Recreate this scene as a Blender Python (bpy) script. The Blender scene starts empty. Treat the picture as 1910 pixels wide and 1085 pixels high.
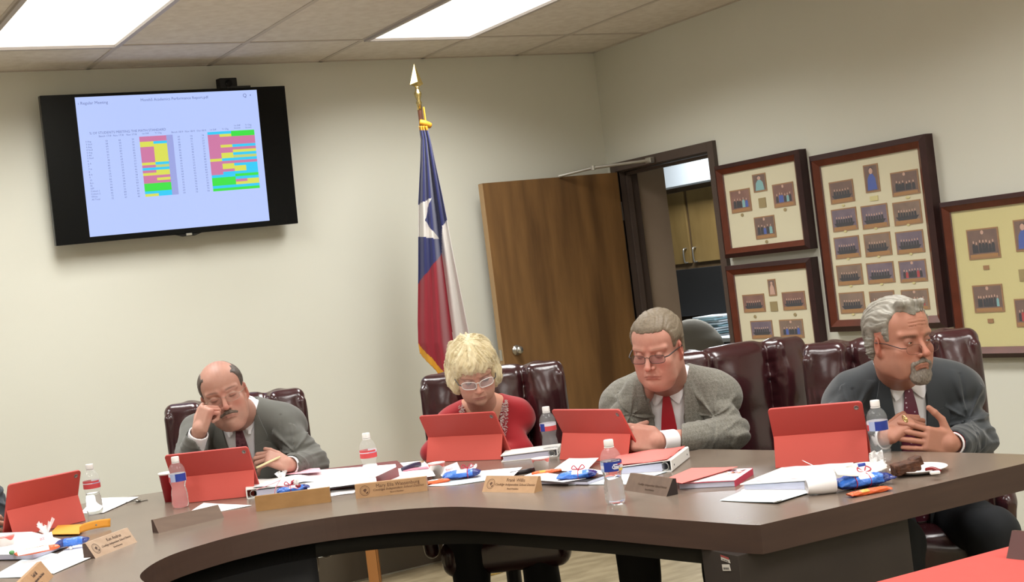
import bpy, bmesh, math, random
import numpy as np
from mathutils import Vector, Matrix
from mathutils.bvhtree import BVHTree

# ------------------------------------------------------------------ camera, world, exposure
IMG_W, IMG_H = 1910.0, 1085.0
FOC = 2614.44                       # focal length in pixels of the 1910 wide frame
CAM = np.array([0.0, 0.0, 1.5112])
RM = np.array([[0.85719459, -0.50019291, -0.12257445],      # image right
               [-0.11185677, 0.0514972, -0.99238909],       # image down
               [0.50269823, 0.86438134, -0.01180684]])      # view direction
sc = bpy.context.scene
cam_d = bpy.data.cameras.new('camera'); cam_o = bpy.data.objects.new('camera', cam_d)
sc.collection.objects.link(cam_o); sc.camera = cam_o
cam_d.sensor_width = 36.0; cam_d.lens = FOC / IMG_W * 36.0; cam_d.clip_start = 0.05
_m = Matrix([[RM[0][i], -RM[1][i], -RM[2][i], CAM[i]] for i in range(3)] + [[0, 0, 0, 1]])
cam_o.matrix_world = _m
sc.view_settings.view_transform = 'Standard'; sc.view_settings.look = 'None'
sc.view_settings.gamma = 1.0; sc.view_settings.use_curve_mapping = False
sc.view_settings.exposure = 0.0
world = bpy.data.worlds.new('world'); sc.world = world; world.use_nodes = True
world.node_tree.nodes['Background'].inputs[0].default_value = (1.0, 0.95, 0.87, 1)
world.node_tree.nodes['Background'].inputs[1].default_value = 0.12

YB, XC, HC = 6.887, 4.760, 2.7555       # back wall, right wall, ceiling
TZ = 0.83                               # top of the board table
GRID_OFS, GRID_D = 0.536, 0.569
TW = 0.61
C = sc.collection

# lamps of the room: one area light under the lens of every troffer
TROFFERS = [(k, r) for k in (1, 4, 7) for r in (0, 1, 2, 3)]
for (k, r) in TROFFERS:
    ld = bpy.data.lights.new('troffer_glow', 'AREA'); ld.shape = 'RECTANGLE'
    ld.size = 0.56; ld.size_y = 1.16; ld.energy = 29.0; ld.color = (1.0, 0.995, 0.97); ld.spread = math.radians(150)
    lo = bpy.data.objects.new('troffer_glow', ld); C.objects.link(lo)
    lo.location = (XC - GRID_OFS - (k + .5) * TW, YB - GRID_D - .61 - r * 2.44, HC - 0.012)
ld = bpy.data.lights.new('office_glow', 'AREA'); ld.shape = 'RECTANGLE'; ld.size = 0.5; ld.size_y = 1.1; ld.energy = 75; ld.color = (.90, .95, 1.0)
lo = bpy.data.objects.new('office_glow', ld); C.objects.link(lo); lo.location = (6.45, 8.2, 2.74)

# ------------------------------------------------------------------ helpers
def ray(u, v):
    return RM.T @ np.array([(u - IMG_W / 2) / FOC, (v - IMG_H / 2) / FOC, 1.0])
def pz(u, v, z=TZ):                      # a point of a level surface
    d = ray(u, v); return CAM + d * (z - CAM[2]) / d[2]
def px(u, v, x=XC):                      # a point of a plane parallel to the right wall
    d = ray(u, v); return CAM + d * x / d[0]
def py(u, v, y=YB):
    d = ray(u, v); return CAM + d * y / d[1]
def pd(u, v, D):                         # a point at a distance along the view
    return CAM + ray(u, v) * D
def V(a): return Vector([float(x) for x in a])

def srgb(h):
    if isinstance(h, str):
        h = h.lstrip('#'); c = [int(h[i:i + 2], 16) / 255. for i in (0, 2, 4)]
    else: c = list(h)
    return tuple((x / 12.92 if x <= .04045 else ((x + .055) / 1.055) ** 2.4) for x in c)

MATS = {}
def mat(name, col='#808080', rough=.6, metal=0., spec=.5, emit=None, estr=0., trans=0., ior=1.45, alpha=1., coat=0.,
        noise=None, bump=None, attr=None, sheen=0., stretch=None, sss=0.):
    """noise=(scale, colour2, contrast) mixes a second own colour; bump=(scale, strength, distance)"""
    if name in MATS: return MATS[name]
    m = bpy.data.materials.new(name); m.use_nodes = True; nt = m.node_tree; N = nt.nodes; L = nt.links
    b = N['Principled BSDF']
    c = srgb(col)
    b.inputs['Base Color'].default_value = (*c, 1); b.inputs['Roughness'].default_value = rough
    b.inputs['Metallic'].default_value = metal; b.inputs['Specular IOR Level'].default_value = spec
    b.inputs['Transmission Weight'].default_value = trans; b.inputs['IOR'].default_value = ior
    b.inputs['Alpha'].default_value = alpha; b.inputs['Coat Weight'].default_value = coat
    b.inputs['Sheen Weight'].default_value = sheen
    if sss:
        b.inputs['Subsurface Weight'].default_value = sss; b.inputs['Subsurface Radius'].default_value = (.8, .3, .18); b.inputs['Subsurface Scale'].default_value = .012
    if emit is not None:
        b.inputs['Emission Color'].default_value = (*srgb(emit), 1); b.inputs['Emission Strength'].default_value = estr
    co = None
    def coords():
        tc = N.new('ShaderNodeTexCoord'); mp = N.new('ShaderNodeMapping'); L.new(tc.outputs['Object'], mp.inputs[0])
        if stretch: mp.inputs['Scale'].default_value = stretch
        return mp
    if noise or bump: co = coords()
    src = None
    if attr:
        a = N.new('ShaderNodeAttribute'); a.attribute_name = attr; src = a.outputs['Color']
        L.new(src, b.inputs['Base Color'])
    if noise:
        t = N.new('ShaderNodeTexNoise'); t.inputs['Scale'].default_value = noise[0]; t.inputs['Detail'].default_value = 5
        L.new(co.outputs[0], t.inputs[0])
        r = N.new('ShaderNodeValToRGB'); k = noise[2] if len(noise) > 2 else .2
        r.color_ramp.elements[0].position = .5 - k; r.color_ramp.elements[1].position = .5 + k
        L.new(t.outputs[0], r.inputs[0])
        mx = N.new('ShaderNodeMix'); mx.data_type = 'RGBA'; ms = N.new('ShaderNodeMath'); ms.operation = 'MULTIPLY'; ms.inputs[1].default_value = noise[3] if len(noise) > 3 else 1.0
        L.new(r.outputs[0], ms.inputs[0]); L.new(ms.outputs[0], mx.inputs[0])
        if src: L.new(src, mx.inputs[6])
        else: mx.inputs[6].default_value = (*c, 1)
        mx.inputs[7].default_value = (*srgb(noise[1]), 1); L.new(mx.outputs[2], b.inputs['Base Color'])
    if bump:
        t = N.new('ShaderNodeTexNoise'); t.inputs['Scale'].default_value = bump[0]; t.inputs['Detail'].default_value = 4
        L.new(co.outputs[0], t.inputs[0]); bp = N.new('ShaderNodeBump'); bp.inputs['Strength'].default_value = bump[1]
        bp.inputs['Distance'].default_value = bump[2] if len(bump) > 2 else .002
        L.new(t.outputs[0], bp.inputs['Height']); L.new(bp.outputs[0], b.inputs['Normal'])
    MATS[name] = m
    return m

def obj(name, verts, faces, mats, parent=None, smooth=False, mi=None, uv=None):
    me = bpy.data.meshes.new(name)
    me.from_pydata([tuple(map(float, v)) for v in verts], [], [tuple(int(i) for i in f) for f in faces])
    if not isinstance(mats, (list, tuple)): mats = [mats]
    for m in mats: me.materials.append(m)
    if mi is not None: me.polygons.foreach_set('material_index', [int(i) for i in mi])
    if smooth: me.polygons.foreach_set('use_smooth', [True] * len(me.polygons))
    me.update()
    o = bpy.data.objects.new(name, me); C.objects.link(o)
    if parent is not None: attach(o, parent)
    return o
def attach(o, parent):
    """children are built in world space; keep them there"""
    o.parent = parent; o.matrix_parent_inverse = parent.matrix_world.inverted() if parent.type != 'EMPTY' else Matrix.Translation(parent.location).inverted()
def thing(name, label, cat, loc=(0, 0, 0), group=None):
    o = bpy.data.objects.new(name, None); C.objects.link(o); o.location = [float(x) for x in loc]; o.empty_display_size = .05
    return tag(o, label, cat, group)
def tag(o, label, cat, group=None, kind=None):
    o['label'] = label; o['category'] = cat
    if group: o['group'] = group
    if kind: o['kind'] = kind
    return o
def struct(o): o['kind'] = 'structure'; return o

class MB:
    """collects boxes, prisms, tubes and sheets of one part into one mesh"""
    def __init__(s): s.v = []; s.f = []; s.mi = []; s.cur = 0; s.sm = False
    def add(s, vs, fs, mi=None):
        n = len(s.v); s.v += [tuple(map(float, v)) for v in vs]
        for f in fs: s.f.append(tuple(i + n for i in f)); s.mi.append(s.cur if mi is None else mi)
        return s
    def box(s, c, size, R=None, bev=0., mi=None):
        hx, hy, hz = [a / 2. for a in size]
        bm = bmesh.new(); bmesh.ops.create_cube(bm, size=1.0)
        for v in bm.verts: v.co = Vector((v.co.x * size[0], v.co.y * size[1], v.co.z * size[2]))
        if bev > 0: bmesh.ops.bevel(bm, geom=bm.edges[:], offset=bev, segments=2, affect='EDGES', profile=.6)
        s.bm(bm, c, R, mi); return s
    def bm(s, bm, c=(0, 0, 0), R=None, mi=None):
        bm.verts.index_update(); R = np.eye(3) if R is None else np.array(R); c = np.array(c, float)
        vs = [c + R @ np.array(v.co) for v in bm.verts]; fs = [[v.index for v in f.verts] for f in bm.faces]
        if np.linalg.det(R) < 0: fs = [f[::-1] for f in fs]
        s.add(vs, fs, mi); bm.free(); return s
    def tube(s, pts, r, n=8, closed=False, mi=None, flat=1.):
        pts = [np.array(p, float) for p in pts]; m = len(pts); rs = r if hasattr(r, '__len__') else [r] * m
        vs = []; up = None
        for i in range(m):
            a = pts[(i - 1) % m] if (closed or i > 0) else pts[i]; b = pts[(i + 1) % m] if (closed or i < m - 1) else pts[i]
            t = b - a; t = t / (np.linalg.norm(t) + 1e-12)
            if up is None: up = np.array([0, 0, 1.]) if abs(t[2]) < .9 else np.array([1., 0, 0])
            u = np.cross(up, t); u /= np.linalg.norm(u) + 1e-12; w = np.cross(t, u); up = w
            for k in range(n):
                an = 2 * math.pi * k / n; vs.append(pts[i] + rs[i] * (math.cos(an) * u + flat * math.sin(an) * w))
        fs = []
        for i in range(m if closed else m - 1):
            j = (i + 1) % m
            for k in range(n): fs.append((i * n + k, i * n + (k + 1) % n, j * n + (k + 1) % n, j * n + k))
        if not closed: fs.append(tuple(range(n))[::-1]); fs.append(tuple((m - 1) * n + k for k in range(n)))
        s.add(vs, fs, mi); return s
    def lathe(s, prof, c, R=None, n=32, mi=None, cap=True):
        R = np.eye(3) if R is None else np.array(R); c = np.array(c, float); vs = []; m = len(prof)
        for (r, z) in prof:
            for k in range(n):
                a = 2 * math.pi * k / n; vs.append(c + R @ np.array([r * math.cos(a), r * math.sin(a), z]))
        fs = []
        for i in range(m - 1):
            for k in range(n): fs.append((i * n + k, i * n + (k + 1) % n, (i + 1) * n + (k + 1) % n, (i + 1) * n + k))
        if cap:
            if prof[0][0] > 1e-6: fs.append(tuple(range(n))[::-1])
            if prof[-1][0] > 1e-6: fs.append(tuple((m - 1) * n + k for k in range(n)))
        s.add(vs, fs, mi); return s
    def prism(s, poly, d, mi=None):
        """poly: 3D points of one face, d: extrusion vector"""
        n = len(poly); d = np.array(d, float); P = [np.array(p, float) for p in poly]
        nrm = np.zeros(3)
        for i in range(n): nrm += np.cross(P[i], P[(i + 1) % n])
        if nrm @ d > 0: P = P[::-1]
        vs = P + [p + d for p in P]
        fs = [tuple(range(n)), tuple(range(2 * n - 1, n - 1, -1))]
        for i in range(n): j = (i + 1) % n; fs.append((i, n + i, n + j, j))
        s.add(vs, fs, mi); return s
    def sheet(s, G, mi=None, thick=0.):
        """G[i][j] 3D grid"""
        a = len(G); b = len(G[0]); P = np.array(G, float)
        vs = P.reshape(-1, 3); fs = [(i * b + j, i * b + j + 1, (i + 1) * b + j + 1, (i + 1) * b + j) for i in range(a - 1) for j in range(b - 1)]
        if thick > 0:
            du = np.gradient(P, axis=0); dv = np.gradient(P, axis=1); nn = np.cross(du, dv); nn /= np.linalg.norm(nn, axis=2, keepdims=True) + 1e-12
            Q = (P + nn * thick).reshape(-1, 3); n = a * b
            fs2 = [tuple(i + n for i in f) for f in fs]; fs = [f[::-1] for f in fs]
            bd = [(0, j) for j in range(b)] + [(i, b - 1) for i in range(1, a)] + [(a - 1, j) for j in range(b - 2, -1, -1)] + [(i, 0) for i in range(a - 2, 0, -1)]
            idx = [i * b + j for i, j in bd]; side = [(idx[q], idx[(q + 1) % len(idx)], idx[(q + 1) % len(idx)] + n, idx[q] + n) for q in range(len(idx))]
            vs = np.concatenate([vs, Q]); fs = fs + fs2 + side
        s.add(vs, fs, mi); return s
    def build(s, name, mats, parent=None, smooth=False):
        return obj(name, s.v, s.f, mats, parent, smooth, s.mi)
def autosmooth(o, ang=40):
    me = o.data; me.polygons.foreach_set('use_smooth', [True] * len(me.polygons))
    bm = bmesh.new(); bm.from_mesh(me); lim = math.radians(ang)
    for e in bm.edges:
        if len(e.link_faces) == 2 and e.calc_face_angle(0) > lim: e.smooth = False
    bm.to_mesh(me); bm.free(); return o
def rot(ax, deg):
    return np.array(Matrix.Rotation(math.radians(deg), 3, ax))
def frame(xdir, up=(0, 0, 1)):
    """columns x (given), y, z(up) right handed"""
    x = np.array(xdir, float); x /= np.linalg.norm(x); z = np.array(up, float); z = z - x * (z @ x); z /= np.linalg.norm(z); y = np.cross(z, x)
    return np.stack([x, y, z], axis=1)
def catmull(P, n=8, closed=False):
    P = [np.array(p, float) for p in P]; out = []; m = len(P)
    for i in range(m if closed else m - 1):
        p0 = P[(i - 1) % m] if closed or i > 0 else 2 * P[0] - P[1]; p1 = P[i]; p2 = P[(i + 1) % m]
        p3 = P[(i + 2) % m] if closed or i < m - 2 else 2 * P[-1] - P[-2]
        for k in range(n):
            t = k / n; out.append(.5 * ((2 * p1) + (-p0 + p2) * t + (2 * p0 - 5 * p1 + 4 * p2 - p3) * t * t + (-p0 + 3 * p1 - 3 * p2 + p3) * t ** 3))
    if not closed: out.append(P[-1])
    return out
def text_obj(name, s, size, loc, R, material, parent=None, align='CENTER', bold=0.0, extrude=.0002, shear=0., sx=1., lines=1.):
    cu = bpy.data.curves.new(name, 'FONT'); cu.body = s; cu.size = size; cu.align_x = align; cu.align_y = 'CENTER'; cu.space_line = lines
    cu.extrude = extrude; cu.offset = bold; cu.shear = shear; cu.resolution_u = 2; cu.materials.append(material)
    o = bpy.data.objects.new(name, cu); C.objects.link(o)
    R = np.array(R); M = Matrix([[R[i][0] * sx, R[i][1], R[i][2], loc[i]] for i in range(3)] + [[0, 0, 0, 1]]); o.matrix_world = M
    # to plain mesh
    bpy.context.view_layer.update()
    dg = bpy.context.evaluated_depsgraph_get(); me = bpy.data.meshes.new_from_object(o.evaluated_get(dg)); me.transform(M)
    bpy.data.objects.remove(o); bpy.data.curves.remove(cu)
    o = bpy.data.objects.new(name, me); C.objects.link(o)
    if parent is not None: attach(o, parent)
    return o

# ------------------------------------------------------------------ signed distance sculpting
class Field:
    def __init__(s, lo, hi, h):
        s.lo = np.array(lo, float); s.h = h; s.n = np.ceil((np.array(hi, float) - s.lo) / h).astype(int) + 1
        s.g = np.full(s.n, .1, np.float32)
    def _sl(s, lo, hi):
        a = np.maximum(np.floor((lo - s.lo) / s.h).astype(int), 0); b = np.minimum(np.ceil((hi - s.lo) / s.h).astype(int) + 1, s.n)
        if np.any(b <= a): return None, None
        ax = [s.lo[i] + s.h * np.arange(a[i], b[i]) for i in range(3)]
        X, Y, Z = np.meshgrid(*ax, indexing='ij'); P = np.stack([X, Y, Z], -1).astype(np.float32)
        return (slice(a[0], b[0]), slice(a[1], b[1]), slice(a[2], b[2])), P
    def apply(s, fn, lo, hi, k=.01, op='add'):
        m = k + 3 * s.h
        sl, P = s._sl(np.array(lo) - m, np.array(hi) + m)
        if sl is None: return
        d = fn(P); a = s.g[sl]
        if op == 'add':
            if k > 0: hh = np.clip(.5 + .5 * (d - a) / k, 0, 1); r = d + (a - d) * hh - k * hh * (1 - hh)
            else: r = np.minimum(a, d)
        elif op == 'sub':
            d = -d
            if k > 0: hh = np.clip(.5 - .5 * (d - a) / k, 0, 1); r = d + (a - d) * hh + k * hh * (1 - hh)
            else: r = np.maximum(a, d)
        elif op == 'int': r = np.maximum(a, d)
        s.g[sl] = r
    def ell(s, c, r, R=None, k=.01, op='add'):
        c = np.array(c, np.float32); r = np.array(r, np.float32); Rr = None if R is None else np.array(R, np.float32)
        def fn(P):
            q = P - c
            if Rr is not None: q = q @ Rr
            k0 = np.sqrt(((q / r) ** 2).sum(-1)); k1 = np.sqrt(((q / (r * r)) ** 2).sum(-1)) + 1e-9
            return k0 * (k0 - 1) / k1
        m = r.max() if Rr is not None else r
        s.apply(fn, c - m, c + m, k, op)
    def cap(s, a, b, ra, rb=None, k=.01, op='add'):
        rb = ra if rb is None else rb; a = np.array(a, np.float32); b = np.array(b, np.float32); ab = b - a; L2 = max(float(ab @ ab), 1e-9)
        def fn(P):
            q = P - a; t = np.clip((q @ ab) / L2, 0, 1); return np.sqrt(((q - t[..., None] * ab) ** 2).sum(-1)) - (ra + (rb - ra) * t)
        m = max(ra, rb); s.apply(fn, np.minimum(a, b) - m, np.maximum(a, b) + m, k, op)
    def box(s, c, half, R=None, rnd=.005, k=.01, op='add'):
        c = np.array(c, np.float32); hf = np.array(half, np.float32) - rnd; Rr = np.eye(3, dtype=np.float32) if R is None else np.array(R, np.float32)
        def fn(P):
            q = np.abs((P - c) @ Rr) - hf
            return np.sqrt((np.maximum(q, 0) ** 2).sum(-1)) + np.minimum(q.max(-1), 0) - rnd
        m = float(np.linalg.norm(half)); s.apply(fn, c - m, c + m, k, op)
    def disp(s, fn):
        """adds fn(P) to the field in slabs"""
        step = max(1, int(4e6 / (s.n[1] * s.n[2])))
        for i in range(0, s.n[0], step):
            ax = [s.lo[0] + s.h * np.arange(i, min(i + step, s.n[0])), s.lo[1] + s.h * np.arange(s.n[1]), s.lo[2] + s.h * np.arange(s.n[2])]
            sub = s.g[i:i + step]; msk = np.abs(sub) < .035
            if not msk.any(): continue
            idx = np.nonzero(msk); P = np.stack([ax[0][idx[0]], ax[1][idx[1]], ax[2][idx[2]]], -1)
            sub[msk] += fn(P).astype(np.float32)
    def mesh(s):
        g = s.g; g[0] = g[-1] = .1; g[:, 0] = g[:, -1] = .1; g[:, :, 0] = g[:, :, -1] = .1
        ins = g < 0; n = s.n
        cnt = np.zeros(n - 1, np.uint8)
        for dx in (0, 1):
            for dy in (0, 1):
                for dz in (0, 1): cnt += ins[dx:n[0] - 1 + dx, dy:n[1] - 1 + dy, dz:n[2] - 1 + dz]
        act = np.nonzero((cnt > 0) & (cnt < 8)); A = np.stack(act, -1); m = len(A)
        vid = np.full(n - 1, -1, np.int32); vid[act] = np.arange(m)
        corners = np.array([[i, j, k] for i in (0, 1) for j in (0, 1) for k in (0, 1)])
        vals = np.stack([g[A[:, 0] + c[0], A[:, 1] + c[1], A[:, 2] + c[2]] for c in corners], -1)
        acc = np.zeros((m, 3)); ct = np.zeros(m)
        for i in range(8):
            for j in range(i + 1, 8):
                if np.abs(corners[i] - corners[j]).sum() != 1: continue
                a = vals[:, i]; b = vals[:, j]; x = (a < 0) != (b < 0); t = np.where(x, a / np.where(x, a - b, 1), 0)
                pt = corners[i] + t[:, None] * (corners[j] - corners[i]); acc += np.where(x[:, None], pt, 0); ct += x
        vs = s.lo + s.h * (A + acc / ct[:, None])
        fs = []
        for ax in range(3):
            o1, o2 = [(1, 2), (2, 0), (0, 1)][ax]
            sl0 = [slice(1, n[0] - 1), slice(1, n[1] - 1), slice(1, n[2] - 1)]; sl0[ax] = slice(0, n[ax] - 1)
            sl1 = list(sl0); sl1[ax] = slice(1, n[ax])
            a = ins[tuple(sl0)]; b = ins[tuple(sl1)]; e = np.nonzero(a != b); base = np.stack(e, -1); off = np.array([1, 1, 1]); off[ax] = 0; base = base + off
            d1 = np.zeros(3, int); d1[o1] = 1; d2 = np.zeros(3, int); d2[o2] = 1
            q = [vid[tuple((base - x).T)] for x in (d1 + d2, d2, 0 * d1, d1)]
            Q = np.stack(q, -1); fl = a[e]; Q[~fl] = Q[~fl][:, ::-1]; fs.append(Q)
        return vs, np.concatenate(fs)
def fmesh(name, parts, mats, parent=None, mi_fn=None, col_fn=None, smooth_it=0):
    """parts: list of (verts, quads); joined into one mesh"""
    if isinstance(parts, Field): parts = [parts.mesh()]
    vs = []; fs = []; n = 0
    for v, f in parts: vs.append(v); fs.append(f + n); n += len(v)
    vs = np.concatenate(vs).astype(np.float32); fs = np.concatenate(fs).astype(np.int32)
    me = bpy.data.meshes.new(name); me.vertices.add(len(vs)); me.vertices.foreach_set('co', vs.ravel())
    me.loops.add(fs.size); me.loops.foreach_set('vertex_index', fs.ravel()); me.polygons.add(len(fs))
    me.polygons.foreach_set('loop_start', np.arange(0, fs.size, 4, dtype=np.int32))
    try: me.polygons.foreach_set('loop_total', np.full(len(fs), 4, np.int32))
    except Exception: pass
    me.update(calc_edges=True)
    if not isinstance(mats, (list, tuple)): mats = [mats]
    for m in mats: me.materials.append(m)
    me.polygons.foreach_set('use_smooth', np.ones(len(fs), bool))
    if mi_fn is not None:
        cen = vs[fs].mean(1); me.polygons.foreach_set('material_index', mi_fn(cen).astype(np.int32))
    if col_fn is not None:
        a = me.color_attributes.new('col', 'FLOAT_COLOR', 'POINT'); c = np.ones((len(vs), 4), np.float32); c[:, :3] = col_fn(vs); a.data.foreach_set('color', c.ravel())
    me.validate(); me.update()
    o = bpy.data.objects.new(name, me); C.objects.link(o)
    if parent is not None: attach(o, parent)
    return o
def sins(P, freqs, seed=0, n=6):
    """smooth pseudo noise, about -1..1"""
    rs = np.random.RandomState(seed); out = np.zeros(P.shape[:-1]); 
    for i in range(n):
        d = rs.normal(size=3); d /= np.linalg.norm(d); f = freqs * (.6 + .9 * rs.rand()); out += np.sin((P @ d) * f + rs.rand() * 6.28 + 1.3 * np.sin((P @ rs.normal(size=3)) * f * .35))
    return out / n * 1.6
# ------------------------------------------------------------------ materials of the room
M_wall = mat('wall_paint', '#dadace', .75, noise=(1.2, '#d6d5c8', .3), bump=(160, .15, .001))
M_ceil = mat('ceiling_tile', '#e2dbd0', .95, noise=(22, '#d3cabd', .22), bump=(90, .5, .002))
M_tee = mat('ceiling_tee', '#c2b8ad', .6)
M_floor = mat('floor_vinyl', '#a5977a', .6, noise=(9, '#8c7f64', .12), stretch=(.55, 1.6, 1))
M_base = mat('baseboard_vinyl', '#4c4336', .6)
M_dbrown = mat('door_frame_paint', '#554841', .5, noise=(6, '#4f423b', .3))
def wood_mat(name, c1, c2, scale=7., stretch=(1, 1, .12), rough=.42, coat=0.):
    m = mat(name, c1, rough, noise=(scale, c2, .22), stretch=stretch, coat=coat); return m
M_doorwood = mat('door_veneer', '#84613a', .45, noise=(9, '#5d4227', .16), stretch=(1, 1, .12))
M_cabwood = mat('cabinet_veneer', '#957a4a', .45, noise=(6, '#7f663b', .2), stretch=(1, 1, .3))
M_cabframe = mat('cabinet_frame_wood', '#6f5a40', .5, noise=(8, '#5f4b34', .2), stretch=(1, 1, .2))
M_steel = mat('brushed_steel', '#c4c2bc', .28, metal=.9)
M_brass = mat('polished_brass', '#d9c382', .2, metal=.95)
M_blackpl = mat('black_plastic', '#101012', .35)
M_blackgloss = mat('black_gloss_bezel', '#07080a', .16, spec=.2)

def quad(name, P, m, th=None):
    if th is None: return obj(name, P, [tuple(range(len(P)))], m)
    return MB().prism(P, th).build(name, m)
XL, YF = -3.2, -2.2
struct(quad('floor', [(XL, YF, 0), (XC + 4.2, YF, 0), (XC + 4.2, YB + 5.4, 0), (XL, YB + 5.4, 0)], M_floor, (0, 0, -.1)))
# wall along the back
struct(MB().box(((XL + XC + .12) / 2, YB + .06, HC / 2), (XC + .12 - XL, .12, HC)).build('wall_back', M_wall))
struct(MB().box((XL - .06, (YF + YB) / 2, HC / 2), (.12, YB - YF, HC)).build('wall_left', M_wall))
struct(MB().box(((XL + XC) / 2, YF - .06, HC / 2), (XC - XL, .12, HC)).build('wall_front', M_wall))
# wall on the right with the doorway cut out
DY0, DY1, DZ = 5.905, 6.775, 2.035        # clear opening
w = MB()
w.box((XC + .06, (YF + DY0 - .02) / 2, HC / 2), (.12, DY0 - .02 - YF, HC))
w.box((XC + .06, (DY0 + DY1) / 2, (DZ + .02 + HC) / 2), (.12, DY1 - DY0 + .04, HC - DZ - .02))
w.box((XC + .06, (DY1 + .02 + YB) / 2, HC / 2), (.12, YB - DY1 - .02, HC))
struct(w.build('wall_right', M_wall))
struct(MB().box(((XL + XC) / 2, YB - .006, .09), (XC - XL, .012, .16)).build('baseboard_back', M_base))
bb = MB(); bb.box((XC - .006, (YF + DY0 - .06) / 2, .05), (.012, DY0 - .06 - YF, .10)); struct(bb.build('baseboard_right', M_base))
# ceiling of lay-in tiles
holes = []
cl = MB()
xs = [XC - GRID_OFS - k * TW for k in range(-1, 14)]; xs[0] = XC; xs[-1] = XL; xs = xs[::-1]
ys = [YB, YB - GRID_D] + [YB - GRID_D - 1.22 * j for j in range(1, 8)]; ys[-1] = YF; ys = ys[::-1]
for i in range(len(xs) - 1):
    for j in range(len(ys) - 1):
        mx_, my_ = (xs[i] + xs[i + 1]) / 2, (ys[j] + ys[j + 1]) / 2
        is_l = any(abs(mx_ - (XC - GRID_OFS - (k + .5) * TW)) < .1 and abs(my_ - (YB - GRID_D - .61 - r * 2.44)) < .1 for k, r in TROFFERS)
        z = HC + (.0 if not is_l else .09)
        if is_l:
            continue
        cl.box((mx_, my_, z + .012), (xs[i + 1] - xs[i] - .012, ys[j + 1] - ys[j] - .012, .02))
struct(cl.build('ceiling', M_ceil))
g = MB()
for x in xs[1:-1]: g.box((x, (YF + YB) / 2, HC + .003), (.024, YB - YF, .008))
for y in ys[1:-1]: g.box(((XL + XC) / 2, y, HC + .0025), (XC - XL, .024, .008))
for (a, b, c, d) in ((XL, YB - .012, XC - XL, .024),): g.box((a + c / 2, b, HC + .003), (c, d, .008))
g.box((XC - .012, (YF + YB) / 2, HC + .003), (.024, YB - YF, .008))
struct(g.build('trim_ceiling_grid', M_tee))
struct(quad('trim_plenum', [(XL, YF, HC + .14), (XC, YF, HC + .14), (XC, YB, HC + .14), (XL, YB, HC + .14)], M_ceil))
M_lens = mat('troffer_lens', '#ffffff', .4, emit='#fffaf0', estr=1.5)
M_trofr = mat('troffer_frame', '#b3aba6', .45)
t0 = None
for (k, r) in TROFFERS:
    c = (XC - GRID_OFS - (k + .5) * TW, YB - GRID_D - .61 - r * 2.44, HC)
    lab = {(1, 0): 'lit fluorescent ceiling panel above the flag, right one in view', (4, 0): 'lit fluorescent ceiling panel above the wall screen, left one in view'}.get((k, r))
    if lab is None: lab = 'lit fluorescent ceiling panel out of view overhead'
    t = thing('ceiling_light', lab, 'ceiling light', c, 'fluorescent ceiling panels')
    if t0 is None:
        f = MB()
        for sx in (-1, 1): f.box((c[0] + sx * .294, c[1], HC - .004), (.022, 1.21, .016))
        for sy in (-1, 1): f.box((c[0], c[1] + sy * .597, HC - .004), (.566, .022, .016))
        fo = f.build('troffer_frame', M_trofr, t); le = MB().box((c[0], c[1], HC + .004), (.568, 1.172, .006)).build('lens', M_lens, t)
        t0 = t; kids = (fo, le)
    else:
        for q in kids:
            n = q.copy(); C.objects.link(n); n.parent = t; n.matrix_parent_inverse = q.matrix_parent_inverse

# ------------------------------------------------------------------ doorway, door leaf and closer
f = MB()
# casing on the room side and jambs through the wall
for (a, b) in ((DY0 - .05, DY0), (DY1, DY1 + .05)):
    f.box((XC - .012, (a + b) / 2, (DZ + .05) / 2), (.026, b - a, DZ + .05))
    f.box((XC + .06, (a + .035 + b - .035) / 2 if False else (b - .012 if a < DY0 - .01 else a + .012), DZ / 2), (.14, .024, DZ), bev=.002)
f.box((XC - .012, (DY0 + DY1) / 2, DZ + .025), (.026, DY1 - DY0 - .001, .05))
f.box((XC + .06, (DY0 + DY1) / 2, DZ - .012 + .02), (.14, DY1 - DY0, .024), bev=.002)
# stops
f.box((XC + .05, DY0 + .018, DZ / 2), (.03, .014, DZ)); f.box((XC + .05, DY1 - .018, DZ / 2), (.03, .014, DZ)); f.box((XC + .05, (DY0 + DY1) / 2, DZ - .02), (.03, DY1 - DY0, .016))
df = f.build('door_1', M_dbrown); df['kind'] = 'structure'
hinge = np.array([XC - .035, DY1 - .01]); free = np.array([3.80, 6.735])
lx = free - hinge; LW = np.linalg.norm(lx); lx /= LW; ly = np.array([-lx[1], lx[0]])
if ly[1] < 0: ly = -ly
leaf = MB()
Rl = np.array([[lx[0], ly[0], 0], [lx[1], ly[1], 0], [0, 0, 1]])
def L3(a, b, z): p = hinge + lx * a + ly * b; return (p[0], p[1], z)
dt = thing('wooden_door', 'brown wood veneer door standing open against the back wall', 'door', L3(LW / 2, 0, 0))
leaf.box(L3(LW / 2, 0, 1.02), (LW, .044, 2.015), Rl, bev=.002); leaf.build('door_panel', M_doorwood, dt)
kn = MB(); ky = np.array([ly[0], ly[1], 0]); 
Rk = frame(np.cross([0, 0, 1.], -ky), -ky) if False else np.stack([np.array([lx[0], lx[1], 0]), np.array([0, 0, 1.]), np.cross([lx[0], lx[1], 0], [0, 0, 1.])], 1)
if Rk[:, 2] @ ky > 0: Rk[:, 2] *= -1; Rk[:, 0] *= -1
kp = np.array(L3(LW - .085, -.024, 1.092))
kn.lathe([(.028, 0), (.028, .006), (.010, .010), (.010, .022), (.020, .028), (.022, .038), (.016, .046), (0, .048)], kp, Rk, 24)
kn.build('door_knob', M_steel, dt, True)
MB().box(L3(LW + .001, 0, 1.02), (.003, .042, 2.01), Rl).build('edge_band', mat('edge_band_wood', '#a98a63', .5), dt)
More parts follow.
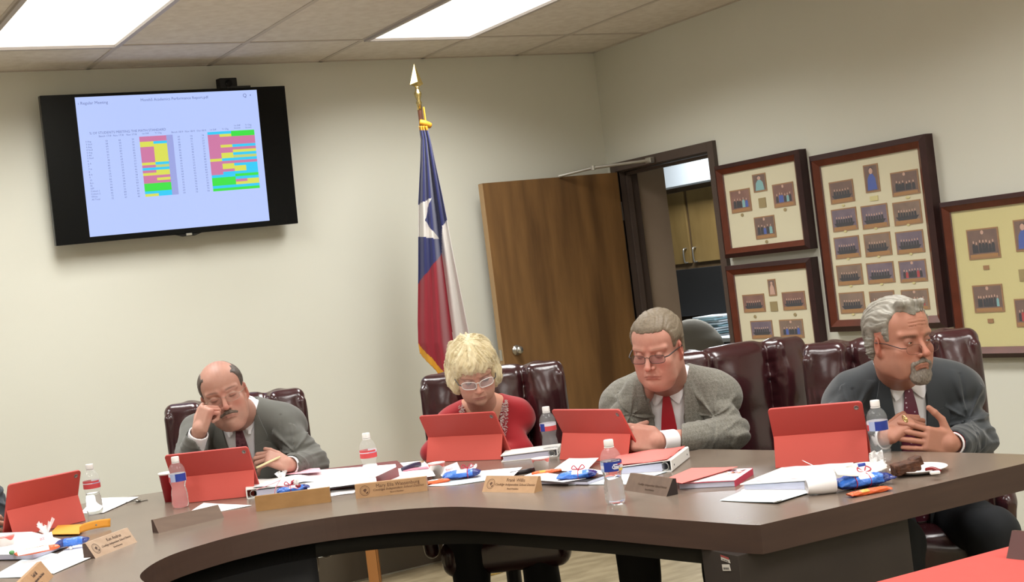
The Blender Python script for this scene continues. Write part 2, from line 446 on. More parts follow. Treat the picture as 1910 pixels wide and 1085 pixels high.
MB().box(L3(LW + .003, 0, 1.075), (.004, .026, .06), Rl).build('latch_plate', M_steel, dt)
for hz in (1.80, 1.02, .25):
    h = MB(); h.box((XC - .03, DY1 - .001, hz), (.05, .004, .11)); h.tube([(XC - .032, DY1 - .016, hz - .055), (XC - .032, DY1 - .016, hz + .055)], .007, 10)
    h.build('hinge', M_steel, dt)
# closer arm: from frame head shoe to elbow to the leaf
ca = MB(); a0 = px(1212, 299, XC - .05); a1 = px(1104, 313, XC - .10) ; a1 = py(1106, 313, 6.60); a2 = np.array(L3(.42, -.03, 2.03))
ca.tube([a0, a1], .009, 8); ca.tube([a1, a2], .008, 8)
ca.box(a0, (.03, .05, .032), bev=.004); ca.lathe([(.014, -.012), (.014, .012)], a1)
ca.build('closer_arm', M_steel, dt)
MB().box(L3(.42, .045, 1.97), (.24, .05, .06), Rl, bev=.005).build('closer_body', M_steel, dt)

# ------------------------------------------------------------------ office behind the doorway
OX = 7.3
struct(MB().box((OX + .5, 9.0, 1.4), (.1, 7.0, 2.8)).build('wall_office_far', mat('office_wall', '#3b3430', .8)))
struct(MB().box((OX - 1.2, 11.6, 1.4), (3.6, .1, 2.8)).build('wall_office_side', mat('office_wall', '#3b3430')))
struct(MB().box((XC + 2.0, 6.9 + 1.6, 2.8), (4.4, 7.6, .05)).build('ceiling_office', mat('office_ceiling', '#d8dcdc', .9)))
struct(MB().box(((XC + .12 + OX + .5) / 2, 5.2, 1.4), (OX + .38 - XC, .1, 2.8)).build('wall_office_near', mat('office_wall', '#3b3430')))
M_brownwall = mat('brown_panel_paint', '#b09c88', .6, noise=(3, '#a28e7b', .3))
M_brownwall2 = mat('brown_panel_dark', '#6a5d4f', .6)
w = MB(); p0 = np.array([XC + .125, DY1 + .03]); 
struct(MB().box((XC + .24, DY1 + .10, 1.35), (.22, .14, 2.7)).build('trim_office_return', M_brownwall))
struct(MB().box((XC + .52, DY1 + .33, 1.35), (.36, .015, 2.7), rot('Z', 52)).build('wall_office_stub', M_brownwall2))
# soffit over the cabinets
struct(MB().box((OX + .1, 8.8, 2.43), (.6, 3.2, .72)).build('trim_office_soffit', mat('office_soffit', '#dfe6ea', .8)))
cz0, cz1 = 1.40, 2.07
yl0 = px(1226, 380, OX)[1]; ymid = px(1281, 380, OX)[1]; wd = abs(yl0 - ymid) - .02
for i in range(3):
    yc = ymid + (0.5 - i) * 2 * 0 + (wd + .03) * (1 - i) * 1.0 - (wd + .03) * .5 if False else None
cab = thing('wall_cabinet', 'wooden wall cabinet with two doors seen through the doorway', 'cabinet', (OX + .16, ymid, cz0))
MB().box((OX + .17, ymid, (cz0 + cz1) / 2), (.32, 2 * wd + .10, cz1 - cz0 + .06), bev=.003).build('cabinet_body', M_cabframe, cab)
for sgn in (1, -1):
    dr = MB().box((OX - .002, ymid + sgn * (wd / 2 + .022), (cz0 + cz1) / 2 - .01), (.02, wd, cz1 - cz0 - .06), bev=.004).build('cabinet_door', M_cabwood, cab)
    hy = ymid + sgn * .065; hz = px(1285, 476, OX)[2]
    hb = catmull([(OX - .012, hy, hz - .06), (OX - .045, hy, hz - .05), (OX - .045, hy, hz + .05), (OX - .012, hy, hz + .06)], 5)
    MB().tube(hb, .007, 8).build('cabinet_handle', M_steel, dr, True)
for (s2, lab) in ((1, 'wooden wall cabinet further left, mostly behind the brown panel'), (-1, 'wooden wall cabinet further right, mostly behind the door frame')):
    n = cab.copy(); C.objects.link(n); n.location.y += s2 * (2 * wd + .11); n['label'] = lab
    for ch in list(cab.children):
        c2 = ch.copy(); C.objects.link(c2); c2.parent = n; c2.matrix_parent_inverse = ch.matrix_parent_inverse
        for gch in ch.children:
            c3 = gch.copy(); C.objects.link(c3); c3.parent = c2; c3.matrix_parent_inverse = gch.matrix_parent_inverse
# desk below with papers, task chair
dk = thing('office_desk', 'office desk top under the wall cabinet beyond the doorway', 'desk', (6.6, 8.2, 0))
MB().box((6.75, 8.3, .86), (.9, 2.6, .03), bev=.004).build('desk_top', mat('desk_laminate', '#cfd6dc', .5), dk)
MB().box((6.75, 9.5, .42), (.85, .04, .84)).build('desk_side', M_cabframe, dk); MB().box((6.75, 7.1, .42), (.85, .04, .84)).build('desk_side', M_cabframe, dk)
M_paper = mat('paper_white', '#f1f0ee', .8)
M_paper2 = mat('paper_bluish', '#dce6e8', .8)
M_teal = mat('folder_teal', '#9fc0c6', .7)
random.seed(3)
st = thing('paper_stack', 'untidy stack of papers on the desk beyond the doorway', 'papers', px(1338, 650, 6.55))
q0 = px(1341, 632, 6.55)
for i in range(9):
    MB().box((q0[0] + random.uniform(-.03, .03), q0[1] + random.uniform(-.03, .03), .875 + .006 + i * .017), (.22, .30, .012), rot('Z', random.uniform(-14, 14))).build('folder', [M_paper, M_teal, M_paper2][i % 3], st)
M_darkstuff = mat('dark_clutter', '#171513', .6)
mo = thing('desk_monitor', 'dark computer monitor on the desk beyond the doorway', 'monitor', (6.9, 8.6, .875))
qm = px(1305, 560, 6.95)
MB().box((6.95, qm[1], 1.19), (.05, .62, .38), rot('Z', 5), bev=.006).build('monitor_screen', M_darkstuff, mo)
m_ = MB(); m_.box((6.98, qm[1], .95), (.04, .06, .2)); m_.box((6.98, qm[1], .887), (.18, .24, .015)); m_.build('monitor_stand', M_darkstuff, mo)
M_grayfab = mat('grey_upholstery', '#a59e92', .9, bump=(300, .3, .001))
tc = thing('task_chair', 'grey fabric task chair just beyond the doorway', 'chair', (5.9, 7.6, 0))
F = Field((-.3, -.12, -.35), (.3, .12, .35), .012); F.ell((0, 0, 0), (.22, .07, .25), k=0); F.box((0, 0, -.05), (.19, .045, .16), rnd=.04, k=.05); tv_, tf_ = F.mesh()
cp = pd(1292, 648, 9.7); Rt = rot('Z', -33)
fmesh('backrest', [((tv_ @ Rt.T) + np.array([cp[0], cp[1], cp[2] - .05]), tf_)], M_grayfab, tc)
s_ = MB(); s_.box((cp[0], cp[1] - .24, .5), (.5, .5, .09), Rt, bev=.03); s_.build('seat', M_grayfab, tc)
s_ = MB(); s_.tube([(cp[0], cp[1] - .2, .06), (cp[0], cp[1] - .2, .46)], .028, 10); s_.tube([(cp[0], cp[1] - .1, .46), (cp[0], cp[1], cp[2] - .2)], .02, 8)
for k in range(5):
    a = k * 2 * math.pi / 5; s_.tube([(cp[0], cp[1] - .2, .09), (cp[0] + .3 * math.cos(a), cp[1] - .2 + .3 * math.sin(a), .05)], .018, 8); s_.lathe([(.0, -.025), (.025, -.02), (.025, .02), (0, .025)], (cp[0] + .3 * math.cos(a), cp[1] - .2 + .3 * math.sin(a), .026), rot('X', 90), 12)
s_.build('swivel_base', M_blackpl, tc)
rd = px(1205, 490, XC + .40)
bag = MB().box((rd[0], rd[1] , rd[2]), (.03, .05, .22), bev=.01).build('hanging_bag', mat('dark_red_cloth', '#5e1f24', .8)); tag(bag, 'narrow dark red thing hanging inside the doorway by the brown panel', 'bag')

# ------------------------------------------------------------------ wall screen
TX0, TX1, TZ0, TZ1 = 1.507, 2.730, 1.906, 2.614
tcx = (TX0 + TX1) / 2; tcz = (TZ0 + TZ1) / 2; TW_, TH_ = TX1 - TX0, TZ1 - TZ0
Rtv = rot('X', 4.0); Ct = np.array([tcx, YB - .125, tcz])          # leans forward at the top
def tvp(a, b, d=0.): return Ct + Rtv @ np.array([(a - .5) * TW_, -d, (.5 - b) * TH_])   # a,b in 0..1 over the outer size
tv = thing('wall_television', 'large black flat screen on the back wall showing a coloured table', 'television', (tcx, YB, TZ0))
b = MB(); b.box(Ct + Rtv @ np.array([0, .022, 0]), (TW_, .04, TH_), Rtv, bev=.004); b.box(Ct + Rtv @ np.array([0, .05, -.02]), (TW_ * .8, .03, TH_ * .7), Rtv, bev=.01)
b.build('television_body', M_blackpl, tv)
MB().box(Ct + Rtv @ np.array([0, .0, 0]), (TW_ - .004, .006, TH_ - .004), Rtv).build('bezel_glass', M_blackgloss, tv)
br = MB(); br.box((tcx, YB - .03, tcz), (.5, .06, .3)); br.build('wall_bracket', M_blackpl, tv)
lg = MB(); lg.box(tvp(.525, 1.004, .002), (.03, .012, .012), Rtv, bev=.002); lg.build('brand_tab', M_steel, tv)
lg = MB(); lg.prism([tvp(.47, 1.0, 0), tvp(.50, 1.016, 0), tvp(.55, 1.016, 0), tvp(.58, 1.0, 0)], Rtv @ np.array([0, .02, 0])); lg.build('sensor_bar', M_blackpl, tv)
def em(name, c, s=1.0):
    m = mat(name, '#0a0a0a', .12, emit=c, estr=s); return m
M_scr = em('screen_background', '#b9cbff', 1.0)
SX0, SX1, SY0, SY1 = .130, .873, .022, .960
scr = obj('screen_page', [tvp(SX0, SY0, .0042), tvp(SX1, SY0, .0042), tvp(SX1, SY1, .0042), tvp(SX0, SY1, .0042)], [(0, 3, 2, 1)], M_scr, tv)
def sp(a, b, d=.0048): return tvp(SX0 + (SX1 - SX0) * a, SY0 + (SY1 - SY0) * b, d)
cols = {'P': em('cell_pink', '#cf7ba6'), 'Y': em('cell_yellow', '#dce05a'), 'C': em('cell_cyan', '#35cdf8'), 'G': em('cell_green', '#3fe24a'), 'V': em('cell_violet', '#9da6e2'), 'K': em('cell_khaki', '#c6d07a')}
keys = list(cols)
NR = 22
# left block, two columns, 22 rows;  right block, four columns
LB = 'PP PP YC YY PY PY PY PY PY PY YC PK CC PY YY PP PY PP GG GG GG CC YC'.split()[:22]
LB[20] = 'GG'; LB[21] = 'CC'; LB.append('YC')
RB = 'CCGG PYGG PPPP PPPP PPPP PYCC PPPP PPYY PYCC PYKK YCCC PPPP PYCC PYYC PPYC PCCC CCGG GGCC GGPY GGYY CCCC GGGG'.split()
def block(cm, rows, a0, a1, b0, b1, nc):
    n = len(rows)
    for i, r in enumerate(rows):
        for j in range(nc):
            x0 = a0 + (a1 - a0) * j / nc; x1 = a0 + (a1 - a0) * (j + 1) / nc; y0 = b0 + (b1 - b0) * i / n; y1 = b0 + (b1 - b0) * (i + 1) / n
            cm.add([sp(x0, y0), sp(x1, y0), sp(x1, y1), sp(x0, y1)], [(0, 3, 2, 1)], keys.index(r[j]))
AY0, AY1 = .300, .735
cm = MB(); block(cm, LB, .315, .462, AY0 + .005, AY1 + .01, 2)
cm.add([sp(.462, AY0 + .003), sp(.498, AY0 + .003), sp(.498, AY1 + .01), sp(.462, AY1 + .01)], [(0, 3, 2, 1)], keys.index('V'))
cm.build('result_cells', [cols[k] for k in keys], scr)
cm = MB(); block(cm, RB, .692, .962, AY0, AY1 + .01, 4); cm.build('result_cells', [cols[k] for k in keys], scr)
M_txt = em('screen_ink', '#6d79b5', .9)
Rtx = np.stack([Rtv[:, 0], Rtv[:, 2], -Rtv[:, 1]], 1)
def stx(s, a, b, size, align='LEFT', bold=0): return text_obj('screen_text', s, size, sp(a, b, .0055), Rtx, M_txt, scr, align, bold, 0)
stx('\u2039 Regular Meeting', .012, .045, .020); stx('Month5 Academics Performance Report.pdf', .53, .040, .019, 'CENTER', 0)
stx('Q  \u2022', .965, .04, .026, 'RIGHT')
stx('% OF STUDENTS MEETING THE MATH STANDARD', .055, .262, .0165, 'LEFT', 0)
random.seed(8)
for (a, h) in ((.135, 'Bench 1718'), (.205, 'Nov 1718'), (.275, 'Nov 1718'), (.525, 'Bench 1819'), (.595, 'Nov 1819'), (.66, 'Oct 1819')):
    stx(h, a, .286, .0125, 'CENTER', 0)
for (a, h) in ((.35, '1st Diff'), (.42, 'Yr Chg'), (.725, '1st Diff'), (.795, 'Yr Chg')): stx(h, a, .284, .0115, 'CENTER')
for (a, h) in ((.865, '1st Diff'), (.93, 'Yr Chg')): stx(h, a, .262, .0115, 'CENTER'); stx('Growth', a, .281, .0105, 'CENTER')
names = ['3 Avg', '3 Stud', '4 Avg', '4 Stud', '5 Avg', '5 All', '5 Stud', '6', '6 A', '7', '7 A', '8', '8 A', '9', '10', 'Eco', 'SE', 'LEP', 'Cohort 1', 'Cohort 2', 'White', 'All Total']
for i in range(22):
    bb_ = AY0 + (AY1 - AY0) * (i + .5) / 22
    stx(names[i], .03, bb_ + .01, .0115)
for a in (.14, .21, .28, .53, .60, .665):
    s = '\n'.join(str(random.randint(21, 94)) for _ in range(22)); want = (AY1 - AY0) * (SY1 - SY0) * TH_ / 22
    text_obj('screen_text', s, .0115, sp(a, AY0 + (AY1 - AY0) * (.5) + .012, .0055), Rtx, M_txt, scr, 'CENTER', 0, 0, lines=want / .0115)
cmx = thing('room_camera', 'small black box camera sitting on top of the wall screen', 'camera', tvp(.77, 0))
b = MB(); b.box(tvp(.757, -.032, -.03), (.092, .06, .056), Rtv, bev=.006); b.build('camera_body', mat('matte_black', '#0d0d0e', .7), cmx)
b = MB(); b.box(tvp(.80, -.004, -.02), (.12, .05, .010), Rtv, bev=.002); b.build('camera_mount', M_blackpl, cmx)
MB().lathe([(.018, 0), (.018, .006), (.012, .008)], tvp(.757, -.032, 0.0), np.stack([Rtv[:, 0], Rtv[:, 2], -Rtv[:, 1]], 1), 20).build('camera_lens', M_blackgloss, cmx)

# ------------------------------------------------------------------ picture frames on the right wall
M_frout = mat('frame_dark_mahogany', '#3c2220', .4, noise=(12, '#30191a', .25)); M_frin = mat('frame_red_mahogany', '#6a3424', .32, noise=(14, '#562819', .25))
M_mat = mat('mat_board_cream', '#d9d2b4', .8); M_mat4 = mat('mat_board_yellow', '#d1c78c', .8)
M_gold = mat('photo_gilt_edge', '#9a6f42', .5); M_plaq = mat('brass_plaque', '#a3905f', .45, metal=.3); M_glass = mat('picture_glass', '#ffffff', .04, alpha=.06, spec=.5)
M_ph = [mat('photo_brown', '#7c5f52', .5, noise=(24, '#5d443c', .3)), mat('photo_mauve', '#7d6b78', .5, noise=(24, '#5a4c60', .3)), mat('photo_rose', '#8c6255', .5, noise=(20, '#6d463c', .3)), mat('photo_tan', '#8d7565', .5, noise=(20, '#6e5648', .3))]
M_suit = mat('photo_suits', '#23222b', .6); M_face = mat('photo_faces', '#c79f8c', .6); M_suitb = mat('photo_blue_dress', '#3d57a8', .6); M_teald = mat('photo_teal_dress', '#7fb0b2', .6); M_redd = mat('photo_red_dress', '#b03238', .6); M_desk = mat('photo_wood_desk', '#a5763f', .6)
XF = XC - .034
def zf(X, Y): return (1320 + X / 2.412, 230 + Y / 2.412)
def wall_pt(X, Y, x=XF): return px(*zf(X, Y), x)
def photo(parent, TL, BR, kind=0, people=6, style='group'):
    a = wall_pt(*TL); b_ = wall_pt(*BR); y0, y1 = a[1], b_[1]; z0, z1 = b_[2], a[2]; w_, h_ = y0 - y1, z1 - z0
    m = MB(); x = XF - .0015
    def rect(u0, v0, u1, v1, dx, mi): m.add([(x - dx, y0 - u0 * w_, z0 + v0 * h_), (x - dx, y0 - u1 * w_, z0 + v0 * h_), (x - dx, y0 - u1 * w_, z0 + v1 * h_), (x - dx, y0 - u0 * w_, z0 + v1 * h_)], [(0, 1, 2, 3)], mi)
    def disc(u, v, ru, rv, dx, mi, n=10): m.add([(x - dx, y0 - (u + ru * math.cos(t * 2 * math.pi / n)) * w_, z0 + (v + rv * math.sin(t * 2 * math.pi / n)) * h_) for t in range(n)], [tuple(range(n))], mi)
    e = .006
    m.box((XF, (y0 + y1) / 2, (z0 + z1) / 2), (.003, w_, h_), mi=0); rect(e / w_, e / h_, 1 - e / w_, 1 - e / h_, .0003, 1)
    if style == 'group':
        rect(.06, .05, .94, .16, .0005, 6)
        for i in range(people):
            u = .14 + .72 * (i + .5) / people + random.uniform(-.01, .01); v = .50 + random.uniform(-.04, .04)
            mi = 2
            if random.random() < .22: mi = random.choice([4, 5, 7])
            m.add([(x - .0007, y0 - (u + s * .36 / people) * w_, z0 + vv * h_) for s, vv in ((-1, .2), (1, .2), (.9, v - .05), (.4, v), (-.4, v), (-.9, v - .05))], [tuple(range(6))], mi)
            disc(u, v + .055, .022 * w_ / w_ * 1.0, .05, .0009, 3)
        disc(.5, .87, .05, .07, .0006, 3)
    elif style == 'desk':
        rect(.06, .05, .94, .2, .0005, 6)
        m.add([(x - .0006, y0 - (.5 + s * .42) * w_, z0 + v * h_) for s, v in ((-1, .36), (1, .36), (.75, .2), (-.75, .2))], [(0, 1, 2, 3)], 2)
        for i in range(people):
            u = .16 + .68 * (i + .5) / people; v = .52 + .05 * abs(i - people / 2 + .5) / people; m.add([(x - .0008, y0 - (u + s * .3 / people) * w_, z0 + vv * h_) for s, vv in ((-1, .33), (1, .33), (.8, v), (-.8, v))], [(0, 1, 2, 3)], 2)
            disc(u, v + .06, .02, .05, .0010, 3)
    else:
        body = {'bride': 5, 'blue': 4, 'blueshirt': 4, 'tan': 3}[style]
        m.add([(x - .0007, y0 - (.5 + s) * w_, z0 + v * h_) for s, v in ((-.33, .08), (.33, .08), (.26, .5), (.1, .66), (-.1, .66), (-.26, .5))], [tuple(range(6))], body)
        disc(.5, .76, .13, .11, .0009, 3, 14); disc(.5, .83, .14, .06, .0008, 2, 14)
    return m.build('framed_photo', [M_gold, M_ph[kind], M_suit, M_face, M_suitb, M_teald, M_desk, M_redd], parent)
def plaque(parent, cx, cy, w_=.03, h_=.018, oval=True, m_=None):
    p = wall_pt(cx, cy, XF); m = MB()
    R_ = np.stack([np.array([0, w_ / .03, 0]), np.array([0, 0, h_ / .03]), np.array([-1., 0, 0])], 1)
    if oval: m.lathe([(.015, 0), (.013, .0015), (0, .0016)], p, R_, 20)
    else: m.box(p, (.003, w_, h_))
    m.build('name_plaque', m_ or M_plaq, parent)
def pframe(name_label, TL, TR, BR, BL, matm, wi=.028, wo=.022, dep=.03):
    P = [wall_pt(*q, XC - .02) for q in (TL, TR, BR, BL)]; y0 = (P[0][1] + P[3][1]) / 2; y1 = (P[1][1] + P[2][1]) / 2; z1 = (P[0][2] + P[1][2]) / 2; z0 = (P[2][2] + P[3][2]) / 2
    t = thing('picture_frame', name_label, 'picture frame', (XC, (y0 + y1) / 2, z0), 'framed board photographs on the right wall')
    def ring(off0, off1, xa, xb):
        m = MB(); o = [(y0 - off0, z0 + off0), (y1 + off0, z0 + off0), (y1 + off0, z1 - off0), (y0 - off0, z1 - off0)]; i = [(y0 - off1, z0 + off1), (y1 + off1, z0 + off1), (y1 + off1, z1 - off1), (y0 - off1, z1 - off1)]
        for k in range(4):
            j = (k + 1) % 4
            v = [(XC, *o[k]), (XC, *o[j]), (XC, *i[j]), (XC, *i[k]), (xa, *o[k]), (xa, *o[j]), (xb, *i[j]), (xb, *i[k])]
            m.add(v, [(0, 1, 2, 3), (7, 6, 5, 4), (0, 4, 5, 1), (1, 5, 6, 2), (2, 6, 7, 3), (3, 7, 4, 0)])
        return m
    ring(0, wo, XC - .048, XC - .062).build('outer_moulding', M_frout, t); ring(wo, wo + wi, XC - .06, XC - .042).build('inner_moulding', M_frin, t)
    e = wo + wi - .004
    MB().box((XC - .018, (y0 + y1) / 2, (z0 + z1) / 2), (.028, y0 - y1 - 2 * e, z1 - z0 - 2 * e)).build('mat_board', matm, t)
    obj('glass', [(XC - .041, y0 - e, z0 + e), (XC - .041, y1 + e, z0 + e), (XC - .041, y1 + e, z1 - e), (XC - .041, y0 - e, z1 - e)], [(0, 1, 2, 3)], M_glass, t)
    return t
random.seed(5)
def zinv(p): return ((p[0] - 1320) * 2.412, (p[1] - 230) * 2.412)
f1 = pframe('small square dark framed photo display beside the door, upper of two', zinv((1341, 306)), zinv((1500, 281)), zinv((1518, 466)), zinv((1358, 479)), M_mat)
photo(f1, (199, 232), (268, 302), 0, style='bride'); photo(f1, (98, 305), (200, 392), 2, 5); photo(f1, (289, 277), (396, 367), 2, 6); photo(f1, (207, 424), (310, 511), 0, 5)
plaque(f1, 246, 357, .055, .05, False); [plaque(f1, *q, .024, .018) for q in ((155, 412), (348, 388), (265, 532))]
f2 = pframe('dark framed photo display beside the door, lower of two', zinv((1362, 494)), zinv((1521, 480)), zinv((1539, 655)), zinv((1378, 665)), M_mat)
photo(f2, (268, 702), (312, 774), 0, style='tan'); photo(f2, (155, 772), (262, 846), 2, 7, 'desk'); photo(f2, (332, 760), (445, 836), 2, 7, 'desk'); photo(f2, (191, 889), (298, 966), 1, 7, 'desk'); photo(f2, (320, 884), (436, 964), 3, 6)
plaque(f2, 298, 823, .055, .05, False); [plaque(f2, *q, .024, .018) for q in ((213, 869), (393, 860), (250, 988))]
f3 = pframe('tall dark framed display of sixteen board photos behind the grey bearded man', zinv((1519, 288)), zinv((1738, 251)), zinv((1771, 612)), zinv((1553, 616)), M_mat, .03, .026)
photo(f3, (698, 190), (778, 304), 0, style='blue'); photo(f3, (544, 267), (663, 349), 0, 6, 'desk'); photo(f3, (820, 224), (957, 313), 0, 6)
rows = [[(554, 390, 678, 476), (687, 374, 818, 463), (830, 358, 968, 447)], [(566, 515, 690, 600), (700, 500, 831, 590), (842, 490, 979, 578)], [(577, 640, 702, 722), (712, 630, 845, 714), (857, 620, 991, 708)], [(589, 763, 712, 850), (725, 757, 848, 842), (868, 750, 1001, 835)]]
for i, r in enumerate(rows):
    for j, q in enumerate(r):
        photo(f3, q[:2], q[2:], [1, 1, 3][(i + j) % 3] if i < 3 else 3, 7, 'desk' if (i, j) not in ((2, 2), (3, 2)) else 'group'); plaque(f3, (q[0] + q[2]) / 2 + 4, q[3] + 9, .022, .012, True, M_mat4)
plaque(f3, 748, 337, .05, .022, False, M_mat4); plaque(f3, 610, 369, .022, .012, True, M_mat4); plaque(f3, 900, 333, .03, .012, True, M_mat4)
f4 = pframe('dark framed photo display with a yellow mat at the right edge', zinv((1760, 375)), zinv((1985, 349)), zinv((2012, 668)), zinv((1793, 662)), M_mat4, .026, .02)
photo(f4, (1162, 480), (1320, 602), 0, 7); photo(f4, (1189, 730), (1338, 846), 0, 8); photo(f4, (1372, 436), (1470, 570), 0, style='blueshirt'); photo(f4, (1377, 790), (1500, 912), 0, 6)
plaque(f4, 1253, 648, .03, .018, False, M_gold); plaque(f4, 1273, 888, .03, .018, False, M_gold); plaque(f4, 1428, 682, .06, .05, False)

# ------------------------------------------------------------------ flag on its pole in front of the back wall
YFl = 6.45
fl = thing('texas_flag', 'state flag with one white star hanging on a tall pole beside the open door', 'flag', py(835, 900, YFl) * np.array([1, 1, 0]))
base = py(858, 1010, YFl); ptop = py(783, 205, YFl); pm = py(800, 330, YFl)
dirp = (ptop - pm) / np.linalg.norm(ptop - pm); foot = ptop - dirp * (ptop[2] / dirp[2])
foot[0] = ptop[0] + .02
MB().tube([foot + np.array([0, 0, .03]), ptop], .012, 12).build('pole', mat('pole_wood', '#4f2f22', .35), fl, True)
MB().lathe([(.15, 0), (.15, .02), (.1, .04), (.03, .07), (.022, .12)], (foot[0], foot[1], 0.0), n=32).build('pole_base', M_brass, fl, True)
MB().lathe([(.013, 0), (.013, .03), (.016, .035), (.01, .05), (.018, .075), (.02, .085), (.012, .1), (.01, .115), (.012, .12)], ptop, n=20).build('finial_collar', M_brass, fl, True)
sp_ = MB(); zt = ptop + np.array([0, 0, .115])
for ang in (0,):
    tip = zt + np.array([0, 0, .125]); l_ = zt + np.array([-.038, 0, .018]); r_ = zt + np.array([.038, 0, .018]); fr = zt + np.array([0, -.014, .03]); bk = zt + np.array([0, .014, .03]); bt = zt
    sp_.add([tip, l_, r_, fr, bk, bt], [(0, 1, 3), (0, 3, 2), (0, 2, 4), (0, 4, 1), (5, 3, 1), (5, 2, 3), (5, 4, 2), (5, 1, 4)])
sp_.build('spear_tip', M_brass, fl)
Lb = [(235, 781), (260, 785), (300, 784), (380, 780), (500, 780), (600, 779), (640, 780), (700, 790), (760, 800)]
Rb = [(235, 797), (260, 803), (300, 811), (360, 824), (410, 834), (470, 845), (550, 861), (635, 878), (700, 891), (760, 902)]
def inpoly(x, y, P):
    c = False; n = len(P)
    for i in range(n):
        (x1, y1), (x2, y2) = P[i], P[(i + 1) % n]
        if (y1 > y) != (y2 > y) and x < (x2 - x1) * (y - y1) / (y2 - y1) + x1: c = not c
    return c
star = [(776, 384), (804, 369), (792, 411), (819, 446), (776, 440)]
NV, NU = 260, 90; G = []; yy = np.linspace(235, 735, NV)
l_ = np.interp(yy, [a for a, _ in Lb], [b for _, b in Lb]); r_ = np.interp(yy, [a for a, _ in Rb], [b for _, b in Rb])
PX = l_[:, None] + (r_ - l_)[:, None] * np.linspace(0, 1, NU)[None]
PYm = np.repeat(yy[:, None], NU, 1)
bot = 640 + (PX - 780) * 1.12          # bottom hem slants down to the right
V_ = []
for i in range(NV):
    row = []
    for j in range(NU):
        u = j / (NU - 1); t = (yy[i] - 235) / 500
        fold = .045 * math.sin(u * 9.5 + 1.2) * (.35 + .65 * t) + .02 * math.sin(u * 21 + 2 * t) + .03 * t * u
        row.append(py(PX[i, j], PYm[i, j], YFl - .11 + fold))
    V_.append(row)
fv = np.array(V_).reshape(-1, 3); ff = []; fm = []
for i in range(NV - 1):
    for j in range(NU - 1):
        x = (PX[i, j] + PX[i + 1, j + 1]) / 2; y = (yy[i] + yy[i + 1]) / 2; hem = 640 + (x - 780) * 1.10
        if x < 829 + (y - 690) * .1 and y > hem + 15: continue
        if y > hem and x < 832: c = 3
        else:
            xr = np.interp(y, [409, 421, 471, 640, 735], [835, 825, 825, 847, 858])
            if inpoly(x, y, star): c = 1
            elif y < 409 or x < np.interp(y, [409, 421], [835, 825]) and (y < 529 - (x - 780) * 1.29): c = 0
            elif x < xr: c = 2
            else: c = 1
        if y < 243: c = 3
        a = i * NU + j; ff.append((a, a + 1, a + NU + 1, a + NU)); fm.append(c)
used_ = sorted({q for f_ in ff for q in f_}); remap = {q: k for k, q in enumerate(used_)}
fo_ = obj('flag_cloth', [fv[q] for q in used_], [tuple(remap[q] for q in f_) for f_ in ff], [mat('flag_blue', '#262b62', .75, sheen=.2), mat('flag_white', '#d9d4cf', .75), mat('flag_red', '#8f1c2c', .75, sheen=.2), mat('gold_fringe', '#d69a2c', .6, bump=(400, .6, .002))], fl, True, fm)
sol = fo_.modifiers.new('thick', 'SOLIDIFY'); sol.thickness = .003
fr = MB(); P = [py(790, 200, YFl - .03), py(795, 235, YFl - .05), py(801, 262, YFl - .06), py(805, 288, YFl - .06)]
fr.tube(catmull(P, 5), [.008] * 16, 8, flat=.5); P = [py(783, 228, YFl - .05), py(792, 230, YFl - .06), py(802, 234, YFl - .05)]; fr.tube(catmull(P, 4), .016, 8)
fr.build('gold_cord', MATS['gold_fringe'], fl, True)
# ------------------------------------------------------------------ horseshoe board table
M_lam = mat('table_laminate', '#74665a', .27, noise=(5, '#6d5f54', .25), stretch=(1, 3, 1), spec=.6)
M_edge = mat('table_edge_laminate', '#47342b', .5, noise=(9, '#3c2b24', .25), stretch=(.4, .4, 4))
M_ped = mat('table_base_laminate', '#312924', .55, noise=(9, '#2a231f', .25), stretch=(1, 1, 1))
M_under = mat('table_apron_black', '#141313', .7)
INN = [(1.22, 1.75), (1.13, 2.4), (1.02, 3.0), (.945, 3.45), (.938, 3.733), (.996, 3.89), (1.105, 4.02), (1.249, 4.095), (1.36, 4.125), (1.488, 4.13), (1.644, 4.085), (1.798, 3.98), (1.905, 3.85), (1.955, 3.72), (2.015, 3.48), (2.068, 3.25), (2.113, 2.985), (2.158, 2.742), (2.174, 2.683)]
OUT = [(3.185, 2.615), (3.163, 2.83), (3.095, 3.22), (3.0, 3.62), (2.93, 3.95), (2.80, 4.32), (2.62, 4.68), (2.42, 4.95), (2.253, 5.12), (2.086, 5.262), (1.80, 5.41), (1.501, 5.515), (1.221, 5.60), (.93, 5.62), (.60, 5.52), (.32, 5.28), (.12, 4.9), (.02, 4.4), (.0, 3.8), (.06, 3.0), (.15, 2.3), (.22, 1.62)]
inn = catmull([np.array(p) for p in INN], 5); out = catmull([np.array(p) for p in OUT], 5)
outline = [tuple(p) for p in inn] + [tuple(p) for p in out]
TH = .072
tbl = thing('board_table', 'large brown laminate horseshoe board table with a thick edge', 'table', (1.6, 4.9, 0))
bm = bmesh.new(); vs_ = [bm.verts.new((x, y, TZ)) for x, y in outline]; fc = bm.faces.new(vs_); bm.normal_update()
if fc.normal.z < 0: fc.normal_flip()
fc.material_index = 0
r = bmesh.ops.extrude_face_region(bm, geom=[fc]); 
nv = [e for e in r['geom'] if isinstance(e, bmesh.types.BMVert)]; bmesh.ops.translate(bm, verts=nv, vec=(0, 0, -TH))
for f_ in bm.faces: f_.material_index = 0 if abs(f_.normal.z) > .9 and f_.calc_center_median().z > TZ - .01 else 1
bmesh.ops.recalc_face_normals(bm, faces=bm.faces[:])
for f_ in bm.faces: f_.material_index = 0 if (abs(f_.normal.z) > .9 and f_.calc_center_median().z > TZ - .01) else 1
me = bpy.data.meshes.new('tabletop'); bmesh.ops.triangulate(bm, faces=[f_ for f_ in bm.faces if len(f_.verts) > 4]); bm.to_mesh(me); bm.free()
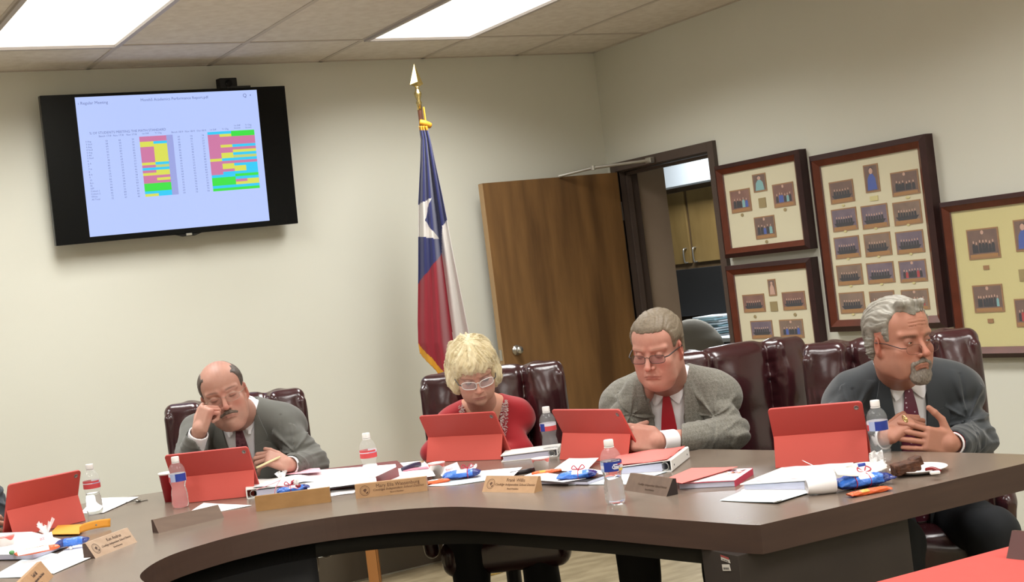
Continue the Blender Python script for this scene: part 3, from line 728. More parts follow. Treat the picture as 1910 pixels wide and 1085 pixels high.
me.materials.append(M_lam); me.materials.append(M_edge); o = bpy.data.objects.new('tabletop', me); C.objects.link(o); attach(o, tbl)
def offs(P, d):
    P = np.array(P); t = np.gradient(P, axis=0); t /= np.linalg.norm(t, axis=1, keepdims=True); n = np.stack([t[:, 1], -t[:, 0]], 1); return P + n * d
ic = offs(inn, -.07)      # moves towards the table body
if np.linalg.norm(ic[len(ic) // 2] - np.array([1.5, 6])) > np.linalg.norm(np.array(inn[len(inn) // 2]) - np.array([1.5, 6])): ic = offs(inn, .07)
def band(pts, z0, z1, th): 
    a = np.array(pts); n_ = offs(a, th if np.linalg.norm(offs(a, .01)[len(a) // 2] - np.array([1.5, 6])) < np.linalg.norm(a[len(a) // 2] - np.array([1.5, 6])) else -th)
    m = MB(); k = len(a)
    vs = [(*p, z0) for p in a] + [(*p, z1) for p in a] + [(*p, z1) for p in n_] + [(*p, z0) for p in n_]
    fs = []
    for i in range(k - 1): fs += [(i, i + 1, k + i + 1, k + i), (k + i, k + i + 1, 2 * k + i + 1, 2 * k + i), (2 * k + i, 2 * k + i + 1, 3 * k + i + 1, 3 * k + i), (3 * k + i, 3 * k + i + 1, i + 1, i)]
    fs += [(0, k, 2 * k, 3 * k), (k - 1, 4 * k - 1, 3 * k - 1, 2 * k - 1)]
    m.add(vs, fs); return m
band(ic[20:-9], TZ - TH - .058, TZ - TH, .03).build('apron', M_under, tbl, True)
# curved front panel that reaches the floor on the left of the bend
kx = int(np.argmin([np.linalg.norm(p - np.array([1.60, 4.16])) for p in ic]))
band(ic[20:kx + 1], 0, TZ - TH, .04).build('front_panel', M_under, tbl, True)
# pedestal carrying the right arm
e_in = np.array([2.174, 2.683]); ed = np.array([3.185, 2.615]) - e_in; ed /= np.linalg.norm(ed); an = np.array([-ed[1], ed[0]])
pa = e_in + ed * .0 + an * .045; Lp, Dp = .545, .16
pc = pa + ed * (Lp / 2 - .045) + an * (Dp / 2); Rp = np.array([[ed[0], an[0], 0], [ed[1], an[1], 0], [0, 0, 1]])
MB().box((pc[0], pc[1], (TZ - TH) / 2), (Lp, Dp, TZ - TH), Rp, bev=.002).build('pedestal', M_ped, tbl)
for (cx_, lab) in ((.28, 'a'), (.80, 'b')):
    p = np.array([.45, 3.0]) if lab == 'a' else np.array([.55, 4.6]); MB().box((p[0], p[1], (TZ - TH) / 2), (.5, .3, TZ - TH)).build('pedestal', M_ped, tbl)
# stickers on the pedestal's inner face
M_stk = mat('sticker_paper', '#b9b2a8', .7); M_stkr = mat('sticker_red', '#8b3a36', .7); M_ink = mat('black_ink', '#1c1a1a', .8)
def ped_face(u, v):        # left face of the pedestal (faces -ed)
    o_ = pa - ed * .0455; d = ray(u, v); n3 = np.array([ed[0], ed[1], 0]); t = ((np.array([o_[0], o_[1], 0]) - CAM) @ n3) / (d @ n3); return CAM + d * t - n3 * .0012
for i, (q, red) in enumerate((([(1345, 1037), (1361, 1043), (1363, 1050), (1346, 1044)], True), ([(1347, 1052), (1361, 1052), (1364, 1064), (1349, 1064)], False))):
    P = [ped_face(*c_) for c_ in q]; m = MB(); m.prism(P, np.array([ed[0], ed[1], 0]) * .0008, 0)
    def lp(a, b): return P[0] + (P[1] - P[0]) * a + (P[3] - P[0]) * b - np.array([ed[0], ed[1], 0]) * .0006
    for k in range(9): m.add([lp(.12 + k * .085, .45), lp(.15 + k * .085 + .01 * (k % 3), .45), lp(.15 + k * .085 + .01 * (k % 3), .8), lp(.12 + k * .085, .8)], [(0, 1, 2, 3)], 1)
    if red: m.add([lp(0, -.5), lp(1, -.5), lp(1, .05), lp(0, .05)], [(0, 1, 2, 3)], 2)
    so = m.build('barcode_sticker', [M_stk, M_ink, M_stkr]); tag(so, ['upper barcode sticker with a red band on the table pedestal', 'lower plain barcode sticker on the table pedestal'][i], 'sticker', 'barcode stickers on the pedestal')
# red topped table in front
M_redtop = mat('red_table_cover', '#bd453d', .75, noise=(30, '#b8423a', .3))
r0, r1 = np.array([1.60, 2.055]), np.array([3.1, 1.955]); rd_ = r1 - r0; rd_ /= np.linalg.norm(rd_); rn = np.array([rd_[1], -rd_[0]])
rt = thing('red_table', 'table covered in bright red in the bottom right corner', 'table', (2.3, 1.7, 0))
c_ = (r0 + r1) / 2 + rn * .38; Rr_ = np.array([[rd_[0], -rn[0], 0], [rd_[1], -rn[1], 0], [0, 0, 1]])
MB().box((*c_, TZ - .0015), (1.5, .76, .003), Rr_).build('red_cover', M_redtop, rt)
MB().box((*c_, TZ - .021), (1.49, .75, .035), Rr_, bev=.004).build('table_board', M_edge, rt)
for sx in (-1, 1):
    p = c_ + rd_ * sx * .66; MB().box((*p, (TZ - .039) / 2), (.05, .6, TZ - .039), Rr_).build('end_panel', M_ped, rt)

# ------------------------------------------------------------------ name plates
M_wl = mat('maple_plate', '#b48e68', .45, noise=(20, '#a5805c', .25), stretch=(.3, 2, 2)); M_wp = mat('beech_plate', '#b89f88', .45, noise=(20, '#ab917a', .25), stretch=(.3, 2, 2)); M_wd = mat('walnut_plate', '#6d5747', .45, noise=(20, '#5e4a3c', .25), stretch=(.3, 2, 2)); M_wo = mat('oak_plate', '#a17a4c', .45, noise=(16, '#8f6a40', .25), stretch=(.3, 2, 2)); M_wr = mat('cherry_plate', '#4a211a', .4)
M_eng = mat('engraved_brown', '#5d4130', .8); M_engd = mat('engraved_dark', '#4b3a34', .8); M_enddark = mat('plate_end_dark', '#4a3830', .6)
def nameplate(L_, R_, m, lines, label, h=.047, dep=.04, ink=None, seal=True, endm=None, sizes=(.0155, .0115, .0075), length=None, flat=False, flip=False):
    a = pz(*L_); b = pz(*R_)
    if length: b = a + (b - a) / np.linalg.norm(b - a) * length
    x = b - a; W_ = np.linalg.norm(x); x /= W_; y = np.cross([0, 0, 1.], x)
    if y @ np.array([.5, .86, 0]) < 0: y = -y
    if flip: y = -y
    z = np.array([0, 0, 1.]); t = thing('name_plate', label, 'name plate', (a + b) / 2, 'name plates around the board table')
    run = dep * (.72 if not flat else .12)
    prof = [(0, 0), (run, h), (dep, h * .97), (dep, 0)]
    m_ = MB(); P0 = [a + y * p + z * q for p, q in prof]; m_.prism(P0, x * W_); o = m_.build('wood_block', [m, endm or m], t)
    me = o.data
    for f_ in me.polygons:
        if abs(f_.normal.dot(V(x))) > .9: f_.material_index = 1
    me.update()
    up = (y * run + z * h); hh = np.linalg.norm(up); up /= hh; nn = np.cross(x, up); Rn = np.stack([x, up, nn], 1)
    def q(u, v): return a + x * u * W_ + up * v * hh + nn * .0004
    if lines:
        for s_, v, sz, cx_ in zip(lines, (.74, .47, .22), sizes, (.60, .60, .58)):
            text_obj('engraved_text', s_, sz, q(cx_, v), Rn, ink, t, 'CENTER', 0, .0002, shear=.0 if v != .47 else .35)
    if seal:
        sm = MB(); c0 = q(.135, .5)
        for r1_, r2_ in ((.017, .0155), (.0125, .0118)):
            vv = []; n = 40
            for k in range(n): an_ = 2 * math.pi * k / n; vv += [c0 + (x * math.cos(an_) + up * math.sin(an_)) * r1_, c0 + (x * math.cos(an_) + up * math.sin(an_)) * r2_]
            sm.add(vv, [(2 * k, 2 * ((k + 1) % n), 2 * ((k + 1) % n) + 1, 2 * k + 1) for k in range(n)])
        hp = [(-.2, .5), (.3, .62), (.62, .3), (.5, -.1), (.2, -.2), (.25, -.6), (-.1, -.45), (-.3, -.1), (-.6, 0)]
        sm.add([c0 + (x * p * .011 + up * r * .011) for p, r in hp], [tuple(range(len(hp)))])
        sm.add([c0 + (x * p * .011 + up * r * .011) for p, r in ((.3, -1), (.9, -.9), (1.0, -.3), (.5, -.5))], [(0, 1, 2, 3)])
        sm.build('engraved_seal', ink, t)
    return t
DIS = 'Coolidge Independent School District'
nameplate((178, 1041), (256, 1010.5), M_wp, ['Ken Andrus', DIS, 'Board Secretary'], 'pale wood name plate reading Ken Andrus by the orange envelope', ink=M_engd, endm=M_enddark, sizes=(.0155, .0100, .0070))
nameplate((53, 1125), (100, 1074), M_wl, ['Todd Hill', DIS, 'Board Member'], 'tan name plate cut by the bottom left edge of the picture', ink=M_engd, sizes=(.0155, .0108, .0075), endm=M_enddark, flip=True)
nameplate((296, 994), (418, 965), M_wd, None, 'plain dark walnut name plate in front of the water bottle and red cup', h=.042, seal=False, endm=M_enddark)
nameplate((478, 954), (617, 936), M_wo, None, 'plain orange brown name plate in front of the white ring binder', h=.05, seal=False, flat=True, dep=.03)
nameplate((664, 930), (797, 915), M_wl, ['Mary Ella Wassenburg', DIS, 'Board Member'], 'tan name plate reading Mary Ella in front of the middle bottle', ink=M_eng, sizes=(.0165, .0112, .0075), flat=True, dep=.035)
nameplate((899, 917), (996, 919), M_wl, ['Frank Willis', DIS, 'Board President'], 'light brown name plate reading Frank Willis in front of the black folio', ink=M_eng, sizes=(.0165, .0112, .0075))
nameplate((1164, 914), (1243, 926), M_wd, ['', DIS, 'Board Member'], 'dark name plate with faint lettering right of the nearest bottle', ink=mat('engraved_faint', '#564438', .8), endm=mat('plate_end_black', '#2c211f', .6), seal=False, sizes=(.012, .010, .008))
nameplate((1877, 1041), (1925, 1046), M_wr, None, 'dark cherry name plate on the red table at the right edge', seal=False, h=.05, length=.24)

# ------------------------------------------------------------------ red tablet cases
M_casec = mat('case_red_cover', '#c24f44', .62, bump=(500, .12, .0005)); M_caseb = mat('case_red_back', '#b5443d', .55, bump=(500, .1, .0005)); M_screen = mat('tablet_dark_glass', '#2b1416', .12); M_bez = mat('tablet_white_bezel', '#e8e3dc', .3); M_lensr = mat('camera_ring', '#8d8a86', .3, metal=.7)
def tablet(bL, bR, label, H=.183, crz=.092, foot=.030, lean=.040, Wd=None, base=.045):
    a = pz(*bL); b = pz(*bR); x = b - a; W_ = np.linalg.norm(x); x /= W_; y = np.cross([0, 0, 1.], x)
    if y @ np.array([.5, .86, 0]) < 0: y = -y
    z = np.array([0, 0, 1.]); mid = (a + b) / 2
    if Wd: a = mid - x * Wd / 2; b = mid + x * Wd / 2; W_ = Wd
    t = thing('tablet', label, 'tablet', mid, 'tablets in red folding cases on the board table')
    def p(u, d, h): return a + x * u * W_ + y * d + z * h
    # y away from the viewer; crease at +foot
    top = (foot - lean, H); cr = (foot, crz); bt = (foot + base, .004); dt_ = np.array(bt) - np.array(top); L_ = np.linalg.norm(dt_); up = np.array([y * -dt_[0] / L_ + z * -dt_[1] / L_])[0]; nrm = np.cross(x, up)
    if nrm @ y > 0: nrm = -nrm
    Rb = np.stack([x, up, nrm], 1)
    c0 = p(.5, (top[0] + bt[0]) / 2, (top[1] + bt[1]) / 2)
    def rr(w, h, r_, n=6):
        o_ = []
        for cx_, cy_, a0 in ((w / 2 - r_, h / 2 - r_, 0), (-w / 2 + r_, h / 2 - r_, 90), (-w / 2 + r_, -h / 2 + r_, 180), (w / 2 - r_, -h / 2 + r_, 270)):
            for k in range(n + 1): t_ = math.radians(a0 + 90 * k / n); o_.append((cx_ + r_ * math.cos(t_), cy_ + r_ * math.sin(t_)))
        return o_
    def slab(w, h, r_, d0, d1, mt, nm):
        q = rr(w, h, r_); m = MB(); m.prism([c0 + Rb @ np.array([u, v, d0]) for u, v in q], Rb[:, 2] * (d1 - d0)); ob = m.build(nm, mt, t); bv = ob.modifiers.new('round', 'BEVEL'); bv.width = .0018; bv.segments = 3; bv.limit_method = 'ANGLE'; return autosmooth(ob)
    slab(W_, L_, .012, -.004, .004, M_caseb, 'case_back')
    slab(W_ - .012, L_ - .012, .008, -.0075, -.004, M_bez, 'bezel'); slab(W_ - .030, L_ - .036, .003, -.0082, -.0074, M_screen, 'screen')
    # folded cover: front flap and its return under the tablet
    m = MB(); m.prism([p(.006, 0, 0), p(.994, 0, 0), p(.994, foot, crz), p(.006, foot, crz)], -np.cross(x, (y * foot + z * crz) / math.hypot(foot, crz)) * -.0035)
    ob = m.build('cover_flap', M_casec, t); bv = ob.modifiers.new('round', 'BEVEL'); bv.width = .001; bv.segments = 2
    m = MB(); m.prism([p(.006, 0, .0005), p(.994, 0, .0005), p(.994, foot + base, .0005), p(.006, foot + base, .0005)], z * .003); m.build('cover_base', M_caseb, t)
    lc = c0 + Rb @ np.array([W_ / 2 - .019, L_ / 2 - .019, .0042]); MB().lathe([(.0075, 0), (.0075, .0006), (.0052, .0008), (.0052, .0002), (0, .0002)], lc, Rb, 20).build('rear_camera', M_lensr, t, True)
    return t
tablet((25, 1003), (160, 971), 'red tablet case at the far left behind the orange envelope')
tablet((320, 941), (475.6, 925), 'red tablet case in front of the man leaning on his fist')
tablet((795, 862), (936, 857), 'red tablet case in front of the blonde woman')
tablet((1044, 857), (1172, 862), 'red tablet case in front of the man in the tweed jacket')
tablet((1446, 873), (1622, 861), 'red tablet case in front of the bearded man, rightmost')

# ------------------------------------------------------------------ water bottles
M_pet = mat('clear_plastic', '#e8ecee', .05, alpha=.12, spec=1.); M_water = mat('bottled_water', '#fbfdff', .05, trans=1., ior=1.16)
M_cap = mat('white_cap', '#ece9e6', .4); M_lw = mat('label_white', '#dddce6', .5); M_lb = mat('label_blue', '#23388f', .5); M_lr = mat('label_red', '#cc4a4e', .5); M_lp = mat('label_pale', '#a9b6d6', .5); M_ly = mat('label_yellow', '#d8bf62', .5)
PROF = [(0.0, .004), (.018, .0), (.026, .002), (.0295, .010), (.0305, .022), (.0288, .027), (.0305, .034), (.0288, .040), (.0303, .047), (.0283, .054), (.0282, .062), (.0258, .068), (.0252, .076), (.027, .084), (.0288, .090), (.0300, .094), (.0300, .124), (.0305, .128), (.0290, .138), (.0235, .150), (.0165, .158), (.0118, .163), (.0115, .168)]
def bottle(pxp, label, lab='front', twist=0., level=.13, h=.183, z0=TZ, tilt=(0, 0), pos=None):
    p = pz(*pxp) if pos is None else pos; t = thing('water_bottle', label, 'bottle', p, 'half litre water bottles on the board table'); s = h / .183
    R = rot('X', tilt[0]) @ rot('Y', tilt[1]) @ rot('Z', twist) * s
    b = MB(); b.lathe([(r_, z_) for r_, z_ in PROF], p, R, 40, cap=False); b.build('bottle_shell', M_pet, t, True)
    if level > 0:
        wp = [(max(r_ - .0012, 0), z_ + .001) for r_, z_ in PROF if z_ <= level]; rl = np.interp(level, [q[1] for q in PROF[2:]], [q[0] for q in PROF[2:]]) - .0012; wp += [(rl, level), (0, level + .0002)]
        b = MB(); b.lathe(wp, p, R, 32, cap=False); b.build('water', M_water, t, True)
    b = MB(); b.lathe([(.0135, .165), (.014, .167), (.014, .180), (.0128, .183), (0, .183)], p, R, 28); b.lathe([(.013, .1605), (.0145, .1612), (.0145, .163), (.0125, .1635)], p, R, 28); o_ = b.build('bottle_cap', M_cap, t); autosmooth(o_)
    # label wrap; angle 0 faces the viewer
    vc = math.degrees(math.atan2(CAM[1] - p[1], CAM[0] - p[0])) - twist; n = 72; z_ = [.0955, .1015, .104, .113, .116, .123]
    vs = []; fs = []; mi = []
    for zz in z_:
        for k in range(n + 1):
            a = math.radians(vc + k * 360 / n); vs.append(p + R @ np.array([.0305 * math.cos(a), .0305 * math.sin(a), zz]))
    for i in range(len(z_) - 1):
        for k in range(n):
            fs.append((i * (n + 1) + k, i * (n + 1) + k + 1, (i + 1) * (n + 1) + k + 1, (i + 1) * (n + 1) + k)); a = (k * 360 / n + 180) % 360 - 180       # + is to the viewer's right
            if lab == 'front':
                c = 0
                if -46 <= a < 10: c = 1
                elif a < -46 and a > -95: c = 3 if i != 2 else 0
                elif a >= 10: c = 1 if (i == 4 or (i == 0 and a < 40)) else (4 if (a > 35 and i in (0, 1)) else (2 if i == 3 and a > 30 else 1 if i == 2 and a < 60 else 0))
            elif lab == 'mid':
                c = 1 if -20 < a < 75 else (3 if -60 < a <= -20 else (2 if i in (0, 1, 2) and a <= -60 else 0))
            elif lab == 'flag':
                c = 1 if -75 < a < -25 else (2 if i < 3 else 0)
            else:
                c = 2 if i in (0, 1, 2) else (0 if a < 5 else 3)
                if i == 4: c = 2 if a < 60 else 0
            mi.append(c)
    lo_ = obj('bottle_label', vs, fs, [M_lw, M_lb, M_lr, M_lp, M_ly], t, True, mi)
    if lab in ('front',):
        a = math.radians(vc + 32); nx = np.array([math.cos(a), math.sin(a), 0]); tx = np.array([-math.sin(a), math.cos(a), 0]); text_obj('label_lettering', 'Ozarka', .0125, p + R @ (nx * .0309 + np.array([0, 0, .108])), np.stack([tx, [0, 0, 1.], nx], 1), M_lw, t, 'CENTER', .0006, .0001, .2)
    return t
bottle((178, 958), 'water bottle left of the red cup, behind the orange envelope', 'back', level=.078)
bottle((338, 946), 'water bottle standing before the red paper cup', 'mid', level=.10)
bottle((694, 902), 'water bottle in the middle of the table behind the Mary Ella plate', 'back', level=.07)
bottle((1149, 939), 'nearest water bottle beside the dark name plate', 'front', level=.125)
bottle((1029, 850), 'water bottle behind the small white cup between two red tablets', 'flag', level=.03)
bottle((1645, 861), 'nearly empty water bottle beside the rightmost red tablet', 'mid', level=.0)

# ------------------------------------------------------------------ cups
M_cupred = mat('red_paper_cup', '#b0222c', .5); M_cupw = mat('cup_white', '#ece6e2', .5); M_jam = mat('red_syrup', '#b23028', .25)
def cup(pxp, label, r0=.022, r1=.030, h=.05, red=False, z0=TZ, pos=None):
    p = pz(*pxp, z0) if pos is None else pos; t = thing('paper_cup', label, 'cup', p, None if red else 'small white sauce cups on the board table')
    w = .0012; b = MB(); b.lathe([(0, .001), (r0, 0), (r1, h), (r1 + .0016, h + .0005), (r1 + .0016, h + .003), (r1 - .001, h + .002), (r1 - w - .001, h - .001), (r0 - w, .004), (0, .004)], p, n=36, cap=False)
    b.build('cup_wall', M_cupred if red else M_cupw, t, True)
    if red: MB().lathe([(r1 - .0005, h - .003), (r1 + .0024, h - .003), (r1 + .0026, h + .0035), (r1 - .001, h + .0032)], p, n=36).build('rolled_rim', M_cupw, t, True)
    else:
        m = MB(); k = 40; vs = []
        for i in range(k + 1):
            a = math.radians(i * 360 / k); d = h * (1 - .22 * max(0, math.sin(a * 2.5 + 1)) - .05); rr_ = r0 + (r1 - r0) * d / h + .0006
            vs += [p + np.array([(r1 + .002) * math.cos(a), (r1 + .002) * math.sin(a), h + .0032]), p + np.array([rr_ * math.cos(a), rr_ * math.sin(a), d])]
        m.add(vs, [(2 * i, 2 * i + 1, 2 * i + 3, 2 * i + 2) for i in range(k)]); m.build('red_rim', mat('cup_red_stain', '#d0655c', .5), t, True)
    return t
cup((321, 934), 'tall red paper cup behind a bottle at the left tablet', .026, .036, .105, True)
cup((12, 1028), 'small white cup with a red rim at the left edge of the picture')
cup((817, 889), 'small white cup with a red rim left of the blue wrapper by the woman', .02, .0295, .048)
cup((1011, 880), 'small white cup with a red rim in front of the middle bottle', .021, .0295, .046)

# ------------------------------------------------------------------ papers, binders, wrappers
M_pap = mat('copy_paper', '#f4f2f2', .8); M_papb = mat('glossy_leaflet', '#dfe9ec', .45, noise=(14, '#cddfe6', .1)); M_pages = mat('page_block', '#c9c9da', .8, noise=(120, '#b4b4c8', .2), stretch=(.2, .2, 9)); M_pinksh = mat('pink_sheet', '#f0b0bd', .8); M_redsh = mat('coral_red_sheet', '#f0736c', .75); M_burg = mat('burgundy_folder', '#6c2a30', .45); M_dk = mat('black_folio', '#2a2426', .4); M_wbind = mat('white_vinyl', '#eceae6', .35); M_chrome = mat('chrome_ring', '#bdbdb8', .2, metal=.9); M_manila = mat('manila_envelope', '#e0a03c', .7, noise=(12, '#d99733', .3)); M_inkb = mat('printed_ink', '#6f6f8d', .8)
LV = TZ
def sheets(pts, label, m=None, z=0.0006, n=1, name='paper_sheet', cat='paper', lift=None, group='loose papers on the board table', th=.0009):
    """a sheet lying on the table with picture corners pts; its corners may lift a little"""
    P = [pz(u, v, TZ + z) for u, v in pts]; a, b, c, d = P; t_ = []
    G = []
    NI, NJ = 9, 9; rs = np.random.RandomState(int(pts[0][0] * 7 + pts[0][1]) % 9999); ph = rs.rand() * 6
    for i in range(NI):
        row = []
        for j in range(NJ):
            s_, r_ = i / (NI - 1), j / (NJ - 1); q = (a * (1 - s_) + d * s_) * (1 - r_) + (b * (1 - s_) + c * s_) * r_
            lf = 0
            if lift is not None: lf = (lift[0] * (1 - r_) * (1 - s_) + lift[1] * r_ * (1 - s_) + lift[2] * r_ * s_ + lift[3] * (1 - r_) * s_)
            q = q + np.array([0, 0, lf + .0008 * (1 + math.sin(3 * s_ + 4 * r_ + ph)) * (1 if z > .0001 else 0)]); row.append(q)
        G.append(row)
    n_ = np.cross(np.array(G[0][1]) - G[0][0], np.array(G[1][0]) - G[0][0])
    if n_[2] > 0: G = [r_[::-1] for r_ in G]
    # after this the normal of gradient cross points down, so the thickness goes up when reversed
    o = MB().sheet(G, thick=-th if False else th).build(name, m or M_pap, None, True)
    autosmooth(o, 50); tag(o, label, cat, group); return o
def rectpx(O, U, depth, right=True):
    """table rectangle: front edge O->U in the picture, going back by depth"""
    a = pz(*O); b = pz(*U); x = b - a; w = np.linalg.norm(x); x /= w; y = np.cross([0, 0, 1.], x)
    if y @ np.array([.5, .86, 0]) < 0: y = -y
    return a, x, y, w
def binder(O, U, dep, label, th=.038, spine='right', top=None, wedge=.0, fill=.7, pages=True, z0=.0, col=None):
    a, x, y, w = rectpx(O, U, dep); a = a + np.array([0, 0, z0]); z = np.array([0, 0, 1.]); t = thing('ring_binder', label, 'binder', a + x * w / 2 + y * dep / 2)
    if spine == 'left': a = a + x * w; x = -x
    col = col or M_wbind
    # x runs from the opening to the spine; the top cover drops by 'wedge' at the opening
    def p(u, v, h): return a + x * u * w + y * v * dep + z * h
    c = .003
    def plate(u0, h0, u1, h1, nm, mt): m = MB(); m.prism([p(u0, 0, h0), p(u1, 0, h1), p(u1, 0, h1 + c), p(u0, 0, h0 + c)], y * dep); return m.build(nm, mt, t)
    plate(0, .0005, 1, .0005, 'bottom_cover', col); plate(0, th - wedge, 1, th, 'top_cover', col)
    m = MB(); m.prism([p(1, 0, .0005), p(1.012, 0, .004), p(1.012, 0, th), p(1, 0, th + c), p(.995, 0, th), p(.995, 0, .0005)], y * dep); m.build('spine', col, t)
    for v in (.12, .86):
        pc_ = p(1.0135, v, th * .5); MB().lathe([(.003, -.0006), (.003, .0006)], pc_, frame(np.cross([0, 0, 1.], x), x), 12).build('rivet', M_ink, t)
    if pages:
        m = MB(); hp = (th - wedge) * fill; m.prism([p(.04, .02, .004), p(.86, .02, .004), p(.86, .02, .004 + th * fill), p(.04, .02, .004 + hp)], y * dep * .95); m.build('page_block', [M_pages], t)
    for v in (.03, .5, .93):
        q = [p(.90 + .055 * math.cos(k), v, th * .5 + th * .36 * math.sin(k)) for k in np.linspace(0, 2 * math.pi, 17)[:-1]]; MB().tube(q, .0018, 6, True).build('binder_ring', M_chrome, t, True)
    return t, p
# tweed man's binder, with a coral sheet on top
t, p = binder((1127, 889), (1253, 880), .27, 'white ring binder with a red sheet on top in front of the tweed jacket', th=.036, wedge=.012)
m = MB(); G = [[p(-.04 + 1.0 * i / 6, -.01 + 1.0 * j / 6, .0405 - .012 * (1 - i / 6) + .004 * math.sin(j + i * .7) ** 2) for i in range(7)] for j in range(7)]
o = MB().sheet(G, thick=.0008).build('paper_sheet', M_redsh, None, True); tag(o, 'coral red sheet lying on the white binder by the tweed jacket', 'paper')
sheets([(1060, 905), (1170, 903), (1252, 878), (1150, 872)], 'leaflet sticking out under the white binder by the tweed jacket', M_papb, .0004)
# calendar booklet with a red sheet
a, x, y, w = rectpx((1268, 912), (1371, 907), .19); z = np.array([0, 0, 1.]); t = thing('paperback_book', 'thick white booklet with red edges and a flower cover', 'book', a + x * w / 2)
def bp(u, v, h): return a + x * u * w + y * v * .19 + z * h
MB().prism([bp(0, 0, .001), bp(1, 0, .001), bp(1, 0, .017), bp(.5, 0, .0185), bp(0, 0, .016)], y * .188).build('page_block', M_pages, t)
m = MB(); m.prism([bp(0, -.01, .0162), bp(.5, -.01, .0187), bp(1.01, -.01, .0172), bp(1.01, -.01, .0185), bp(.5, -.01, .020), bp(0, -.01, .0175)], y * .192); m.build('book_cover', M_pap, t)
M_bred = mat('book_red_edge', '#c0405a', .5)
m = MB(); m.prism([bp(1.0, -.01, 0), bp(1.018, -.01, 0), bp(1.018, -.01, .0185), bp(1.0, -.01, .0185)], y * .192); m.prism([bp(0, -.015, .0155), bp(1.01, -.015, .0165), bp(1.01, -.015, .0185), bp(0, -.015, .0175)], y * .002); m.prism([bp(0, 1.0, .0155), bp(1.01, 1.0, .0165), bp(1.01, 1.0, .0192), bp(0, 1.0, .0182)], y * .004); m.build('red_border', M_bred, t)
m = MB(); random.seed(2)
for k in range(26):
    u = .62 + .3 * random.random(); v = .5 + .4 * random.random(); r_ = .004 + .004 * random.random(); c0 = bp(u, v, .0197); m.add([c0 + np.array([r_ * math.cos(q), r_ * math.sin(q), 0]) for q in np.linspace(0, 6.28, 7)[:-1]], [tuple(range(6))], k % 3)
for k in range(10): m.add([bp(.2 + .06 * k, .2, .0198), bp(.23 + .06 * k, .2, .0198), bp(.23 + .06 * k, .36, .0198), bp(.2 + .06 * k, .36, .0198)], [(0, 1, 2, 3)], 3)
m.build('cover_print', [mat('print_plum', '#8a5a86', .6), mat('print_orange', '#d08a5e', .6), mat('print_rose', '#d78a96', .6), mat('print_grey', '#cfd3d2', .6)], t)
sheets([(1234, 893), (1272, 902), (1376, 872), (1290, 872)], 'coral red sheet lying across the thick white booklet', M_redsh, .0235, lift=(-.006, .0, .002, -.003))
# bearded man's binder and leaflet
t, p = binder((1382, 916), (1520, 916), .25, 'white ring binder with a pinkish cover sheet by the bearded man', th=.030, wedge=.012)
G = [[p(.05 + .95 * i / 6, .1 + .9 * j / 6, .0335 - .012 * (1 - (.05 + .95 * i / 6)) + .001 * math.sin(2 * i + j)) for i in range(7)] for j in range(7)]
o = MB().sheet(G, thick=.0006).build('paper_sheet', mat('pale_pink_sheet', '#e9c9cd', .7), None, True); tag(o, 'pale pink sheet on the white binder by the bearded man', 'paper')
sheets([(1343, 934), (1450, 940), (1535, 912), (1400, 908)], 'glossy leaflet under the white binder nearest the table end', M_papb, .0004, lift=(0, .004, 0, 0))
o = MB(); q_ = pz(1450, 938, TZ + .006)
for dx in (0, .012): o.tube([q_ + np.array([dx, 0, .004]), q_ + np.array([dx - .003, .012, .001]), q_ + np.array([dx + .003, .014, .001]), q_ + np.array([dx + .004, .0, .005])], .0009, 5)
o = o.build('binder_clip', M_chrome); tag(o, 'small wire clip on the edge of the glossy leaflet', 'clip')
# grey suit man's binder (spine at the left) and folders
t, p = binder((462, 931), (588, 912), .24, 'white ring binder left of the blue wrapper near the leaning man', th=.033, spine='left', wedge=.01)
sheets([(530, 885), (600, 881), (596, 873), (545, 876)], 'pink sheet edge behind the white papers near the leaning man', M_pinksh, .036)
G = [[p(.0 + .9 * i / 6, .0 + .98 * j / 6, .0375 - .010 * (1 - .9 * i / 6) + .004 * math.sin(1.4 * i + j)) for i in range(7)] for j in range(7)]
o = MB().sheet(G, thick=.0007).build('paper_sheet', M_pap, None, True); tag(o, 'white sheets lying on the binder near the leaning man', 'paper')
def folio(pts, h, label, m, name='folder', cat='folder', mtop=None):
    P = [pz(u, v, TZ + .0005) for u, v in pts]; t = thing(name, label, cat, sum(P) / len(P)); MB().prism(P, (0, 0, .0025)).build('lower_cover', m, t); MB().prism([q + np.array([0, 0, .003]) for q in P], (0, 0, h - .006)).build('page_block', M_pages, t); MB().prism([q + np.array([0, 0, h - .0028]) for q in P], (0, 0, .0028)).build('upper_cover', mtop or m, t); return t
folio([(592, 917), (768, 893), (742, 868), (600, 884)], .020, 'burgundy edged folio under white papers beside the middle bottle', M_burg, mtop=M_burg)
sheets([(575, 915), (745, 893), (738, 868), (560, 880)], 'broad white papers on the burgundy folio left of the middle bottle', M_pap, .022, lift=(0, 0, .004, .002))
o = MB(); pA, pB = pz(704, 905, TZ + .024), pz(745, 888, TZ + .024); uu = np.array([0, 0, 1.]); yy_ = np.array([.5, .86, 0])
o.prism([pA, pB, pB + uu * .038 - yy_ * .02, pA + uu * .032 - yy_ * .02], yy_ * .004); o = o.build('folder_flap', mat('burgundy_flap', '#7d3136', .4)); tag(o, 'burgundy flap standing up right of the middle bottle', 'folder')
sheets([(720, 899), (812, 888), (800, 866), (735, 876)], 'white papers between the middle bottle and the small cup', M_pap, .0235)
sheets([(700, 874), (800, 868), (790, 860), (712, 866)], 'white papers along the back table edge left of the woman', M_pap, .010)
sheets([(752, 879), (800, 874), (798, 870), (750, 875)], 'thin pink sheet beside the dark spectacles', mat('pink_strip', '#cf7f93', .7), .0265)
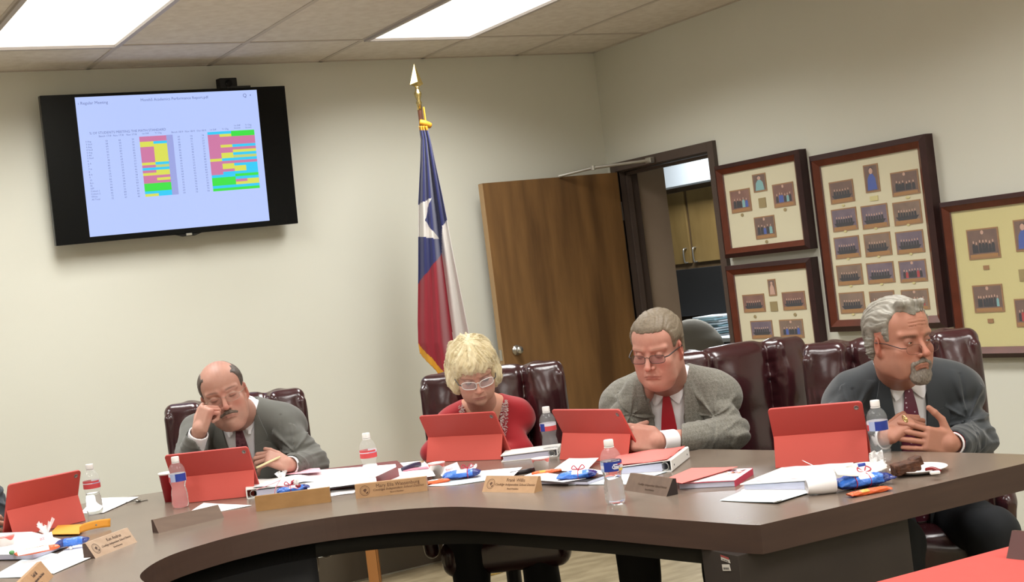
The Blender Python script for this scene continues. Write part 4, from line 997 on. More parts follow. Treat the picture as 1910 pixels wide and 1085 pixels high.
o = MB(); gp = pz(768, 872, TZ + .03); o.tube(catmull([gp + np.array([-.045, -.01, 0]), gp + np.array([0, .0, .006]), gp + np.array([.04, .02, .004]), gp + np.array([.05, .03, .0])], 4), .0045, 8, flat=2.2); o = o.build('spectacle_case', mat('dark_blue_case', '#3c3a52', .3), None, True); tag(o, 'slim dark case lying on the papers left of the small cup', 'case')
o = MB(); o.tube([pz(763, 866, TZ + .018), pz(790, 860, TZ + .016)], .003, 8); o = o.build('pencil', mat('pencil_tan', '#cdbf96', .5), None, True); tag(o, 'pale pencil on the papers at the back edge left of the woman', 'pencil')
sheets([(612, 926), (660, 920), (664, 913), (618, 915)], 'scrap of white paper between the oak plate and the Mary Ella plate', M_pap, .0004)
sheets([(798, 907), (848, 905), (962, 889), (880, 878)], 'pale leaflet behind the Frank Willis plate', M_papb, .0004)
sheets([(905, 896), (958, 892), (975, 878), (885, 880)], 'white paper with a curled corner behind the Frank Willis plate', M_pap, .002, lift=(0, .006, .012, 0))
# closed white binder behind the first small cup
t, p = binder((935, 862), (1040, 851), .14, 'white closed binder between the woman and the bottle', th=.026, spine='right', wedge=.004)
folio([(960, 903), (1096, 905), (1130, 893), (1010, 884)], .014, 'black folio with white paper on top right of the Frank Willis plate', M_dk)
sheets([(962, 893), (1050, 900), (1093, 892), (1000, 880)], 'white sheet lying on the black folio', M_pap, .0155)
sheets([(1030, 878), (1090, 881), (1118, 862), (1062, 858)], 'white papers in front of the tweed man red tablet', M_pap, .004, lift=(0, 0, .014, .006))
o = MB(); o.tube([pz(952, 884, TZ + .006), pz(985, 878, TZ + .008), pz(1000, 874, TZ + .006)], .005, 8, flat=1.6); o = o.build('marker_pen', M_dk, None, True); tag(o, 'black pen behind the Frank Willis plate', 'pen')
# left arm
sheets([(-20, 1078), (62, 1077), (150, 1040), (70, 1028)], 'white leaflet stack under the booklet at bottom left', M_papb, .0004)
sheets([(60, 1062), (100, 1070), (200, 1028), (150, 1008)], 'white papers reaching under the Ken Andrus plate', M_pap, .001)
P = [(-30, 1044), (62, 1042), (128, 1018), (60, 1000), (-30, 1003)]
Pw = [pz(u, v, TZ + .004) for u, v in P]; t = thing('paperback_book', 'thick white booklet under the sweets at bottom left', 'book', Pw[1]); MB().prism(Pw, (0, 0, .014)).build('page_block', M_pages, t); MB().prism([q + np.array([0, 0, .0145]) for q in Pw], (0, 0, .0015)).build('book_cover', M_pap, t)
sheets([(150, 957), (193, 957), (259, 928), (175, 930)], 'white sheet behind the leftmost water bottle', M_pap, .0006, lift=(0, 0, .003, .0))
sheets([(352, 957), (402, 955), (470, 943), (380, 938)], 'white sheets in front of the leaning man red tablet', M_pap, .0006)
# manila envelope with open flap
a0, b0, c0_, d0 = [pz(*q, TZ + .002) for q in ((96, 998), (150, 996), (160, 976), (112, 978))]
t = thing('envelope', 'orange manila envelope with its flap raised beside the leftmost bottle', 'envelope', (a0 + c0_) / 2)
MB().prism([pz(*q, TZ + .006) for q in ((92, 997), (148, 996), (160, 978), (108, 980))], (0, 0, .002)).build('envelope_body', M_manila, t)
fl_ = [pz(148, 994, TZ + .006), pz(206, 982, TZ + .006)]; up_ = np.array([0, 0, 1.]) * .026 + np.array([.5, .86, 0]) * .012
G = [[fl_[0] * (1 - i / 8) + fl_[1] * (i / 8) + up_ * (j / 4) * (1 if 0 < i else .75) + np.array([0, 0, .004 * math.sin(i / 8 * 3.1)]) for i in range(9)] for j in range(5)]
MB().sheet(G, thick=.001).build('envelope_flap', mat('manila_shade', '#cf8a26', .7), t, True)
MB().lathe([(.003, -.001), (.003, .001)], fl_[0] * .45 + fl_[1] * .55 + up_ * .6 - np.array([.002, .004, 0]), frame((1, 0, 0), (0, -1, 0)), 12).build('clasp', M_chrome, t)
# keys
t = thing('key_bunch', 'small bunch of keys by the papers behind the leftmost bottle', 'keys', pz(256, 936)); kp_ = pz(256, 936, TZ + .002)
for k, an_ in enumerate((10, 60, 150)):
    dr_ = np.array([math.cos(math.radians(an_)), math.sin(math.radians(an_)), 0]); m = MB(); m.box(kp_ + dr_ * .025 + np.array([0, 0, .002 * k]), (.035, .007, .002), frame(dr_)); m.lathe([(.010, 0), (.010, .002)], kp_ + dr_ * .006 + np.array([0, 0, .002 * k]), n=16); m.build('key', mat('key_steel', '#6b6660', .3, metal=.8), t)
MB().tube([kp_ + np.array([.012 * math.cos(q), .012 * math.sin(q), .006]) for q in np.linspace(0, 6.28, 17)[:-1]], .0012, 6, True).build('key_ring', M_chrome, t)

# wrapped sweets
M_wblue = mat('foil_blue', '#2f66c4', .22, spec=.8, noise=(35, '#3f7fe0', .2), bump=(90, .9, .004)); M_wnavy = mat('foil_navy', '#1d2f78', .25, spec=.8, bump=(90, .8, .004)); M_wor = mat('foil_orange', '#e0602c', .3, spec=.7, bump=(90, .7, .003)); M_wwh = mat('foil_white', '#e6e8f2', .3, bump=(90, .6, .003)); M_wred = mat('ribbon_red', '#a81f3c', .35); M_cell = mat('cellophane', '#ffffff', .08, trans=.0, alpha=.28, spec=1.0); M_wyel = mat('foil_yellow', '#c99a3c', .35)
def packet(pos, xdir, L_, W_, H_, mats_, pat, label, name='snack_packet', cat='sweets', seed=0, crimp=.12, ribbon=None, zup=(0, 0, 1), group='wrapped sweets on the board table'):
    R = frame(xdir, zup); rs = np.random.RandomState(seed); NI, NJ = 26, 28; vs = []; 
    for i in range(NI + 1):
        s_ = i / NI * 2 - 1; e = abs(s_); k = 1 if e < 1 - crimp else max(0., (1 - e) / crimp); hh = H_ / 2 * math.sqrt(max(0, 1 - e ** 3.2)) * (.25 + .75 * k) + .0006; ww = W_ / 2 * (1 - .18 * (1 - abs(e - .5) * 2 if e < .9 else 0) + (.06 if k < 1 else 0))
        for j in range(NJ):
            a = 2 * math.pi * j / NJ; cx_ = math.cos(a); sx_ = math.sin(a); rr_ = 1 + .08 * math.sin(5 * a + seed + 7 * s_) * (.4 + e) + .05 * rs.normal() * .6
            y_ = ww * np.sign(cx_) * abs(cx_) ** .8 * rr_; z_ = hh * np.sign(sx_) * abs(sx_) ** .9 * rr_ + (.002 * math.sin(20 * a) if k < 1 else 0)
            vs.append(np.array(pos) + R @ np.array([s_ * L_ / 2, y_, z_ + H_ / 2]))
    fs = []; mi = []
    for i in range(NI):
        for j in range(NJ):
            fs.append((i * NJ + j, i * NJ + (j + 1) % NJ, (i + 1) * NJ + (j + 1) % NJ, (i + 1) * NJ + j)); mi.append(pat(i / NI, j / NJ))
    fs.append(tuple(range(NJ))[::-1]); mi.append(0); fs.append(tuple(NI * NJ + j for j in range(NJ))); mi.append(0)
    t = thing(name, label, cat, pos, group); obj('wrapper', vs, fs, mats_, t, True, mi)
    if ribbon is not None:
        for rb in ribbon:
            q = []
            for j in range(17):
                a = 2 * math.pi * j / 16; e = abs(rb); hh = H_ / 2 * math.sqrt(max(0, 1 - e ** 3.2)) + .0015; q.append(np.array(pos) + R @ np.array([rb * L_ / 2, W_ / 2 * .95 * math.cos(a), hh * math.sin(a) + H_ / 2]))
            MB().tube(q[:-1], .0028, 6, True, flat=.4).build('ribbon', M_wred, t, True)
        c0 = np.array(pos) + R @ np.array([ribbon[0] * L_ / 2, 0, H_ + .004])
        MB().tube(catmull([c0, c0 + R @ np.array([.012, .012, .012]), c0 + R @ np.array([.02, 0, .004]), c0, c0 + R @ np.array([-.014, .010, .012]), c0 + R @ np.array([-.02, -.004, .004]), c0], 4), .0018, 6).build('ribbon_bow', M_wred, t, True)
    return t
vx = RM[0] * np.array([1, 1, 0]); vx /= np.linalg.norm(vx); vy = np.array([-vx[1], vx[0], 0])
def T(u, v, h=0.): return pz(u, v, TZ + h)
def bluepat(i, j): return 2 if (.35 < i < .62 and .12 < j < .40) else (1 if (i > .78 or j > .55) else 0)
packet(T(548, 918, .012), vx + vy * .15, .115, .05, .024, [M_wblue, M_wnavy, M_wwh], bluepat, 'blue foil packet on the white binder behind the oak plate', seed=1, ribbon=[-.15])
packet(T(862, 891, .004), vx - vy * .05, .13, .06, .028, [M_wblue, M_wnavy, M_wwh], bluepat, 'blue foil packet with a red ribbon in front of the woman', seed=2, ribbon=[.35])
packet(T(1077, 893, .014), vx - vy * .15, .125, .055, .026, [M_wblue, M_wnavy, M_wwh], bluepat, 'blue foil packet with a red ribbon on the black folio', seed=3, ribbon=[.1])
packet(T(1608, 907, .002), vx + vy * .25, .165, .07, .034, [M_wblue, M_wnavy, M_wwh], bluepat, 'blue foil packet with a red ribbon near the brownie plate', seed=4, ribbon=[.15, -.35])
packet(T(135, 1017, .012), vx + vy * .12, .10, .042, .024, [M_wblue, M_wnavy, M_wwh], lambda i, j: 1 if (i < .25 or i > .82) else 0, 'blue foil packet lying beside the Ken Andrus plate', seed=5)
def orp(i, j): return 1 if .25 < i < .45 and .1 < j < .45 else 0
packet(T(70, 1031, .022), vx + vy * .55, .13, .028, .018, [M_wor, M_wyel], orp, 'orange sweet bar at bottom left', 'sweet_bar', seed=6)
packet(T(1020, 884, .012), vx + vy * .02, .10, .024, .014, [M_wor, M_wyel], orp, 'orange sweet bar in front of the small white cup on the folio', 'sweet_bar', seed=7)
packet(T(812, 902, .001), vx + vy * .25, .10, .028, .014, [M_wor, M_wwh], lambda i, j: 1 if j < .3 and i < .6 else 0, 'orange and white sweet bar right of the Mary Ella plate', 'sweet_bar', seed=8)
packet(T(1622, 921, .0), vx + vy * .30, .12, .026, .014, [M_wor, M_wyel], orp, 'orange sweet bar below the blue packet by the brownie plate', 'sweet_bar', seed=9)
def card(c, xd, zd, w, h, label, name='gift_tag', m=None, text=None):
    R = frame(xd, zd); t = MB().box(c, (w, .001, h), R, bev=.0).build(name, m or M_pap); tag(t, label, 'tag', 'printed white tags on the wrapped sweets')
    if text:
        Rt_ = np.stack([R[:, 0], R[:, 2], -R[:, 1]], 1); sgn = -1 if (R[:, 1] @ (CAM - c)) < 0 else 1
        if sgn > 0: Rt_ = np.stack([-R[:, 0], R[:, 2], R[:, 1]], 1)
        text_obj('tag_print', text, h * .42, c - R[:, 1] * .0008 * (1 if sgn < 0 else -1), Rt_, mat('tag_ink_red', '#dc8791', .7), t, 'CENTER', .0002, .0001)
    return t
dn = np.array([0, 0, 1.]) * .7 + vy * .7
card(T(79, 1005, .032), vx + vy * .35 + np.array([0, 0, .15]), dn, .065, .035, 'white printed tag leaning behind the orange bar at bottom left', text='BE')
card(T(62, 1026, .046), vx + vy * .55, dn, .09, .016, 'narrow white tag on the orange bar at bottom left')
card(T(838, 875, .022), vx + vy * .2 + np.array([0, 0, .22]), dn, .072, .036, 'white printed tag on the sweets in front of the woman', text='Best')
card(T(856, 880, .024), vx + np.array([0, 0, .2]), dn, .10, .012, 'narrow white tag above the blue packet in front of the woman')
card(T(1108, 878, .030), vx - np.array([0, 0, .28]), dn, .085, .012, 'narrow white tag above the blue packet on the folio')
card(T(588, 902, .030), vx + np.array([0, 0, .9]), dn, .05, .012, 'small white tag standing by the blue packet behind the oak plate')
def cello(c, r_, h, seed, label):
    rs = np.random.RandomState(seed); m = MB(); 
    for k in range(9):
        a = rs.rand() * 6.28; d = np.array([math.cos(a) * .7, math.sin(a) * .7, .9 + .5 * rs.rand()]); s_ = np.cross(d, rs.normal(size=3)); s_ /= np.linalg.norm(s_); e = c + d * h * (.6 + .5 * rs.rand()); f_ = np.cross(d, s_) * .004
        m.add([c, e - s_ * r_ * .5, e + f_ + (0, 0, .003), e + s_ * r_ * .5, c + d * h * .5 + f_], [(0, 1, 4), (1, 2, 4), (2, 3, 4), (3, 0, 4)])
    o = m.build('cellophane_wrap', mat('cellophane_white', '#ffffff', .12, alpha=.55, spec=1.0)); tag(o, label, 'cellophane', 'gathered cellophane tops of the sweet bags'); return o
cello(T(88, 998, .045), .02, .036, 1, 'gathered cellophane in front of the leftmost red tablet')
cello(T(528, 898, .04), .024, .03, 2, 'crumpled cellophane on the binder near the leaning man')
cello(T(556, 905, .04), .018, .02, 3, 'small crumpled cellophane beside the blue packet behind the oak plate')
cello(T(1640, 885, .012), .02, .03, 4, 'crumpled cellophane between the blue packet and the brownie')
cello(T(884, 876, .02), .014, .016, 5, 'small cellophane twist right of the blue packet by the woman')
# red sweets and strings
def blob(c, r_, m, label, name='boiled_sweet'):
    b = MB(); b.lathe([(0, -r_ * .8), (r_ * .7, -r_ * .55), (r_, 0), (r_ * .7, r_ * .55), (0, r_ * .8)], c, n=18); o = b.build(name, m, None, True); tag(o, label, 'sweet', 'loose sweets on the board table'); return o
M_cred = mat('boiled_red', '#8e2630', .2); M_cgreen = mat('wrapper_green', '#5f9a60', .3)
blob(T(548, 899, .040), .012, M_cred, 'dark red sweet on the binder near the leaning man'); blob(T(556, 906, .034), .011, M_cred, 'red ribbon knot sweet above the blue packet behind the oak plate')
blob(T(132, 1021, .008), .007, M_cap, 'small white round sweet left of the Ken Andrus plate'); blob(T(22, 1030, .028), .009, M_cgreen, 'green wrapped sweet beside the small cup at bottom left'); blob(T(100, 1020, .028), .006, M_cap, 'small white sweet on the booklet at bottom left')
o = MB(); o.tube(catmull([T(530, 892, .045), T(505, 903, .040), T(478, 913, .036)], 6), .0013, 5); o.tube(catmull([T(524, 893, .045), T(515, 908, .036), T(512, 922, .012)], 6), .0013, 5); o.tube(catmull([T(516, 906, .040), T(540, 908, .040), T(556, 911, .034)], 6), .0014, 5)
o = o.build('curling_ribbon', mat('pink_ribbon', '#e0808a', .4), None, True); tag(o, 'thin pink ribbon over the papers near the leaning man', 'ribbon')
o = MB(); o.tube(catmull([T(1427, 890, .004), T(1450, 886, .008), T(1478, 884, .008), T(1490, 883, .006)], 6), .004, 6); o = o.build('curling_ribbon', M_wred, None, True); tag(o, 'dark red ribbon on the table before the rightmost red tablet', 'ribbon')
# white treat bag cone with red lining
R = frame(-(vx * .97 - vy * .25), (0, 0, 1)); bag_t = thing('treat_bag', 'white paper treat bag with a red lining lying on its side', 'bag', T(1548, 905))
c0 = T(1556, 897, .030); m = MB(); P = []
for i in range(8):
    s_ = i / 7; P.append([(c0 + (-vx) * s_ * .075 + np.cross(vx, [0, 0, 1]) * 0 + vy * (.034 * (1 - .35 * s_)) * math.cos(a) + np.array([0, 0, (.030 - .012 * s_ ** 2) * math.sin(a) - .006 * s_])) for a in np.linspace(0, 2 * math.pi, 25)])
m.sheet(P); m.build('bag_wall', M_pap, bag_t, True)
m = MB(); P2 = [[c0 + (-vx) * (s_ * .05 - .0005) + vy * (.0325 * (1 - .5 * s_)) * math.cos(a) + np.array([0, 0, (.0285 * (1 - .4 * s_)) * math.sin(a)]) for a in np.linspace(0, 2 * math.pi, 25)] for s_ in np.linspace(0, 1, 6)]
m.sheet(P2); m.add([P2[-1][k] for k in range(24)], [tuple(range(24))]); m.build('bag_lining', M_cred, bag_t, True)
m = MB(); m.sheet([[T(1500, 860, .050) * (1 - i / 8) + T(1562, 884, .054) * i / 8 + vy * j * .03 + np.array([0, 0, -.001 * i]) for i in range(9)] for j in range(2)], thick=.001); m.build('bag_flap', M_pap, bag_t, True)
m = MB(); m.sheet([[T(1562, 885, .052) * (1 - i / 8) + T(1655, 872, .040) * i / 8 + np.array([0, 0, -.012 * math.sin(i / 8 * 3.14)]) + vy * j * .012 + np.array([0, 0, .006 * j]) for i in range(9)] for j in range(4)], thick=.0008); m.build('bag_side', M_wbind, bag_t, True)
# plates with brownie, lighter
def dish(c, r_, label, tilt=0):
    b = MB(); b.lathe([(0, .002), (r_ * .62, .002), (r_ * .75, .006), (r_, .013), (r_ * 1.01, .0145), (r_ * .99, .0155), (r_ * .74, .0085), (r_ * .6, .0045), (0, .0045)], c, rot('X', tilt), 48, cap=False); o = b.build('paper_plate', mat('plate_white', '#d9d4d2', .4), None, True); tag(o, label, 'plate', 'small white plates'); return o
dish(T(1714, 881), .078, 'small white plate holding the brownie at the table end')
dish(T(1618, 878, .006), .055, 'small white plate partly behind the treat bag', 3)
F = Field((-.06, -.035, -.01), (.06, .035, .045), .0022); F.box((-.012, 0, .014), (.036, .024, .015), rot('Y', -7), rnd=.004, k=0); F.box((.018, .002, .026), (.014, .022, .012), rot('Y', -14), rnd=.003, k=.004)
F.disp(lambda P: .0014 * sins(P, 260, 3) + .0012 * sins(P, 620, 5)); v_, f_ = F.mesh(); Rb = frame(vx + vy * .1); bc = T(1698, 879, .012)
o = fmesh('brownie', [(v_ @ Rb.T + bc, f_)], [mat('brownie_crumb', '#5b3620', .7, noise=(60, '#3c2114', .15), bump=(120, .8, .002))]); tag(o, 'brown chocolate brownie on the small plate', 'cake')
b = MB(); b.tube(catmull([T(1728, 876, .014), T(1740, 874, .018), T(1752, 878, .016)], 5), .006, 8); o = b.build('red_fruit', mat('red_glaze', '#7e2426', .25), None, True); tag(o, 'dark red glazed fruit piece beside the brownie', 'food')
b = MB(); b.box(T(1744, 881, .019), (.026, .016, .008), frame(vx), bev=.003); o = b.build('cream_cheese', M_cap); tag(o, 'white piece of food at the right of the brownie plate', 'food')
t = thing('lighter', 'small white and blue tube lying behind the treat bag', 'tube', T(1606, 868, .02)); cL = T(1606, 868, .026); d_ = vx + np.array([0, 0, .03])
MB().tube([cL - d_ * .022, cL + d_ * .024], .0065, 14).build('tube_body', M_cap, t, True); MB().tube([cL - d_ * .010, cL + d_ * .012], .0068, 14).build('tube_label', M_lb, t, True)
b = MB(); b.sheet([[T(1633, 862, .002) + vx * (i - 2) * .008 + np.array([0, 0, .008 * j + .004 * math.sin(i * 2.1 + j)]) + vy * .004 * math.sin(3 * i + j) for i in range(6)] for j in range(5)], thick=.0006); o = b.build('crumpled_napkin', M_pap, None, False); tag(o, 'crumpled white napkin at the foot of the rightmost bottle', 'napkin')

# wooden bench by the back wall, seen under the table
M_legw = mat('honey_wood', '#a8713f', .45, noise=(12, '#98642f', .25), stretch=(1, 1, .2))
bn = thing('wooden_stool', 'low honey wood stool standing by the back wall under the flag', 'stool', (3.05, 6.6, 0))
q1 = np.array([2.86, 6.42]); q2 = np.array([3.345, 6.69])
for (x_, y_, h_) in ((2.852, 6.663, .44), (3.329, 6.70, .44), (2.912, 6.775, .44), (3.385, 6.815, .44)):
    MB().box((x_, y_, h_ / 2), (.052, .045, h_), rot('Z', -30), bev=.004).build('leg', M_legw, bn)
MB().box((3.12, 6.73, .45), (.62, .24, .03), rot('Z', 5), bev=.008).build('seat', M_legw, bn)
# ------------------------------------------------------------------ leather board chairs
M_leather = mat('burgundy_leather', '#3b191d', .22, spec=.9, noise=(9, '#2e1317', .3), bump=(60, .12, .003))
M_chblack = mat('chair_black_frame', '#121113', .45)
def chair_meshes():
    F = Field((-.36, -.12, .42), (.36, .36, 1.20), .006)
    k = .016
    def lobe(cx, hw, cy, ang, top):
        R = rot('Z', ang)
        F.box((cx, cy, (top + .50) / 2), (hw, .055, (top - .50) / 2), R, rnd=.040, k=k)
        F.ell((cx, cy - .012, top - .16), (hw * .90, .068, .13), R, k=.03); F.ell((cx, cy - .012, .72), (hw * .95, .07, .2), R, k=.03)
    lobe(0, .145, .12, 0, 1.135); lobe(-.225, .092, .088, -16, 1.145); lobe(.225, .092, .088, 16, 1.145)
    for sx in (-1, 1):      # rolled wings at the rim
        F.cap((sx * .302, .06, .52), (sx * .302, .058, 1.085), .019, .019, .014)
    F.cap((-.20, .125, 1.115), (.20, .125, 1.115), .03, .03, .03)
    def dsp(P):
        x, y, z = P[:, 0], P[:, 1], P[:, 2]; cr = np.exp(-((np.abs(x) - .142) / .03) ** 2); tf = np.exp(-((z - 1.02) / .10) ** 2) + .5 * np.exp(-((z - .82) / .06) ** 2)
        return cr * .008 + cr * tf * .0045 * sins(P * np.array([.5, 1, 1.3]), 130, 3, 8) + .0016 * sins(P, 34, 4)
    F.disp(dsp); back = F.mesh()
    F = Field((-.34, -.42, .36), (.34, .22, .60), .008); F.box((0, -.10, .47), (.27, .27, .075), rnd=.06, k=0); F.ell((0, -.12, .52), (.24, .24, .05), k=.04); seat = F.mesh()
    arms = []
    for sx in (-1, 1):
        F = Field((min(sx * .22, sx * .38), -.36, .40), (max(sx * .22, sx * .38), .16, .80), .006); P = [(.32, .08, .66), (.325, -.10, .695), (.325, -.24, .69), (.32, -.30, .62), (.31, -.27, .50)]
        for i in range(4): F.cap(np.array(P[i]) * (sx, 1, 1), np.array(P[i + 1]) * (sx, 1, 1), .034, .032, .012)
        arms.append(F.mesh())
    return back, seat, arms
def xf(v, R, p): return v @ R.T + p
chair_spec = [((437, 741), 5.95, 0, 'burgundy leather chair behind the man leaning on his fist'), ((916, 688), 5.72, 4, 'burgundy leather chair behind the blonde woman'),
              ((1371, 655), 5.30, -30, 'burgundy leather chair behind the man in the tweed jacket'), ((1659, 650), 4.82, 0, 'burgundy leather chair behind the bearded man')]
back_m, seat_m, arm_m = chair_meshes()
back_m[0][:, 0] *= .92; seat_m[0][:, 0] *= .92
for q_ in arm_m: q_[0][:, 0] *= .92
first = None
for (pp, D, yaw, lab) in chair_spec:
    b = pd(pp[0], pp[1], D); f = RM[2] * np.array([1, 1, 0]); ry = ray(*pp) * np.array([1, 1, 0]); f = ry / np.linalg.norm(ry); f = (rot('Z', -yaw) @ f)
    x = np.array([f[1], -f[0], 0]); R = np.stack([x, f, np.array([0, 0, 1.])], 1); o0 = b - R @ np.array([0, .10, 0]); o0[2] = 0
    t = thing('executive_chair', lab, 'chair', o0, 'burgundy leather chairs around the board table'); t.rotation_euler = (0, 0, math.atan2(R[1, 0], R[0, 0]))
    if first is None:
        kids = []
        def kid(o): kids.append(o); o.parent = t; return o
        kid(fmesh('backrest', [back_m], M_leather)); kid(fmesh('seat', [seat_m], M_leather))
        for a in arm_m: kid(fmesh('armrest', [a], M_leather))
        # black rim piping round the back
        pts = catmull([(-.288, .075, .55), (-.290, .075, 1.03), (-.278, .09, 1.095), (-.2, .135, 1.13), (0, .16, 1.12), (.2, .135, 1.13), (.278, .09, 1.095), (.290, .075, 1.03), (.288, .075, .55)], 6)
        kid(MB().tube(pts, .006, 6).build('piping', M_chblack, None, True))
        kid(MB().box((0, .19, .80), (.50, .03, .60), bev=.012).build('back_shell', M_chblack))
        m = MB(); m.lathe([(.03, .10), (.03, .40)], (0, -.05, 0), n=20); m.box((0, -.05, .395), (.24, .24, .03), bev=.006); kid(m.build('gas_column', M_chblack, None))
        for k in range(5):
            a = k * 2 * math.pi / 5 + .3; d = np.array([math.cos(a), math.sin(a), 0]); m = MB(); m.tube([np.array([0, -.05, .11]), np.array([0, -.05, .09]) + d * .3], [.028, .018], 8)
            g_ = kid(m.build('base_leg', M_chblack)); m = MB(); m.lathe([(0, -.022), (.027, -.018), (.027, .018), (0, .022)], np.array([0, -.05, .028]) + d * .3, frame((0, 0, 1), d) , 16); c_ = m.build('caster', M_chblack); c_.parent = g_
        first = t
    else:
        for q in kids:
            n = q.copy(); C.objects.link(n); n.parent = t
            for g_ in q.children: h = g_.copy(); C.objects.link(h); h.parent = n
# ------------------------------------------------------------------ people: sculpting helpers
CMS = .01
def rgb(h): return np.array(srgb(h), np.float32)
class Head:
    """head in its own frame, centimetres: x to the viewer's right, y away from the face, z up; origin between the eyes' level"""
    def __init__(s, C0, roll, yaw, pitch, scale=1.0):
        r_, d_, f_ = RM[0], RM[1], RM[2]
        B = np.stack([r_, f_, -d_], 1)
        Rl = rot('Y', roll) @ rot('Z', yaw) @ rot('X', pitch)
        s.M = B @ Rl; s.C = np.array(C0, float); s.k = scale * CMS; s.sc = scale
    def w(s, p): return s.C + s.M @ (np.array(p, float) * s.k)
    def loc(s, P): return ((P - s.C) @ s.M) / s.k
    def R(s, ax=None, deg=0): return s.M if ax is None else s.M @ rot(ax, deg)
def head_field(H, F, o):
    k = H.k
    def E(c, r, kk=1.0, op='add', ax=None, deg=0): F.ell(H.w(c), np.array(r) * k, H.R(ax, deg), kk * k, op)
    def Cp(a, b, ra, rb, kk=.6, op='add'): F.cap(H.w(a), H.w(b), ra * k, rb * k, kk * k, op)
    jw = o.get('jaw', 1.0); fat = o.get('fat', 0.); fem = o.get('fem', False)
    E((0, 1.4, 4.0), (7.3, 9.4, 7.6), 0); E((0, -1.9, 4.2), (6.6, 6.7, 6.0), 2.0)
    E((0, -1.8, -2.0), (6.1 * (1 + fat * .08), 6.6, 7.0), 2.5)
    E((0, -2.4, -6.6), (4.9 * jw, 5.6, 4.4), 2.5); E((0, -6.6, -9.3), (2.5 * jw, 2.0, 1.9), 2.2)
    for sx in (-1, 1):
        E((sx * 4.3, -5.6, -2.6), (2.1, 2.0, 1.7), 1.8); E((sx * 4.9 * jw, -.6, -5.8), (1.5, 2.8, 2.6), 2.4)
        E((sx * 3.6, -5.2, -5.6), (2.3 + fat * .5, 2.4, 2.8), 2.0)
        Cp((sx * 1.4, -8.2, 1.9), (sx * 5.0, -6.6, 2.1), .75, .6, 1.3)
        if fat: E((sx * 3.8, -4.2, -8.4), (2.4 * fat + .8, 2.4, 1.9), 1.8)
    # sockets
    for sx in (-1, 1): E((sx * 3.15, -9.1, .25), (1.75, 1.35, .95), 1.2, 'sub')
    E((0, -9.6, 1.0), (.9, .6, .6), .9, 'sub')
    # nose
    nl = o.get('nose', 1.0)
    Cp((0, -8.0, .9), (0, -10.2 * nl, -3.1), .62, .92, .9); E((0, -10.3 * nl, -3.4), (1.0, .95, .85), .5)
    for sx in (-1, 1): E((sx * 1.25, -9.1, -3.65), (.72, 1.0, .66), .5)
    for sx in (-1, 1): E((sx * .62, -9.9 * nl, -4.35), (.32, .5, .3), .15, 'sub')
    # mouth region
    E((0, -7.4, -6.0), (2.9, 1.7, 1.9), 1.2)
    fr = o.get('frown', .35)
    for a, b in (((-2.4, -7.9, -6.5 - fr), (-.9, -9.0, -6.15)), ((-.9, -9.0, -6.15), (.9, -9.0, -6.15)), ((.9, -9.0, -6.15), (2.4, -7.9, -6.5 - fr))): Cp(a, b, .30, .36, .35)
    for a, b in (((-2.0, -8.0, -7.0 - fr), (-.7, -8.8, -7.05)), ((-.7, -8.8, -7.05), (.7, -8.8, -7.05)), ((.7, -8.8, -7.05), (2.0, -8.0, -7.0 - fr))): Cp(a, b, .34, .46, .35)
    for a, b in (((-2.8, -8.0, -6.75 - fr), (-.9, -9.4, -6.58)), ((-.9, -9.4, -6.58), (.9, -9.4, -6.58)), ((.9, -9.4, -6.58), (2.8, -8.0, -6.75 - fr))): Cp(a, b, .12, .12, .18, 'sub')
    Cp((-1.4, -8.9, -8.0), (1.4, -8.9, -8.0), .45, .45, .7, 'sub')
    for sx in (-1, 1):      # folds from the nose to the mouth corners
        Cp((sx * 1.9, -8.9, -3.9), (sx * 3.2, -8.3, -6.6 - fr), .16, .22, .5, 'sub')
        if o.get('bags'): Cp((sx * 1.9, -8.7, -1.6), (sx * 4.3, -7.7, -1.7), .14, .1, .4, 'sub')
    if o.get('furrow'):
        for z in (4.2, 5.1, 6.0): Cp((-3.0, -8.0, z), (0, -8.75, z + .25), .1, .1, .3, 'sub'); Cp((0, -8.75, z + .25), (3.0, -8.0, z), .1, .1, .3, 'sub')
        for sx in (-1, 1): Cp((sx * .6, -9.3, 1.5), (sx * .8, -9.0, 2.8), .1, .1, .3, 'sub')
    # eyelids
    lid = o.get('lid', .75)            # 1 closed, 0 wide open
    for sx in (-1, 1):
        c = np.array([sx * 3.15, -7.15, .0]); r = 1.26
        F.apply(lid_fn(H, c, r, lid), H.w(c) - r * k * 1.3, H.w(c) + r * k * 1.3, .25 * k, 'add')
    # ears
    if not o.get('noears'):
        for sx in (-1, 1):
            E((sx * 7.35, .4, -.9), (.85, 1.7, 2.8), .6, 'add', 'Z', sx * 30); E((sx * 6.7, -.2, -3.0), (.8, 1.0, 1.1), .8); E((sx * 8.2, -.2, -.6), (.45, .9, 1.7), .3, 'sub', 'Z', sx * 30)
    if o.get('jowl'): E((0, -3.6, -10.2), (4.4, 3.8, 2.2), 2.4)
def lid_fn(H, c, r, lid):
    def fn(P):
        q = H.loc(P) - c; d = np.sqrt((q ** 2).sum(-1)) - r
        # opening wedge between upper and lower lid
        el = np.degrees(np.arctan2(q[..., 2], -q[..., 1])); up = 22 - 34 * lid; lo = -24 + 6 * lid; az = np.degrees(np.arctan2(q[..., 0], -q[..., 1]))
        w = np.sqrt(np.clip(1 - (az / 48) ** 2, 0, 1)); inside = np.minimum(up * w - el + 0, el - lo * w) * r * .017; inside = np.where(q[..., 1] > 0, -1, inside)
        return np.maximum(d, inside) * H.k
    return fn
